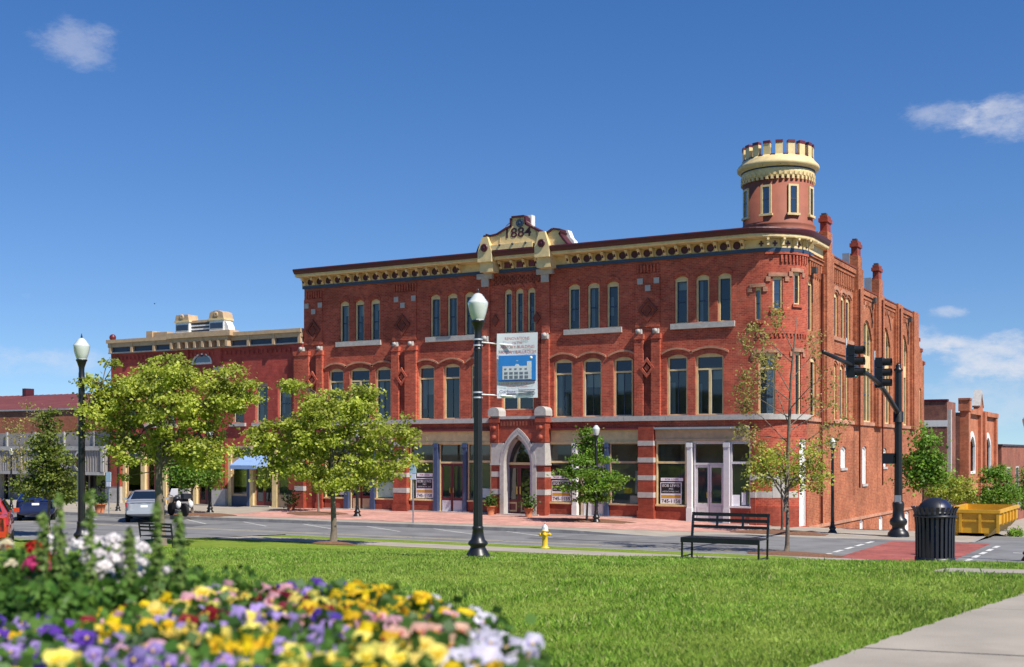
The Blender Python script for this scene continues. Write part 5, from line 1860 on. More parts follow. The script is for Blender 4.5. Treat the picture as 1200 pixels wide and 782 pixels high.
s0 = h0 / 4.45
lamp0.scale = (s0,) * 3
spots = [(95.5, 640, 391, 'black street lamp at left of the park with big leafy tree beside it'),
         (418.5, 605.5, None, 'far street lamp standing behind the rounded park tree, its globe among the leaves'),
         (698.5, 612.5, None, 'far street lamp half hidden by the small pavement tree near the entrance'),
         (975.5, 625, 511, 'black street lamp by the side wall of the armory, white globe in full view'),
         (138, 599, 524, 'far lamp in front of the grey shop near the brick row building'),
         (13, 597, 524, 'leftmost far lamp in front of the grey shop'),
         (246, 601, None, 'lamp whose base shows beside the brick row doorway under a green tree'),
         (1102, 619, 537, 'small distant lamp down the side street by the dark brick building'),
         (1205, 658, None, 'lamp cut off by the right edge of the photo, only its flared base showing')]
for px, py, yt, lab in spots:
    l, Y, h = place(px, py, yt)
    dup(lamp0, l, 0.0, lab, LAMPS, (h / 4.45) if h else (1.0 if px > 1200 else .96))
# banner arms and rings belong to the front lamp
lx, ly, lz = L0
def lampz(py):
    return EYE - (py - HOR) / FPX * Y0
m = MB()
for py in (398, 405, 460, 466):
    m.lathe([(.079, -.012), (.079, .012)], 20, (0, 0, (lampz(py) - lz) / s0))
m.build('clamp_ring', M['galv'], lamp0)
def bfac(px, py):
    x, z = fac(px, py, ly)
    return x, z
for py0, py1 in ((401.5, 405), (462.5, 464.5)):
    xa, za_ = bfac(566, py0)
    xb, zb_ = bfac(601, py1)
    MB().tube([((xa - lx) / s0, -.03, (za_ - lz) / s0), ((xb - lx) / s0, -.03, (zb_ - lz) / s0)], .011, 8).build('banner_arm', M['white'], lamp0)

# ---- banner
bx0, bz1 = bfac(584, 391.5)
bx1, _ = bfac(628.3, 389)
_, bz0 = bfac(583, 467)
bw, bh = bx1 - bx0, bz1 - bz0
bn = thing('banner', 'white printed banner about the armory renovation hung from the lamp post', 'banner', ((bx0 + bx1) / 2, ly, bz0), R(10))
M['vinyl'] = pm('white_vinyl', (.86, .86, .90), .45, var=.05, scale=5)
M['ink_red'] = pm('dark_red_ink', (.36, .03, .05), .5)
M['ink_navy'] = pm('navy_ink', (.03, .04, .18), .5)
M['ink_blue'] = pm('sky_blue_ink', (.03, .22, .62), .5, var=.1, scale=3)
M['ink_grey'] = pm('pale_grey_ink', (.62, .64, .68), .5)
M['ink_dk'] = pm('dark_grey_ink', (.14, .15, .19), .5)
M['ink_black'] = pm('black_ink', (.015, .015, .018), .5)
nn_ = 10
sh = MB()
def curl(u, v):          # the sheet bulges and curls slightly
    return .012 * math.sin(math.pi * (u + bw / 2) / bw * 1.3) + .01 * math.sin(3 * v)
vs, fs = [], []
for j in range(nn_ + 1):
    for i in range(nn_ + 1):
        u, v = -bw / 2 + bw * i / nn_, bh * j / nn_
        vs.append((u - .012 * math.sin(math.pi * j / nn_), .012 + curl(u, v), v))
fs = [(j * (nn_ + 1) + i, j * (nn_ + 1) + i + 1, (j + 1) * (nn_ + 1) + i + 1, (j + 1) * (nn_ + 1) + i) for j in range(nn_) for i in range(nn_)]
sh.add(vs, fs, 0, True)
k_ = len(vs)
sh.add([(a, b + .004, c_) for a, b, c_ in vs], fs, 0, True)
sh.build('sheet', M['vinyl'], bn)
dF = -.004
def tx(s, fy, h, w, mat, cx=0.0):
    m = MB()
    text_on(m, s, cx * bw, bh * fy, h * bh, dF, width=w * bw)
    return m.build('lettering', mat, bn)
tx('RENOVATIONS', .915, .045, .60, M['ink_red'])
tx('TO THE', .848, .030, .24, M['ink_red'])
tx('ARMORY BUILDING', .785, .045, .84, M['ink_red'])
tx('ARMORY BALLROOM', .705, .048, .92, M['ink_red'])
pic = MB().box(-.455 * bw, .455 * bw, dF, dF + .006, .265 * bh, .655 * bh, 0)
pic.box(-.36 * bw, .30 * bw, dF - .004, dF, .285 * bh, .49 * bh, 1).box(.24 * bw, .35 * bw, dF - .005, dF - .001, .285 * bh, .56 * bh, 1)
pic.plate([(-.06 * bw, .49 * bh), (.06 * bw, .49 * bh), (.03 * bw, .52 * bh), (-.03 * bw, .52 * bh)], [], dF - .004, dF, 'f', 1)
for i in range(5):
    for j, (zz, hh, mi) in enumerate(((.435, .022, 2), (.365, .035, 3), (.30, .045, 3))):
        for q_ in range(3 if j else 2):
            u = (-.31 + i * .125 + q_ * .03) * bw
            pic.box(u, u + .02 * bw, dF - .008, dF - .004, zz * bh, (zz + hh) * bh, mi)
pic.box(-.455 * bw, .455 * bw, dF - .003, dF + .001, .258 * bh, .272 * bh, 4)
pic.lathe([(.035 * bw, 0), (.035 * bw, -.002), (.001, -.002)], 12, (.34 * bw, dF - .001, .615 * bh), 5, axis='y')
pic.plate([(-.03 * bw, .572 * bh), (.0, .578 * bh), (.03 * bw, .572 * bh), (0, .566 * bh)], [], dF - .002, dF, 'f', 1)
pic.build('printed_picture', [M['ink_blue'], M['ink_grey'], M['ink_dk'], M['ink_dk'], M['ink_navy'], M['vinyl']], bn)
tx('CORNER OF FIRST & POPLAR ST', .220, .030, .88, M['ink_red'])
tx('MACON, GEORGIA', .175, .028, .50, M['ink_red'])
tx('Garbutt', .098, .050, .40, M['ink_navy'], -.235)
m = MB().box(-.26 * bw, -.03 * bw, dF, dF + .004, .045 * bh, .07 * bh)
for i in range(4):
    m.box(.03 * bw, (.44 - .03 * (i % 2)) * bw, dF, dF + .004, (.115 - .025 * i) * bh, (.127 - .025 * i) * bh)
m.build('small_print', M['ink_dk'], bn)

# ---- benches
def make_bench(loc, rz, label, scale=1.0):
    t = thing('park_bench', label, 'bench', loc, rz, 'black steel park benches', scale)
    L = .75
    b = MB()
    for i in range(5):
        y = -.42 + i * .105
        b.box(-L, L, y, y + .085, .40, .425)
    b.box(-L, L, -.43, -.418, .33, .424).box(-.02, .02, -.42, .08, .375, .4)
    b.build('seat', M['blackw'], t)
    k = MB()
    for z0, z1 in ((.80, .865), (.695, .755), (.575, .63)):
        k.box(-L, L, .115 + (z0 - .5) * .18, .14 + (z0 - .5) * .18, z0, z1)
    for x in (-L, -L / 3 - .02, L / 3 - .02, L - .04):
        k.add([(x, .10, .43), (x + .04, .10, .43), (x + .04, .14, .43), (x, .14, .43), (x, .165, .86), (x + .04, .165, .86), (x + .04, .205, .86), (x, .205, .86)] if x in (-L, L - .04) else
              [(x, .13, .59), (x + .04, .13, .59), (x + .04, .16, .59), (x, .16, .59), (x, .17, .85), (x + .04, .17, .85), (x + .04, .20, .85), (x, .20, .85)],
              [(0, 1, 2, 3), (4, 5, 6, 7), (0, 1, 5, 4), (1, 2, 6, 5), (2, 3, 7, 6), (3, 0, 4, 7)])
    k.build('backrest', M['blackw'], t)
    for sx in (-1, 1):
        x = sx * (L - .02)
        MB().tube([(x, -.40, .41), (x, -.405, .02), (x, -.40, -.05)], .02, 8).build('leg', M['blackw'], t)
        MB().tube([(x, .12, .44), (x, .10, .02), (x, .10, -.05)], .02, 8).build('leg', M['blackw'], t)
        MB().tube([(x, -.39, .07), (x, .09, .07)], .012, 6).build('foot_bar', M['blackw'], t)
    return t
l, Y, _ = place(852, 656.5)
make_bench(l, 0.0, 'black metal bench at right on the lawn facing the camera, thin tree behind')
l, Y, _ = place(186, 643)
b2 = make_bench(l, R(180), 'black slatted bench at left turned away toward the street, half behind flower spikes', .82)

# ---- litter bin
l, Y, h = place(1095.5, 659.5, 583)
t = thing('litter_bin', 'black slatted steel litter bin with domed lid on the lawn', 'litter bin', l, R(10), None, h / 1.05)
for i in range(26):
    a = 2 * math.pi * i / 26
    ca, sa = math.cos(a), math.sin(a)
    def pt(r, z, da):
        c2, s2 = math.cos(a + da), math.sin(a + da)
        return (r * c2, r * s2, z)
    vs = []
    for r, z in ((.30, .02), (.305, .6), (.325, .8), (.345, .86), (.375, .90)):
        for rr in (r, r - .012):
            vs += [pt(rr, z, -.07), pt(rr, z, .07)]
    fs = []
    for q_ in range(4):
        o_ = q_ * 4
        fs += [(o_, o_ + 1, o_ + 5, o_ + 4), (o_ + 2, o_ + 3, o_ + 7, o_ + 6), (o_, o_ + 2, o_ + 6, o_ + 4), (o_ + 1, o_ + 3, o_ + 7, o_ + 5)]
    MB().add(vs, fs).build('slat', M['blackw'], t)
MB().lathe([(.30, .0), (.312, .0), (.312, .09), (.30, .09)], 30).build('base_band', M['blackw'], t)
MB().lathe([(.318, .735), (.333, .735), (.338, .77), (.322, .77)], 30).build('hoop', M['blackw'], t)
MB().lathe([(.27, .01), (.27, .78), (.26, .80)], 28).build('liner', M['black'], t)
prof = [(.275 * math.cos(a), .80 + .25 * math.sin(a)) for a in [math.pi / 2 * i / 10 for i in range(11)]]
m = MB().lathe([(.30, .78), (.30, .80)] + prof[:-1] + [(.001, 1.05)], 30)
m.build('dome_lid', M['blackw'], t)
m = MB()
for i in range(13):
    pass
ang = R(-25)
vs = []
for j in range(7):
    for i in range(9):
        a = ang - .75 + 1.5 * i / 8
        e = .12 + .95 * j / 6 * (1 - .25 * abs(i - 4) / 4)
        vs.append((.281 * math.cos(e) * math.cos(a), .281 * math.cos(e) * math.sin(a), .80 + .256 * math.sin(e)))
m.add(vs, [(j * 9 + i, j * 9 + i + 1, (j + 1) * 9 + i + 1, (j + 1) * 9 + i) for j in range(6) for i in range(8)], 0, True)
m.build('lid_opening', pm('dark_blue_opening', (.012, .016, .05), .35), t)  # dark patch on the dome, imitating the shaded opening in the lid

# ---- hydrant
M['hyd'] = pm('yellow_hydrant_enamel', (.70, .46, .02), .4, var=.12, scale=9, stain=((.3, .18, .03), 9, .35))
l, Y, h = place(638.5, 642.5, 613.5)
t = thing('fire_hydrant', 'yellow fire hydrant with silver cap on the grass verge', 'hydrant', l, R(25), None, h / .78)
MB().lathe([(.14, -.1), (.14, .03), (.10, .04), (.10, .08), (.088, .10), (.088, .50), (.10, .51), (.115, .52), (.115, .56), (.105, .565)], 20).build('barrel', M['hyd'], t)
MB().lathe([(.105, .565), (.105, .60), (.095, .66), (.07, .71), (.03, .735), (.03, .75)], 20).build('bonnet', pm('silver_hydrant_paint', (.70, .70, .70), .4, .3), t)
MB().lathe([(.024, .75), (.024, .785), (.001, .79)], 5, smooth=False).build('operating_nut', M['galv'], t)
for a, r in ((0, .06), (math.pi, .06), (-math.pi / 2, .078)):
    m = MB().lathe([(r * .8, .08), (r * .8, .125), (r, .13), (r, .165), (r * .55, .18), (r * .3, .185), (r * .3, .21), (.001, .211)], 14, (0, 0, 0), axis='x')
    ca, sa = math.cos(a), math.sin(a)
    m.v = [(x * ca - y * sa, x * sa + y * ca, z + .43) for x, y, z in m.v]
    m.build('outlet_cap', M['hyd'], t)

# ---- traffic signal
l, Y, h = place(1052.6, 629, 425)
sx_, sy_, sz_ = l
t = thing('traffic_signal', 'tall black traffic signal pole with curved mast arm and two signal heads', 'traffic signal', l)
MB().lathe([(.40, -.1), (.40, .06), (.37, .16), (.30, .24), (.235, .32), (.235, .40), (.30, .46), (.33, .56), (.30, .66), (.22, .74), (.20, 1.0), (.22, 1.22), (.215, 1.28), (.16, 1.34)], 24).build('pole_base', M['black'], t)
MB().lathe([(.155, 1.3), (.125, h - .35)], 20, flute=-.05, nf=1, smooth=False).build('pole', M['black'], t)
MB().lathe([(.125, h - .35), (.165, h - .33), (.165, h - .26), (.09, h - .2), (.11, h - .12), (.06, h - .05), (.001, h)], 16).build('finial', M['black'], t)
def armp(px, py):
    y, z = sid(px, py, sx_)
    return Vector((0, y - sy_, z - sz_))
ap = [armp(1055.5, 489), armp(1048, 477), armp(1040, 464), armp(1030, 450), armp(1018, 439.5), armp(1002, 430.5), armp(986, 422.5), armp(964.5, 412.5)]
MB().tube(ap, [.10, .095, .09, .085, .08, .075, .07, .06], 12).build('mast_arm', M['black'], t)
m = MB().lathe([(.19, -.2), (.19, .2)], 16, (0, 0, ap[0].z))
m.build('arm_clamp', M['black'], t)
M['lens_off'] = pm('dark_signal_lens', (.05, .03, .01), .15)
M['sig_in'] = pm('signal_visor_black', (.012, .012, .012), .5)
ml, nl, bl = newmat('lit_green_lens')
bl.inputs['Base Color'].default_value = (.02, .5, .35, 1)
bl.inputs['Emission Color'].default_value = (.05, 1, .75, 1)
bl.inputs['Emission Strength'].default_value = 2.5
M['lens_on'] = ml
def signal_head(pxc, pyt, pyb, green):
    y, zt_ = sid(pxc, pyt, sx_ + .1)
    _, zb_ = sid(pxc, pyb, sx_ + .1)
    y -= sy_; zt_ -= sz_; zb_ -= sz_
    H = zt_ - zb_
    s = H / 3
    m = MB()
    for i in range(3):
        z0 = zb_ + i * s
        m.box(-.14, .12, y - .17, y + .17, z0 + .008, z0 + s - .008)
    hd = m.build('signal_head', M['blackw'], t)
    for i in range(3):
        zc = zb_ + (i + .5) * s
        v = MB()
        n_ = 14
        vs = []
        for (d, rr, cut) in ((.12, .145, 0), (.40, .15, 1)):
            for k2 in range(n_):
                a = R(-50) + R(280) * k2 / (n_ - 1)
                vs.append((d, y + rr * math.cos(a), zc + rr * math.sin(a)))
        v.add(vs, [(k2, k2 + 1, n_ + k2 + 1, n_ + k2) for k2 in range(n_ - 1)], 0, True)
        v.build('visor', M['sig_in'], hd)
        MB().lathe([(.125, .122), (.10, .14), (.001, .15)], 16, (0, y, zc), axis='x').build('lens', M['lens_on'] if (green and i == 0) else M['lens_off'], hd)
    # hanger from the arm
    za_ = interp(-y, [(-p.y, p.z) for p in ap])
    MB().tube([(-.2, y + .05, zb_ + .1), (-.2, y + .05, zt_ + .25)], .025, 8).tube([(-.2, y + .05, zt_ - .1), (-.1, y, zt_ - .1)], .02, 6).tube([(-.2, y + .05, zb_ + .12), (-.1, y, zb_ + .12)], .02, 6).tube([(-.2, y + .05, za_), (0, y, za_)], .03, 6).build('hanger', M['galv'], t)
signal_head(1002, 404.5, 443, True)
signal_head(1034.5, 419, 455, False)
py_, pz_ = sid(1043, 537, sx_)
zc = EYE - (537.5 - HOR) / FPX * Y - sz_
MB().box(-.56, -.16, -.22, .1, zc - .2, zc + .2).box(-.2, .0, -.05, .05, zc + .05, zc + .1).build('pedestrian_signal', M['blackw'], t)
zc = EYE - (586 - HOR) / FPX * Y - sz_
MB().box(-.10, .13, -.175, -.12, zc - .18, zc + .18).build('push_button_panel', M['galv'], t)

# ---- parking signs
def sign_post(px, py, ytop, label):
    l, Y, h = place(px, py, ytop)
    t = thing('parking_sign', label, 'sign', l, 0, 'pavement sign posts')
    MB().box(-.03, .03, -.01, .02, -.2, h).build('post', M['galv'], t)
    MB().box(-.17, .17, -.035, -.012, h - .48, h - .02).build('sign_panel', pm('pale_blue_sign', (.52, .68, .72), .4), t)
    MB().box(-.15, .15, -.035, -.012, h - .74, h - .5).build('sign_panel', M['vinyl'], t)
sign_post(484, 613, 542, 'two small pale sign panels on a grey post at the kerb before the shop fronts')
sign_post(127.5, 602, 553, 'pale sign on a post in front of the grey shop corner')

# ---- potted plants
def leaves_np(pts, nrm, size, rng, fold=.25, ratio=.45):
    """one folded leaf (two triangles sharing a rib) per point"""
    n = len(pts)
    t = rng.normal(size=(n, 3))
    t -= nrm * (t * nrm).sum(1, keepdims=True)
    t /= np.linalg.norm(t, axis=1, keepdims=True) + 1e-9
    b = np.cross(nrm, t)
    s = size * rng.uniform(.6, 1.25, (n, 1))
    v = np.empty((n, 4, 3))
    v[:, 0] = pts
    v[:, 1] = pts + t * s * .5 + b * s * ratio + nrm * s * fold * .3
    v[:, 2] = pts + t * s
    v[:, 3] = pts + t * s * .5 - b * s * ratio + nrm * s * fold * .3
    f = np.arange(n)[:, None] * 4 + np.array([[0, 1, 2, 3]])
    return v.reshape(-1, 3), f
M['terra'] = pm('terracotta', (.42, .14, .06), .8, var=.15, scale=8)
M['leaf_pot'] = leaf_mat('potted_plant_leaves', (.05, .13, .015), (.13, .22, .03))
M['bark'] = pm('grey_brown_bark', (.17, .135, .10), .95, var=.3, scale=14, bump=.8, bscale=40)
M['bark_dk'] = pm('dark_bark', (.09, .065, .05), .95, var=.3, scale=14, bump=.8, bscale=40)
rng = np.random.default_rng(11)
def pot(px, py, label, hp=.42, r=.22, hl=.45, seed=1):
    l, Y, _ = place(px, py)
    l = (l[0], min(l[1], 50.35) if l[1] > 50.3 else l[1], walk_z(l[0], min(l[1], 50.35)) + .01)
    t = thing('potted_plant', label, 'plant pot', l, 0, 'terracotta pots on the pavement')
    MB().lathe([(r * .65, 0), (r * .95, hp * .85), (r * 1.05, hp * .86), (r * 1.05, hp), (r * .9, hp), (r * .9, hp - .06), (.01, hp - .06)], 18).build('pot', M['terra'], t)
    rg = np.random.default_rng(seed)
    n = 260
    p = rg.normal(size=(n, 3)) * np.array([r * .8, r * .8, hl * .35]) + np.array([0, 0, hp + hl * .42])
    nr = rg.normal(size=(n, 3)) + np.array([0, 0, .8])
    nr /= np.linalg.norm(nr, axis=1, keepdims=True)
    v, f = leaves_np(p, nr, .12, rg)
    np_mesh('foliage', v, f, M['leaf_pot'], t)
pot(575, 603.5, 'terracotta pot with green plant left of the arched entrance', seed=3)
pot(619.5, 606, 'terracotta pot with green plant right of the arched entrance', seed=4)
pot(341, 598, 'bushy potted shrub by the blue awning shop', hp=.3, r=.25, hl=.7, seed=5)
pot(117, 601, 'round dark pot with shrub before the grey shop', hp=.45, r=.3, hl=.5, seed=6)

# ---- blue awning, part of the row building
m = MB()
xa, xb = fx(286), fx(317)
m.add([(xa, 50.95, 2.78), (xb, 50.95, 2.78), (xb, 49.85, 2.25), (xa, 49.85, 2.25), (xb, 49.85, 2.05), (xa, 49.85, 2.05), (xa, 50.95, 2.05 + .2), (xb, 50.95, 2.25)],
      [(0, 1, 2, 3), (3, 2, 4, 5), (0, 3, 6), (1, 7, 2), (3, 5, 6), (2, 7, 4)])
M['awn'] = pm('faded_blue_canvas', (.24, .37, .62), .8, var=.12, scale=5, bump=.2)
aw = partB(m, 'awning', M['awn'])
m = MB().tube([(xa + .02, 50.95, 2.2), (xa + .02, 49.9, 2.1)], .018, 6).tube([(xb - .02, 50.95, 2.2), (xb - .02, 49.9, 2.1)], .018, 6)
partB(m, 'awning_frame', M['galv'], aw)

# ---- signs and papers behind the shop glass
def lease_sign(s_px, b_px, where):
    (a, b, c0_, c1_) = s_px
    x0, z1 = fac(a, c0_); x1, z0 = fac(b, c1_)
    t = thing('lease_strip', 'white strip with red lettering above the letting board, ' + where, 'sign', ((x0 + x1) / 2, 51.03, z0), 0, 'letting signs in the shop windows')
    MB().box(-(x1 - x0) / 2, (x1 - x0) / 2, 0, .006, 0, z1 - z0).build('sign_board', M['vinyl'], t)
    m = MB(); text_on(m, 'FOR LEASE', 0, (z1 - z0) / 2, (z1 - z0) * .6, -.003, width=(x1 - x0) * .6); m.build('lettering', M['ink_red'], t)
    (a, b, c0_, c1_) = b_px
    x0, z1 = fac(a, c0_); x1, z0 = fac(b, c1_)
    w, h = x1 - x0, z1 - z0
    t = thing('letting_board', 'white, black and yellow letting board with phone number, ' + where, 'sign', ((x0 + x1) / 2, 51.03, z0), 0, 'letting signs in the shop windows')
    MB().box(-w / 2, w / 2, 0, .006, 0, h).build('sign_board', M['vinyl'], t)
    MB().box(-w * .46, w * .46, -.004, 0, h * .49, h * .96).build('black_panel', M['ink_black'], t)
    MB().box(-w * .46, w * .46, -.004, 0, h * .27, h * .41).build('yellow_band', pm('amber_ink', (.62, .34, .04), .5), t)
    m = MB()
    text_on(m, 'BOB LEWIS', 0, h * .85, h * .13, -.008, width=w * .8)
    text_on(m, 'AND', 0, h * .70, h * .07, -.008)
    text_on(m, 'ASSOCIATES, INC.', 0, h * .57, h * .07, -.008, width=w * .8)
    m.build('lettering', M['vinyl'], t)
    m = MB(); text_on(m, '745-1158', 0, h * .13, h * .17, -.004, width=w * .88, bold=.015); m.build('lettering', M['ink_black'], t)
lease_sign((488, 506.5, 554.5, 558.8), (487, 507, 560.5, 584), 'in the window left of the entrance')
lease_sign((645, 668, 557.6, 561.5), (646, 668.7, 563.2, 588), 'in the window right of the entrance')
lease_sign((774, 800, 560, 564), (773.5, 798.4, 565.3, 591), 'beside the corner shop doors')
def sheet(name, label, cat, a, b, c0_, c1_, mat, d=51.035, grp=None):
    x0, z1 = fac(a, c0_); x1, z0 = fac(b, c1_)
    m = MB().box(x0, x1, d, d + .008, z0, z1)
    return tag(m.build(name, mat), label, cat, grp)
sheet('paper_notice', 'plain white paper notice in the corner shop window', 'notice', 857.5, 866.5, 580, 593, M['vinyl'])
nb_ = sheet('notice_board', 'dark notice board with white sheets in the corner shop window', 'notice board', 868, 889, 576.5, 593, M['ink_dk'])
for i, (a, b, c0_, c1_) in enumerate(((868.8, 873.5, 577.5, 592), (884.5, 888.5, 577.5, 584), (884.5, 888.5, 585, 592))):
    x0, z1 = fac(a, c0_); x1, z0 = fac(b, c1_)
    MB().box(x0, x1, 51.027, 51.033, z0, z1).build('sheet', M['vinyl'], nb_)
x0, z1 = fac(875, 578); x1, z0 = fac(883, 591)
MB().box(x0, x1, 51.027, 51.033, z0, z1).build('picture', pm('green_picture', (.12, .2, .06), .5, var=.6, scale=8), nb_)
sheet('window_poster', 'pale green poster filling the shop window behind the rounded tree', 'poster', 441.5, 464, 565, 583, pm('pale_green_poster', (.42, .62, .50), .6, var=.2))
sheet('window_poster', 'white poster in the shop window left of the maroon doors', 'poster', 396.5, 403.5, 570, 580, M['vinyl'])
sheet('window_poster', 'pale blue-green poster low in the window beside the entrance plant', 'poster', 565, 575, 572.5, 583.5, pm('pale_blue_poster', (.5, .68, .66), .6))
sheet('yellow_sign', 'small yellow sign in the window right of the pavement tree', 'sign', 728.5, 737.5, 572, 578.5, pm('yellow_sign_paint', (.75, .6, .03), .5), 51.3)
sheet('white_box', 'white carton on the sill of the window right of the pavement tree', 'box', 736, 749, 581, 590, M['vinyl'], 51.2)
sheet('cardboard_tube', 'tall pale tube leaning in the window beside the striped pier', 'tube', 740.5, 744, 552, 579, M['ink_grey'], 51.35)

# ---- yellow skip
l, Y, h = place(1137, 628.5, 597.5)
t = thing('roll_off_dumpster', 'large yellow roll-off dumpster standing at the side street kerb', 'dumpster', l)
M['skip'] = pm('yellow_skip_paint', (.66, .35, .02), .5, var=.14, scale=3, stain=((.35, .16, .03), 2.2, .4))
hh = h
w2 = 1.0
m = MB()
pr = [(-w2, .45), (-w2 + .28, .12), (w2 - .28, .12), (w2, .45), (w2, hh), (-w2, hh)]
vs = [(x, y, z) for y in (0, 5.6) for x, z in pr]
m.add(vs, [(0, 1, 2, 3, 4, 5), (6, 7, 8, 9, 10, 11)] + [(i, i + 1, i + 7, i + 6) for i in range(4)] + [(5, 0, 6, 11)])
m.add([(x * .94, y, z) for y in (.08, 5.5) for x, z in pr], [(0, 1, 2, 3, 4, 5), (6, 7, 8, 9, 10, 11)] + [(i, i + 1, i + 7, i + 6) for i in range(4)] + [(5, 0, 6, 11)])
m.build('hopper', M['skip'], t)
m = MB()
m.box(-w2 - .06, w2 + .06, -.08, .04, hh - .12, hh).box(w2 - .02, w2 + .07, .0, 5.65, hh - .12, hh).box(-w2 - .07, -w2 + .02, 0, 5.65, hh - .12, hh)
m.build('rim', M['skip'], t)
for x in (-w2 + .02, -.35, .35, w2 - .02):
    MB().box(x - .05, x + .05, -.07, -.003, .14 if abs(x) < 1 else .4, hh - .13).build('rib', M['skip'], t)
for y in (.9, 1.8, 2.7, 3.6, 4.5):
    MB().box(w2 + .003, w2 + .07, y - .05, y + .05, .42, hh - .13).build('rib', M['skip'], t)
MB().box(-w2 + .1, w2 - .1, -.05, -.004, hh * .55, hh * .55 + .08).build('cross_rail', M['skip'], t)
for x in (-.55, .55):
    MB().box(x - .07, x + .07, .1, 5.5, 0, .118).build('skid_rail', M['skip'], t)
# a mound of rubble inside
# ---- cars
def make_car(label, px, py, rz, body, kind='sedan', width=1.76, sc=1.0, loc=None):
    if loc is None:
        l, Y, _ = place(px, py)
    else:
        l = loc
    t = thing('parked_car', label, 'car', l, rz, 'cars parked at the kerbs', sc)
    W_ = width / 2
    if kind == 'sedan':
        st = [(-2.32, .80, .42, .62, .88, .80, .92), (-2.25, .93, .26, .60, .95, .86, .985), (-1.62, 1.0, .22, .60, .96, .84, 1.0), (-1.52, 1.0, .22, .60, .96, .80, 1.03), (-.78, 1.0, .22, .6, .95, .64, 1.40), (-.3, 1.0, .2, .6, .94, .66, 1.45), (.35, 1.0, .2, .6, .93, .65, 1.42),
              (1.12, 1.0, .22, .58, .90, .78, .99), (1.3, .99, .22, .58, .88, .78, .92), (2.0, .94, .24, .52, .78, .72, .80), (2.3, .80, .3, .5, .62, .6, .66)]
        rg_ = (-1.50, 1.045, -.82, 1.375)
    else:
        st = [(-2.12, .86, .42, .62, .90, .82, .93), (-2.06, .96, .26, .62, .98, .86, 1.0), (-1.96, 1.0, .22, .62, 1.0, .84, 1.05), (-1.55, 1.0, .22, .62, 1.0, .70, 1.44), (-.9, 1.0, .2, .62, .98, .69, 1.50), (.3, 1.0, .2, .6, .95, .67, 1.47),
              (1.15, 1.0, .22, .58, .92, .8, 1.0), (1.35, .99, .22, .58, .9, .8, .94), (1.9, .95, .24, .52, .8, .74, .82), (2.15, .82, .3, .5, .64, .6, .68)]
        rg_ = (-1.955, 1.075, -1.60, 1.40)
    vs, n_ = [], 12
    for (y, w, zb, zm, zbelt, wr, zr) in st:
        half = [(0, zb), (w * .88 * W_, zb), (w * W_, zm * .75), (w * W_ * 1.0, zm), (w * W_ * .975, zbelt), (wr * W_, zr - (.05 if zr > 1.2 else .015)), (wr * W_ * .75, zr), (0, zr + .012)]
        ring = [(x, y, z) for x, z in half] + [(-x, y, z) for x, z in half[-2:0:-1]]
        vs += ring
        n_ = len(ring)
    fs = []
    for i in range(len(st) - 1):
        for k2 in range(n_):
            fs.append((i * n_ + k2, i * n_ + (k2 + 1) % n_, (i + 1) * n_ + (k2 + 1) % n_, (i + 1) * n_ + k2))
    fs += [tuple(range(n_)), tuple((len(st) - 1) * n_ + k2 for k2 in range(n_))]
    bm_ = MB().add(vs, fs, 0, True)
    ob = bm_.build('body', body, t)
    mod = ob.modifiers.new('sub', 'SUBSURF'); mod.levels = 2; mod.render_levels = 2
    gm = M['carglass']
    def glass(name, q_):
        a = Vector(q_[0]); n2 = (Vector(q_[1]) - a).cross(Vector(q_[3]) - a).normalized()
        if n2.z < 0:
            n2 = -n2
        m = MB()
        m.add([Vector(p_) + n2 * .012 for p_ in q_] + [Vector(p_) - n2 * .02 for p_ in q_], [(0, 1, 2, 3), (4, 5, 6, 7), (0, 1, 5, 4), (1, 2, 6, 5), (2, 3, 7, 6), (3, 0, 4, 7)])
        m.build(name, gm, t)
    y0, z0, y1, z1 = rg_
    glass('rear_window', [(-.72 * W_, y0, z0), (.72 * W_, y0, z0), (.56 * W_, y1, z1), (-.56 * W_, y1, z1)])
    glass('windscreen', [(-.72 * W_, 1.06, 1.03), (.72 * W_, 1.06, 1.03), (.56 * W_, .42, 1.385), (-.56 * W_, .42, 1.385)])
    for s in (-1, 1):
        m = MB()
        q_ = [(s * W_ * .93, y0 + .35, z0 - .02), (s * W_ * .93, .9, 1.0), (s * W_ * .72, .35, 1.34), (s * W_ * .72, y1 + .15, 1.34)]
        m.add([(x + s * .012, y, z) for x, y, z in q_] + [(x - s * .02, y, z) for x, y, z in q_], [(0, 1, 2, 3), (4, 5, 6, 7), (0, 1, 5, 4), (1, 2, 6, 5), (2, 3, 7, 6), (3, 0, 4, 7)])
        m.build('side_window', gm, t)
        yr = st[1][0]
        m = MB()
        zl = .80 if kind == 'sedan' else .84
        m.add([(s * W_ * .60, yr - .035, zl - .09), (s * W_ * .93, yr + .0, zl - .07), (s * W_ * .965, yr + .16, zl - .04), (s * W_ * .96, yr + .16, zl + .10), (s * W_ * .92, yr + .02, zl + .12), (s * W_ * .60, yr - .03, zl + .09)], [(0, 1, 4, 5), (1, 2, 3, 4)])
        m.build('tail_light', M['taillight'], t)
        MB().box(s * W_ * .98 - .0 if s > 0 else s * W_ * .98 - .16, s * W_ * .98 + .16 if s > 0 else s * W_ * .98, .72, .82, .93, 1.05).build('mirror', body, t)
        for yw in (st[0][0] + .95, st[-1][0] - .92):
            wl = MB().lathe([(.2, -.10), (.31, -.10), (.33, -.07), (.33, .07), (.31, .10), (.2, .10)], 22, (s * (W_ - .12), yw, .33), 0, axis='x').build('wheel', M['tyre'], t)
            MB().lathe([(.20, -.09), (.20, .085), (.14, .06), (.05, .08), (.001, .08)], 18, (s * (W_ - .12), yw, .33), 0, axis='x').build('rim', M['galv'], wl)
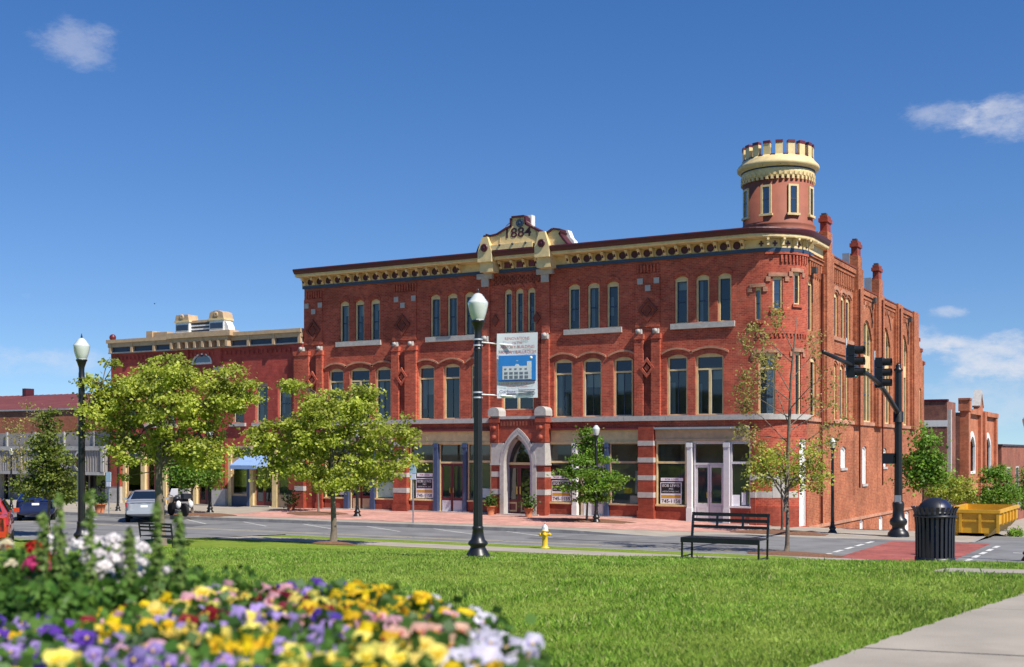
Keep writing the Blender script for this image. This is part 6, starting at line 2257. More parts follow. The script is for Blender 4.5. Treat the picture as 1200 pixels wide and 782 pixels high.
    MB().box(-.16, .16, st[1][0] - .075, st[1][0] - .02, .70 if kind == 'sedan' else .74, .80 if kind == 'sedan' else .84).build('number_plate', M['vinyl'], t)
    MB().box(-W_ * .86, W_ * .86, st[0][0] - .03, st[0][0] + .1, .40, .56).build('bumper', body, t)
    return t
M['carglass'] = pane_mat('car_glass', (.01, .014, .02), 1.8, 0)
M['taillight'] = pm('red_tail_light', (.45, .01, .012), .2, coat=.5)
M['tyre'] = pm('tyre_rubber', (.015, .015, .015), .85)
def paintm(name, col, metal=.3):
    return pm(name, col, .32, metal, var=.03, coat=1.0)
make_car('silver sedan parked nose-in at the far kerb, seen from behind', 171, 609.5, R(44), paintm('silver_car_paint', (.55, .58, .62), .5))
make_car('dark blue hatchback parked nose-in behind the small left tree', 44, 608, R(48), paintm('navy_car_paint', (.012, .025, .10)), 'hatch', 1.74)
make_car('orange red car parked near the left edge behind the red flowers', -24, 641, R(50), paintm('orange_red_car_paint', (.55, .045, .012), .1))
make_car('navy car at the very left edge beyond the orange red car', -24, 611, R(50), paintm('dark_navy_paint', (.01, .018, .07)), 'hatch')

# ---- motorcycle
l, Y, h = place(209, 605)
t = thing('motorcycle', 'black motorcycle with white panniers parked by the far kerb', 'motorcycle', l, R(70))
for y in (-.72, .78):
    w = MB().lathe([(.2, -.06), (.30, -.06), (.32, -.03), (.32, .03), (.30, .06), (.2, .06)], 20, (0, y, .32), axis='x').build('wheel', M['tyre'], t)
    MB().lathe([(.21, -.03), (.21, .03), (.02, .05)], 16, (0, y, .32), axis='x').build('rim', M['galv'], w)
MB().box(-.16, .16, -.35, .35, .32, .62).tube([(0, -.7, .33), (0, -.1, .6), (0, .45, .85), (0, .78, .33)], .04, 8).build('frame', M['blackw'], t)
MB().sphere((0, .18, .82), .2, 12, sc=(.9, 1, .75)).build('fuel_tank', M['blackw'], t)
MB().box(-.15, .15, -.75, .0, .72, .84).build('seat', M['tyre'], t)
for s in (-1, 1):
    MB().sphere((s * .31, -.66, .58), .2, 12, sc=(.62, 1, .95)).build('pannier', M['white'], t)
    MB().tube([(s * .05, .5, .95), (s * .36, .38, 1.05)], .02, 6).build('handlebar', M['blackw'], t)
MB().box(-.2, .2, -1.0, -.65, .86, 1.1).build('top_box', M['blackw'], t)
MB().add([(-.22, .55, .92), (.22, .55, .92), (.17, .4, 1.32), (-.17, .4, 1.32), (-.22, .57, .92), (.22, .57, .92), (.17, .42, 1.32), (-.17, .42, 1.32)], [(0, 1, 2, 3), (4, 5, 6, 7), (0, 1, 5, 4), (2, 3, 7, 6), (1, 2, 6, 5), (3, 0, 4, 7)]).build('windscreen', M['vinyl'], t)

# ---- planting beds round the pavement trees
def bed(px, py, rx_, ry_, label, mat='mulch'):
    l, Y, _ = place(px, py)
    n_ = 26
    m = MB()
    ring = []
    for i in range(n_):
        a = 2 * math.pi * i / n_
        q_ = 1 + .1 * math.sin(3 * a + px) + .06 * math.sin(7 * a)
        ring.append((l[0] + rx_ * q_ * math.cos(a), l[1] + ry_ * q_ * math.sin(a)))
    vs = [(x, y, gz(x, y) + .012) for x, y in ring] + [(l[0] + (x - l[0]) * .6, l[1] + (y - l[1]) * .6, gz(x, y) + .075) for x, y in ring] + [(l[0], l[1], gz(l[0], l[1]) + .10)]
    fs = [(i, (i + 1) % n_, n_ + (i + 1) % n_, n_ + i) for i in range(n_)] + [(n_ + i, n_ + (i + 1) % n_, 2 * n_) for i in range(n_)]
    m.add(vs, fs, 0, True)
    return tag(m.build('planting_bed', M[mat]), label, 'planting bed', 'mulched beds round the street trees', 'structure')
bed(690, 611, 2.2, .75, 'mulched bed round the small pavement tree')
bed(370, 602.5, 1.7, 1.1, 'mulched bed with grass near the left corner of the armory')
bed(238, 604, 1.9, .9, 'mulched bed beside the motorcycle')
bed(915, 625, 2.0, .8, 'mulched bed before the corner of the armory')
bed(925, 650.5, 1.5, .9, 'mulch ring round the thin tall tree')
bed(390, 638, .75, .6, 'mulch ring at the foot of the rounded park tree')

# ---- bird
l = at(181, 356, 80)
t = thing('bird', 'tiny dark bird flying above the row building', 'bird', l, R(40))
m = MB().lathe([(.001, -.14), (.035, -.06), (.04, .03), (.022, .10), (.001, .15)], 8, axis='y')
m.build('body', M['black'], t)
for s in (-1, 1):
    MB().add([(s * .02, .04, .01), (s * .16, .05, .07), (s * .28, -.02, .05), (s * .15, -.05, .06), (s * .02, -.05, .0), (s * .15, .0, .055)], [(0, 1, 3, 4), (1, 2, 3)]).build('wing', M['black'], t)

# ================================================================== TREES
CAMRZ = R(29.33)
M['leaf_yg'] = leaf_mat('fresh_yellow_green_leaves', (.38, .48, .045), (.68, .70, .13), .46)
M['leaf_g'] = leaf_mat('mid_green_leaves', (.15, .34, .03), (.32, .48, .07), .5)
M['leaf_dk'] = leaf_mat('olive_needles', (.13, .20, .025), (.30, .34, .06), .42)
M['leaf_or'] = leaf_mat('bronze_spring_leaves', (.40, .36, .07), (.62, .54, .18), .5)
def tree(label, px, py, blobs, nclump, nleaf, lsize, mat, trunk_r, fork_py, name='street_tree', bark='bark', group=None, seed=1, lean=0.0, flat=.55, cs=.42, nlimb=6, depth=1.0, cat='tree', Yover=None, top_r=.5, leafmat2=None):
    if Yover:
        x, y, _ = at(px, py, Yover)
        l, Y = (x, y, gz(x, y)), Yover
    else:
        l, Y, _ = place(px, py)
    s = Y / FPX
    t = thing(name, label, cat, l, CAMRZ, group)
    rg = np.random.default_rng(seed)
    # clump centres spread through the crown's volume
    area = np.array([b[2] * b[3] for b in blobs], float)
    pick = rg.choice(len(blobs), size=nclump, p=area / area.sum())
    cen = []
    for i in pick:
        cx, cy, rx, ry = blobs[i]
        while True:
            d = rg.uniform(-1, 1, 3)
            r = np.linalg.norm(d)
            if r < 1 and r > .25 * rg.random():
                break
        d *= (rg.uniform(.75, 1.08))
        cen.append(((cx - px + d[0] * rx) * s, d[1] * rx * s * depth, (py - cy + d[2] * ry) * s))
    cen = np.array(cen)
    zf = (py - fork_py) * s
    ztop = cen[:, 2].max()
    m = MB()
    zt = zf + (ztop - zf) * .8
    tp, tr = [], []
    for i in range(9):
        q = i / 8
        z = -.1 + (zt + .1) * q
        tp.append((lean * z + .05 * math.sin(3 * q + seed) * (q > .1), .05 * math.cos(2.6 * q + seed) * q, z))
        fl = 1.35 if i == 0 else 1.0
        tr.append(trunk_r * fl * (1 - q * (1 - .25 * top_r)) if z < zf else max(.012, trunk_r * (1 - q * .82)))
    m.tube(tp, tr, 9)
    # limbs
    nodes = []
    order = rg.permutation(len(cen))
    for k in range(nlimb):
        e = cen[order[k % len(order)]]
        z0 = zf + (zt - zf) * rg.uniform(0, .65)
        b0 = np.array([lean * z0, 0, z0])
        pts = []
        for i in range(6):
            q = i / 5
            p = b0 * (1 - q) + e * q
            p[2] += (e[2] - z0) * .0 + .25 * math.sin(math.pi * q) * np.linalg.norm(e - b0) * .3
            p += rg.normal(size=3) * .03 * (0 < i < 5)
            pts.append(p)
            nodes.append(p)
        r0 = trunk_r * rg.uniform(.35, .5)
        m.tube(pts, [r0 * (1 - .8 * i / 5) for i in range(6)], 6)
    for z in np.linspace(zf, zt, 5):
        nodes.append(np.array([lean * z, 0, z]))
    nodes = np.array(nodes)
    for c in cen:
        dd = np.linalg.norm(nodes - c, axis=1) + (nodes[:, 2] > c[2]) * .3
        a = nodes[dd.argmin()]
        mid = (a + c) / 2 + rg.normal(size=3) * .05 + np.array([0, 0, .04])
        m.tube([a, mid, c], [max(.006, trunk_r * .11), max(.005, trunk_r * .08), .004], 4)
    m.build('trunk', M[bark], t)
    # leaves
    idx = np.repeat(np.arange(nclump), nleaf)
    r = cs * rg.uniform(.55, 1.25, nclump)[idx][:, None]
    off = rg.normal(size=(len(idx), 3)) * r * .5
    off[:, 2] *= flat
    p = cen[idx] + off
    p[:, 2] -= .12 * (off[:, 0] ** 2 + off[:, 1] ** 2) / (r[:, 0] ** 2 + 1e-6) * r[:, 0] * .3
    nr = rg.normal(size=p.shape) * .75 + off / (r + 1e-6) * .5 + np.array([0, 0, .75])
    nr /= np.linalg.norm(nr, axis=1, keepdims=True)
    v, f = leaves_np(p, nr, lsize, rg)
    np_mesh('crown', v, f, M[mat], t)
    return t
G1 = 'young trees of the park and pavements'
tree('broad rounded yellow-green tree in the middle of the park verge', 390, 638,
     [(390, 500, 62, 42), (325, 512, 40, 28), (455, 515, 36, 30), (400, 475, 45, 26), (350, 540, 45, 28), (435, 545, 45, 26), (300, 520, 22, 16), (395, 560, 50, 20), (478, 500, 15, 12), (286, 532, 12, 7), (488, 516, 12, 7), (484, 542, 10, 7), (345, 456, 14, 8), (432, 464, 14, 8), (312, 562, 14, 8), (365, 446, 10, 6)],
     300, 72, .105, 'leaf_yg', .105, 575, seed=2, cs=.37, nlimb=12, flat=.42)
tree('large leafy yellow-green tree beside the left lamp', 188, 638,
     [(195, 470, 70, 42), (130, 480, 32, 34), (250, 470, 42, 34), (185, 440, 55, 24), (160, 520, 40, 26), (225, 520, 40, 26), (285, 455, 16, 14), (113, 470, 18, 26), (240, 540, 22, 14), (105, 447, 12, 7), (130, 428, 12, 7), (298, 470, 9, 7), (268, 436, 14, 8), (99, 502, 8, 14), (150, 556, 16, 9), (205, 420, 14, 6)],
     320, 74, .10, 'leaf_yg', .165, 550, seed=3, cs=.36, nlimb=12, Yover=36, flat=.45)
tree('small bright green tree behind the silver car and motorcycle', 226, 602, [(228, 548, 32, 24), (215, 560, 22, 14), (245, 556, 20, 14), (228, 530, 18, 14)], 90, 60, .14, 'leaf_g', .07, 578, seed=4, cs=.5, nlimb=6)
tree('slender feathery olive tree at left before the grey shop', 58, 622,
     [(60, 560, 32, 22), (58, 535, 26, 22), (56, 512, 20, 18), (58, 490, 10, 22), (75, 570, 20, 14), (35, 566, 18, 14)], 170, 46, .115, 'leaf_dk', .07, 585, seed=5, cs=.42, nlimb=12, flat=.4, Yover=47)
tree('small green pavement tree right of the arched entrance', 687.5, 611.5,
     [(690, 506, 8, 8), (690, 520, 16, 8), (692, 538, 26, 8), (690, 555, 34, 8), (688, 571, 38, 8), (692, 584, 20, 6), (664, 552, 10, 5), (720, 562, 12, 5)], 170, 44, .12, 'leaf_g', .055, 588, seed=6, cs=.40, nlimb=10, flat=.28)
tree('tall thin sparse tree rising before the round corner', 921, 649,
     [(905, 545, 26, 22), (940, 560, 30, 22), (890, 540, 16, 20), (955, 530, 20, 16)], 70, 26, .10, 'leaf_yg', .085, 600, seed=7, cs=.38, nlimb=9, flat=.5, bark='bark')
# its bare upper stem with a few bronze twigs
def sparse_top(label_name, px, py, seed):
    pass
tree('younger dark-stemmed pavement tree at the armory corner', 915.5, 623,
     [(915, 545, 34, 30), (885, 555, 14, 22), (945, 545, 18, 26)], 46, 30, .11, 'leaf_yg', .055, 570, seed=8, cs=.42, nlimb=7, flat=.5, bark='bark_dk')
tree('thin pavement tree at the left corner of the armory behind the rounded tree', 373, 600, [(370, 545, 30, 26), (372, 525, 20, 14)], 60, 40, .13, 'leaf_yg', .055, 575, seed=9, cs=.45)
tree('bushy green and bronze tree beside the rear of the armory', 1083, 622, [(1080, 540, 22, 22), (1085, 515, 14, 12), (1075, 560, 22, 16), (1092, 555, 14, 18)], 90, 44, .14, 'leaf_g', .06, 580, seed=10, cs=.5)
tree('low bright yellow-green tree behind the litter bin and dumpster', 1118, 622, [(1120, 575, 28, 16), (1105, 582, 26, 14), (1135, 582, 16, 14), (1120, 562, 14, 10)], 100, 50, .14, 'leaf_yg', .06, 600, seed=11, cs=.5)
tree('round green tree beyond the dumpster at the far right', 1170, 618, [(1170, 565, 22, 24), (1160, 580, 14, 14), (1182, 575, 14, 16), (1168, 548, 12, 10)], 90, 50, .16, 'leaf_g', .07, 595, seed=12, cs=.6, Yover=80)
tree('green tree cut off by the right edge beyond the dumpster', 1206, 618, [(1206, 560, 14, 22), (1204, 580, 14, 14)], 60, 46, .16, 'leaf_g', .07, 595, seed=13, cs=.6, Yover=84)
tree('bronze young tree at the far left before the warehouse', 24, 600, [(25, 500, 22, 20), (40, 480, 18, 16), (20, 530, 18, 20)], 40, 20, .12, 'leaf_or', .06, 570, seed=14, cs=.5, Yover=62)
def shrub(px, py, w, h, label, seed, Y=None):
    if Y:
        x, y, _ = at(px, py, Y)
        l = (x, y, gz(x, y))
    else:
        l, Y, _ = place(px, py)
    s = Y / FPX
    t = thing('shrub', label, 'shrub', l, CAMRZ, 'low shrubs')
    rg = np.random.default_rng(seed)
    p = rg.normal(size=(500, 3)) * np.array([w * .4 * s, w * .4 * s, h * .3 * s]) + np.array([0, 0, h * .45 * s])
    p[:, 2] = np.abs(p[:, 2])
    nr = rg.normal(size=p.shape) + np.array([0, 0, .7]); nr /= np.linalg.norm(nr, axis=1, keepdims=True)
    v, f = leaves_np(p, nr, .14, rg)
    np_mesh('foliage', v, f, M['leaf_g'], t)
    MB().tube([(0, 0, -.05), (.02, 0, h * .4 * s)], [.03, .015], 6).build('stem', M['bark'], t)
shrub(1190, 614, 10, 10, 'grey-green shrub behind the dumpster at the right edge', 21, 72)

# the upper, almost bare part of the tall thin tree: stem, twigs, a few tufts (parts of the same tree)
tall = [o for o in COL.objects if o.get('label', '').startswith('tall thin sparse')][0]
rg = np.random.default_rng(77)
l_ = tall.location
Yt = -SN * l_.x + CS * l_.y
s_ = Yt / FPX
def tl(px, py, d=0.0):
    return np.array([(px - 921) * s_, d, (649 - py) * s_])
m = MB()
m.tube([tl(921, 600), tl(923, 540), tl(925, 490), tl(927, 440), tl(931, 400), tl(934, 370)], [.075, .062, .05, .038, .024, .008], 8)
tw = [((925, 500), (905, 440), (868, 395)), ((925, 490), (893, 470), (862, 452)), ((926, 470), (900, 452), (872, 440)), ((924, 520), (895, 488), (868, 470)), ((925, 505), (960, 485), (985, 470)),
      ((927, 445), (950, 420), (962, 395)), ((924, 530), (960, 505), (985, 495)), ((928, 425), (905, 400), (885, 380)), ((925, 515), (890, 510), (870, 505)), ((929, 410), (915, 385), (905, 368)), ((924, 545), (950, 525), (975, 515)), ((925, 480), (945, 455), (965, 440)), ((924, 540), (900, 525), (878, 520)), ((926, 460), (908, 432), (895, 418)), ((925, 500), (945, 480), (958, 468))]
ends = []
for a, b, c in tw:
    d = rg.uniform(-.7, .7)
    m.tube([tl(*a), tl(*b, d * .6), tl(*c, d)], [.02, .012, .004], 5)
    for q in np.linspace(.35, 1, 7):
        p = tl(*b, d * .6) * (1 - q) + tl(*c, d) * q
        e = p + rg.normal(size=3) * .16
        m.tube([p, e], [.006, .002], 4)
        ends.append(e)
m.build('branch', M['bark'], tall)
ends = np.array(ends)
wt = np.array([1.0 if e[0] < 0 else .5 for e in ends])
idx = rg.choice(len(ends), 2400, p=wt / wt.sum())
p = ends[idx] + rg.normal(size=(len(idx), 3)) * .12
nr = rg.normal(size=p.shape) + np.array([0, 0, .5]); nr /= np.linalg.norm(nr, axis=1, keepdims=True)
v, f = leaves_np(p, nr, .09, rg)
np_mesh('upper_crown', v, f, M['leaf_or'], tall)

# ================================================================== GRASS BLADES
def blade_mat():
    m, n, b = newmat('grass_blades')
    L = n.links.new
    g_ = n.nodes.new('ShaderNodeNewGeometry')
    cr = n.nodes.new('ShaderNodeValToRGB')
    e = cr.color_ramp.elements
    e[0].position = 0; e[0].color = (.17, .34, .028, 1)
    e[1].position = .86; e[1].color = (.33, .50, .065, 1)
    e2 = e.new(.93); e2.color = (.52, .50, .2, 1)
    L(g_.outputs['Random Per Island'], cr.inputs[0])
    nz = n.nodes.new('ShaderNodeTexNoise'); nz.inputs['Scale'].default_value = .55; nz.inputs['Detail'].default_value = 7
    L(g_.outputs['Position'], nz.inputs['Vector'])
    mr = n.nodes.new('ShaderNodeMapRange'); mr.inputs['From Min'].default_value = .38; mr.inputs['From Max'].default_value = .68; mr.inputs['To Max'].default_value = .8
    L(nz.outputs['Fac'], mr.inputs['Value'])
    mx = n.nodes.new('ShaderNodeMix'); mx.data_type = 'RGBA'
    L(mr.outputs[0], mx.inputs['Factor']); L(cr.outputs[0], mx.inputs[6]); mx.inputs[7].default_value = (.36, .46, .085, 1)
    n5 = n.nodes.new('ShaderNodeTexNoise'); n5.inputs['Scale'].default_value = 1.7; n5.inputs['Detail'].default_value = 5
    L(g_.outputs['Position'], n5.inputs['Vector'])
    m5 = n.nodes.new('ShaderNodeMapRange'); m5.inputs['From Min'].default_value = .3; m5.inputs['From Max'].default_value = .7; m5.inputs['To Min'].default_value = .68; m5.inputs['To Max'].default_value = 1.18
    L(n5.outputs['Fac'], m5.inputs['Value'])
    x5 = n.nodes.new('ShaderNodeMix'); x5.data_type = 'RGBA'; x5.blend_type = 'MULTIPLY'; x5.inputs['Factor'].default_value = 1
    L(mx.outputs[2], x5.inputs[6]); L(m5.outputs[0], x5.inputs[7]); mx = x5
    L(mx.outputs[2], b.inputs['Base Color']); b.inputs['Roughness'].default_value = .55; b.inputs['Specular IOR Level'].default_value = .3
    tr = n.nodes.new('ShaderNodeBsdfTranslucent'); L(mx.outputs[2], tr.inputs['Color'])
    ms = n.nodes.new('ShaderNodeMixShader'); ms.inputs[0].default_value = .4
    L(b.outputs[0], ms.inputs[1]); L(tr.outputs[0], ms.inputs[2]); L(ms.outputs[0], n.nodes['Material Output'].inputs[0])
    return m
rg = np.random.default_rng(5)
N = 430000
Yc = 7.2 * (34 / 7.2) ** rg.random(N)          # denser near the viewpoint, thinning out with distance
Xc = rg.uniform(-.62, .60, N) * Yc
wx, wy = CS * Xc - SN * Yc, SN * Xc + CS * Yc
pxl = np.array([path_x(y) for y in wy])
edge = pxl - .02 + rg.normal(size=N) * .035
keep = (wx < edge) & (((wx > -29.0) & (wy < 31.15)) | ((wx <= -29.3) & (wy < 26.9)) | ((wx > -29) & (wx < -10) & (wy > 33.03) & (wy < 34.82)))
keep &= ~((wx > hx - .9) & (wx < hx + 1.7) & (abs(wy - hy) < .64))
for (cx_, cy_, rx_, ry_) in [(lx, ly, .24, .24)]:
    keep &= ((wx - cx_) ** 2 + (wy - cy_) ** 2) > rx_ ** 2
for (q1, q2, rr) in [(925, 650.5, 1.35), (390, 638, .6)]:
    bx_, by_, _, _ = hit(q1, q2)
    keep &= ((wx - bx_) ** 2 + ((wy - by_) * 1.6) ** 2) > rr ** 2
wx, wy, Yc = wx[keep], wy[keep], Yc[keep]
n = len(wx)
wz = np.array([lawn_z(a, b) for a, b in zip(wx, wy)])
patch = .8 + .35 * np.sin(wx * 1.7 + 1.3 * np.sin(wy * .9)) * np.sin(wy * 1.3 + wx * .6)
hgt = rg.uniform(.03, .075, n) * np.clip(patch, .6, 1.2) * np.where(rg.random(n) > .985, 1.6, 1)
wid = (.0024 + .00036 * Yc) * rg.uniform(.7, 1.3, n)
ang = rg.uniform(0, 2 * np.pi, n)
dirx, diry = np.cos(ang), np.sin(ang)
bend = hgt * rg.uniform(.15, .8, n)
ba = rg.uniform(0, 2 * np.pi, n)
P0 = np.stack([wx, wy, wz - .01], 1)
sd = np.stack([dirx, diry, np.zeros(n)], 1) * wid[:, None]
bd = np.stack([np.cos(ba) * bend, np.sin(ba) * bend, np.zeros(n)], 1)
up = np.stack([np.zeros(n), np.zeros(n), hgt], 1)
V = np.empty((n, 4, 3))
V[:, 0] = P0 - sd
V[:, 1] = P0 + sd
V[:, 2] = P0 + up * .6 + bd * .35 + sd * .7
V[:, 3] = P0 + up + bd
F = np.arange(n)[:, None] * 4 + np.array([[0, 1, 2, 3]])
go = np_mesh('grass', V.reshape(-1, 3), F, blade_mat())
tag(go, 'short sunlit green grass blades covering the lawn', 'grass', kind='stuff')

# ================================================================== FLOWER BED
M['soil'] = pm('dark_potting_soil', (.035, .024, .016), .95, var=.4, scale=20, bump=.8)
def cw_(X, Y):
    return c2w(X, Y)
poly = [(-3.4, 2.3), (.22, 2.3), (.26, 2.9), (.2, 3.5), (-.05, 4.3), (-.45, 4.95), (-1.2, 5.6), (-2.2, 6.2), (-3.6, 6.4)]
ox, oy = cw_(-1.4, 4.2)
gzb = lawn_z(ox, oy)
pl_t = thing('flower_planter', 'raised stone planter full of mixed flowers in the left foreground', 'planter', (ox, oy, gzb))
ZS = 2.30 - gzb
loc = [(cw_(a, b)[0] - ox, cw_(a, b)[1] - oy) for a, b in poly]
inn = [(a * .95, b * .95) for a, b in loc]
MB().plate(loc, [inn], -.3, ZS, 't').build('planter_wall', M['stone'], pl_t)
MB().plate(inn, [], -.2, ZS - .04, 't').build('soil', M['soil'], pl_t)

def petal_mat(name, col, var=.12):
    m, n, b = newmat(name)
    L = n.links.new
    oi = n.nodes.new('ShaderNodeObjectInfo')
    hs_ = n.nodes.new('ShaderNodeHueSaturation')
    hs_.inputs['Color'].default_value = (*col, 1)
    mr = n.nodes.new('ShaderNodeMapRange'); mr.inputs['To Min'].default_value = .485; mr.inputs['To Max'].default_value = .515
    L(oi.outputs['Random'], mr.inputs['Value']); L(mr.outputs[0], hs_.inputs['Hue'])
    m2 = n.nodes.new('ShaderNodeMapRange'); m2.inputs['To Min'].default_value = 1 - var; m2.inputs['To Max'].default_value = 1 + var
    L(oi.outputs['Random'], m2.inputs['Value']); L(m2.outputs[0], hs_.inputs['Value'])
    L(hs_.outputs[0], b.inputs['Base Color']); b.inputs['Roughness'].default_value = .6; b.inputs['Specular IOR Level'].default_value = .25
    tr = n.nodes.new('ShaderNodeBsdfTranslucent'); L(hs_.outputs[0], tr.inputs['Color'])
    ms = n.nodes.new('ShaderNodeMixShader'); ms.inputs[0].default_value = .35
    L(b.outputs[0], ms.inputs[1]); L(tr.outputs[0], ms.inputs[2]); L(ms.outputs[0], n.nodes['Material Output'].inputs[0])
    return m
PET = {}
for nm, c1, c2 in [('yellow', (.80, .58, .015), (.70, .40, .01)), ('pale_yellow', (.80, .68, .16), (.75, .5, .03)), ('lavender', (.44, .32, .66), (.16, .07, .40)), ('violet', (.12, .045, .40), (.04, .012, .18)),
                   ('white', (.74, .70, .80), (.48, .42, .68)), ('pink', (.72, .40, .46), (.45, .10, .18)), ('crimson', (.24, .012, .035), (.10, .008, .02)), ('peach', (.78, .50, .38), (.55, .15, .12)), ('maroon_yellow', (.66, .42, .02), (.22, .015, .02)),
                   ('red', (.50, .012, .012), (.38, .01, .01)), ('hotpink', (.72, .08, .26), (.5, .04, .16)), ('cream', (.78, .72, .52), (.7, .6, .3)), ('pureWhite', (.80, .76, .74), (.78, .66, .66))]:
    PET[nm] = (petal_mat(nm.lower() + '_petal', c1), petal_mat(nm.lower() + '_petal_centre', c2))
M['eye'] = pm('pollen_yellow', (.75, .5, .02), .6)
def pansy_mesh(nm, r=.0265):
    m = MB()
    # five overlapping rounded petals: two upper, two side, one broad lower
    for (a, dist, pr, z, mi) in ((R(62), .62, .62, .000, 0), (R(118), .62, .62, .002, 0), (R(5), .55, .58, .005, 0), (R(175), .55, .58, .0065, 0), (R(270), .52, .70, .009, 0)):
        c = (math.cos(a) * dist * r, math.sin(a) * dist * r)
        n_ = 9
        vs = [(0, 0, z - .002)]
        for k in range(n_):
            t = a + math.pi + .35 + (2 * math.pi - .7) * k / (n_ - 1)
            wv = 1 + .06 * math.sin(5 * t + a)
            x, y = c[0] + math.cos(t) * pr * r * wv, c[1] + math.sin(t) * pr * r * wv
            vs.append((x, y, z + .006 * math.sin(3 * t + a) + .10 * (x * x + y * y) / r))
        m.add(vs, [(0, k + 1, k + 2) for k in range(n_ - 1)], 0, True)
    for (a, ln) in ((R(5), .55), (R(175), .55), (R(270), .62)):
        vs = [(0, 0, .0125)]
        for k in range(5):
            t = a - .55 + 1.1 * k / 4
            vs.append((math.cos(t) * ln * r, math.sin(t) * ln * r, .0135 + .08 * (ln * r)))
        m.add(vs, [(0, k + 1, k + 2) for k in range(4)], 1, True)
    m.lathe([(.16 * r, .012), (.14 * r, .018), (.001, .02)], 7, (0, -.05 * r, 0), 2)
    me_o = m.build('bloom', [PET[nm][0], PET[nm][1], M['eye']])
    me = me_o.data
    bpy.data.objects.remove(me_o)
    return me
def cluster_mesh(nm, r=.05, n=26, seed=1, fs_=.014):
    """a rounded head of many small florets (geranium, stock)"""
    m = MB()
    rg_ = np.random.default_rng(seed)
    for i in range(n):
        d = rg_.normal(size=3); d[2] = abs(d[2]) * .9 + .1; d /= np.linalg.norm(d)
        c = Vector(d * r * rg_.uniform(.75, 1.05))
        nrm = Vector(d + rg_.normal(size=3) * .25).normalized()
        a = nrm.orthogonal().normalized(); b = nrm.cross(a)
        for k in range(5):
            t = 2 * math.pi * k / 5 + i
            e = a * math.cos(t) + b * math.sin(t); f_ = b * math.cos(t) - a * math.sin(t)
            m.add([c, c + e * fs_ * .6 + f_ * fs_ * .45 + nrm * .003, c + e * fs_ * 1.1 + nrm * .002, c + e * fs_ * .6 - f_ * fs_ * .45 + nrm * .003], [(0, 1, 2, 3)], 0 if k % 5 else 1)
    o = m.build('bloom', [PET[nm][0], PET[nm][1]])
    me = o.data
    bpy.data.objects.remove(o)
    return me
M['leaf_fl'] = leaf_mat('bedding_plant_leaves', (.06, .17, .02), (.17, .31, .05), .4)
M['leaf_sp'] = leaf_mat('snapdragon_leaves', (.14, .25, .04), (.30, .42, .10), .42)
def foliage_mesh(name, n, sx, sz, size, seed, mat, z0=0.0):
    rg_ = np.random.default_rng(seed)
    p = rg_.normal(size=(n, 3)) * np.array([sx, sx, sz * .4]) + np.array([0, 0, z0 + sz * .45])
    p[:, 2] = np.clip(p[:, 2], .0, z0 + sz * 1.05)
    nr = rg_.normal(size=p.shape) * .8 + np.array([0, 0, .8]); nr /= np.linalg.norm(nr, axis=1, keepdims=True)
    v, f = leaves_np(p, nr, size, rg_)
    o = np_mesh(name, v, f, mat)
    me = o.data
    bpy.data.objects.remove(o)
    return me
fol = [foliage_mesh('foliage', 170, .07, .165, .042, 40 + i, M['leaf_fl']) for i in range(4)]
pans = {nm: pansy_mesh(nm) for nm in ('yellow', 'pale_yellow', 'lavender', 'violet', 'white', 'pink', 'crimson', 'peach', 'maroon_yellow')}
LABEL = {'yellow': 'bright yellow pansies', 'pale_yellow': 'pale yellow pansies', 'lavender': 'pale lavender pansies', 'violet': 'deep violet pansies', 'white': 'white and lilac pansies',
         'pink': 'pink pansies', 'crimson': 'dark crimson pansies', 'peach': 'peach pansies', 'maroon_yellow': 'yellow pansies with maroon faces'}
rg = np.random.default_rng(21)
camv = Vector((0, 0, EYE))
def pansy_plant(X, Y, kind, zsoil, nb):
    x, y = cw_(X, Y)
    t = thing('pansy_plant', LABEL[kind] + ' in the foreground flower bed', 'pansies', (x, y, zsoil), rg.uniform(0, 6), LABEL[kind] + ' of the flower bed')
    link('foliage', fol[rg.integers(4)], t)
    for i in range(nb):
        a, r = rg.uniform(0, 6.28), .105 * math.sqrt(rg.random())
        o = link('bloom', pans[kind], t)
        o.location = (r * math.cos(a), r * math.sin(a), .155 + rg.uniform(-.03, .035) - r * .25)
        # faces look up and outward, mostly to the light and the open side
        d = Vector((rg.normal() * .35 + .3, rg.normal() * .35 - .75, rg.uniform(.35, 1.0))).normalized()
        dl_ = Matrix.Rotation(-t.rotation_euler.z, 3, 'Z') @ d
        q = dl_.to_track_quat('Z', 'Y')
        o.rotation_euler = q.to_euler()
        s = rg.uniform(.8, 1.2)
        o.scale = (s, s, s)
def kind_at(px, py):
    """colour patches of the bed as the gardener planted them"""
    if px > 545: return rg.choice(['white', 'white', 'white', 'white', 'lavender'])
    if px > 490: return rg.choice(['white', 'peach', 'pink', 'yellow', 'white'])
    if px > 380:
        return rg.choice(['yellow', 'yellow', 'maroon_yellow', 'pink', 'pale_yellow', 'yellow', 'violet' if py < 715 else 'yellow'])
    if px > 290:
        return rg.choice(['pale_yellow', 'crimson', 'violet', 'yellow', 'lavender', 'pink'])
    if px > 200:
        return rg.choice(['violet', 'pink', 'crimson', 'lavender', 'pale_yellow', 'violet'] if py < 720 else ['pink', 'yellow', 'crimson', 'lavender', 'pale_yellow'])
    if px > 100:
        return rg.choice(['yellow', 'crimson', 'pink', 'yellow', 'lavender', 'pale_yellow'])
    return rg.choice(['lavender', 'lavender', 'violet', 'lavender', 'violet', 'yellow'])
step = .165
Y = 2.75
row = 0
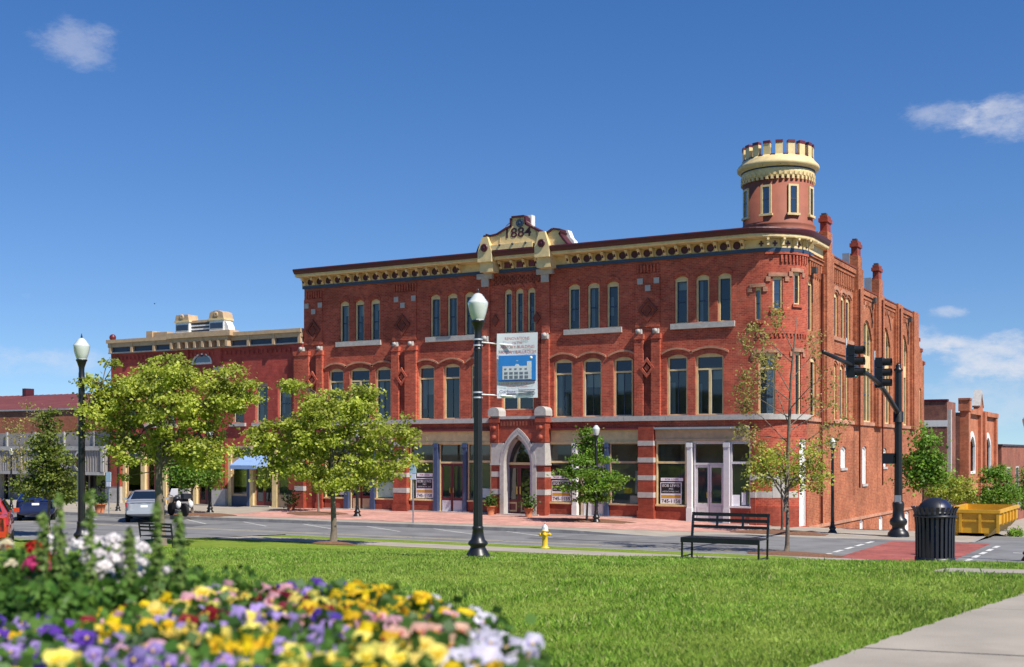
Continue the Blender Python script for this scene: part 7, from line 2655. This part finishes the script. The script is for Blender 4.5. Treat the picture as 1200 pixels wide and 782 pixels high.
while Y < 4.75:
    X = -.47 * Y - .15
    while X < .14:
        Xj, Yj = X + rg.uniform(-.05, .05) + (.08 if row % 2 else 0), Y + rg.uniform(-.05, .05)
        px = 600 + FPX * Xj / Yj
        xr = interp(Yj, [(2.7, .06), (3.2, .05), (3.7, -.05), (4.2, -.2), (4.75, -.42)])
        xl = interp(Yj, [(2.7, -9), (3.9, -9), (4.2, -1.35), (4.75, -1.3)])
        if xl < Xj < xr:
            zs_ = 2.315 - .03 * sstep(.2, 0, xr - Xj) - .04 * sstep(3.1, 2.7, Yj) - .06 * sstep(-.9, -1.6, Xj)
            py = HOR + (EYE - zs_ - .15) * FPX / Yj
            pansy_plant(Xj, Yj, kind_at(px, py), zs_, int(rg.integers(10, 15)))
        X += step
    Y += step * .95
    row += 1

# taller plants at the back left: leafy mass, white / red / pink heads, snapdragon spikes
hd = {nm: cluster_mesh(nm, sd_, k_, 60 + i, f_) for i, (nm, sd_, k_, f_) in enumerate((('pureWhite', .045, 26, .018), ('red', .05, 34, .017), ('hotpink', .055, 34, .018), ('cream', .05, 26, .018)))}
fol2 = [foliage_mesh('foliage', 900, .11, .34, .032, 80 + i, M['leaf_fl']) for i in range(3)]
def tall_plant(name, label, px, py, Y, kind, nb, h, grp, spread=.15):
    X = (px - 600) / FPX * Y
    x, y = cw_(X, Y)
    ztop = EYE - (py - HOR) / FPX * Y
    t = thing(name, label, 'flowers', (x, y, ztop - h), rg.uniform(0, 6), grp)
    f = link('foliage', fol2[rg.integers(3)], t)
    f.scale = (1.1, 1.1, h * .72 / .34)
    for i in range(nb):
        a, r = rg.uniform(0, 6.28), spread * math.sqrt(rg.random())
        o = link('bloom', hd[kind], t)
        o.location = (r * math.cos(a), r * math.sin(a), h - .0 - rg.uniform(0, .08) - r * .3)
        o.rotation_euler = (rg.normal() * .3, rg.normal() * .3, rg.uniform(0, 6))
        s = rg.uniform(.4, .75)
        o.scale = (s, s, s)
for i, (px, py, Y) in enumerate([(108, 625, 4.9), (140, 628, 4.9), (128, 648, 4.75), (158, 648, 4.8), (82, 622, 5.1), (168, 664, 4.7), (120, 612, 5.2), (145, 638, 4.7)]):
    tall_plant('white_stock', 'white flower heads on leafy stems at the back of the flower bed', px, py, Y, 'pureWhite', 6, .46, 'white stocks in the flower bed')
for i, (px, py, Y) in enumerate([(10, 620, 5.2), (44, 628, 5.0)]):
    tall_plant('red_geranium', 'scarlet flower heads at the left back of the flower bed', px, py, Y, 'red', 4, .46, 'red geraniums in the flower bed')
tall_plant('pink_geranium', 'hot pink flower head at the left edge of the bed', 26, 652, 4.7, 'hotpink', 5, .42, None, .10)
tall_plant('cream_stock', 'cream flower heads at the very left edge of the bed', -4, 638, 4.8, 'cream', 6, .44, None, .08)
for i, (px, py, Y) in enumerate([(60, 676, 4.4), (110, 680, 4.4), (20, 690, 4.3), (150, 680, 4.5), (195, 672, 4.9), (90, 660, 4.9), (215, 668, 5.1), (175, 662, 5.2), (40, 668, 4.6), (130, 670, 4.9), (230, 680, 4.8)]):
    X = (px - 600) / FPX * Y
    x, y = cw_(X, Y)
    ztop = EYE - (py - HOR) / FPX * Y
    t = thing('leafy_plant', 'dense green bedding plant without flowers at the back of the bed', 'plant', (x, y, ztop - .45), rg.uniform(0, 6), 'leafy plants of the flower bed')
    f = link('foliage', fol2[i % 3], t)
    f.scale = (1.2, 1.2, 1.2)
# snapdragon spikes
def spike(px, py_top, Y, h, seed, label):
    X = (px - 600) / FPX * Y
    x, y = cw_(X, Y)
    ztop = EYE - (py_top - HOR) / FPX * Y
    t = thing('snapdragon', label, 'flowers', (x, y, ztop - h), 0, 'tall green snapdragon spikes')
    MB().tube([(0, 0, 0), (.01, .0, h * .5), (.0, .01, h)], [.008, .007, .004], 6).build('stem', M['leaf_sp'], t)
    rg_ = np.random.default_rng(seed)
    n = 300
    q = rg_.random(n)
    z = h * (.25 + .75 * q)
    rad = .04 * (1.1 - q) + .008
    a = rg_.uniform(0, 6.28, n)
    p = np.stack([rad * .5 * np.cos(a), rad * .5 * np.sin(a), z], 1)
    nr = np.stack([np.cos(a), np.sin(a), .7 + 0 * a], 1) + rg_.normal(size=(n, 3)) * .3
    nr /= np.linalg.norm(nr, axis=1, keepdims=True)
    v, f = leaves_np(p, nr, .024, rg_, .4, .36)
    np_mesh('foliage', v, f, M['leaf_sp'], t)
spike(105, 578, 4.5, .62, 1, 'tallest green snapdragon spike at left, before the lamp post')
spike(69, 580, 4.5, .56, 2, 'green snapdragon spike in front of the blue hatchback')
spike(50, 602, 4.5, .48, 3, 'short green snapdragon spike beside the red flowers')
spike(184, 590, 4.5, .60, 4, 'thick green snapdragon spike in front of the left bench')
spike(210, 605, 4.6, .5, 5, 'thin green snapdragon spike at the right end of the left bench')
spike(152, 620, 4.5, .42, 6, 'low green snapdragon spike among the white flowers')
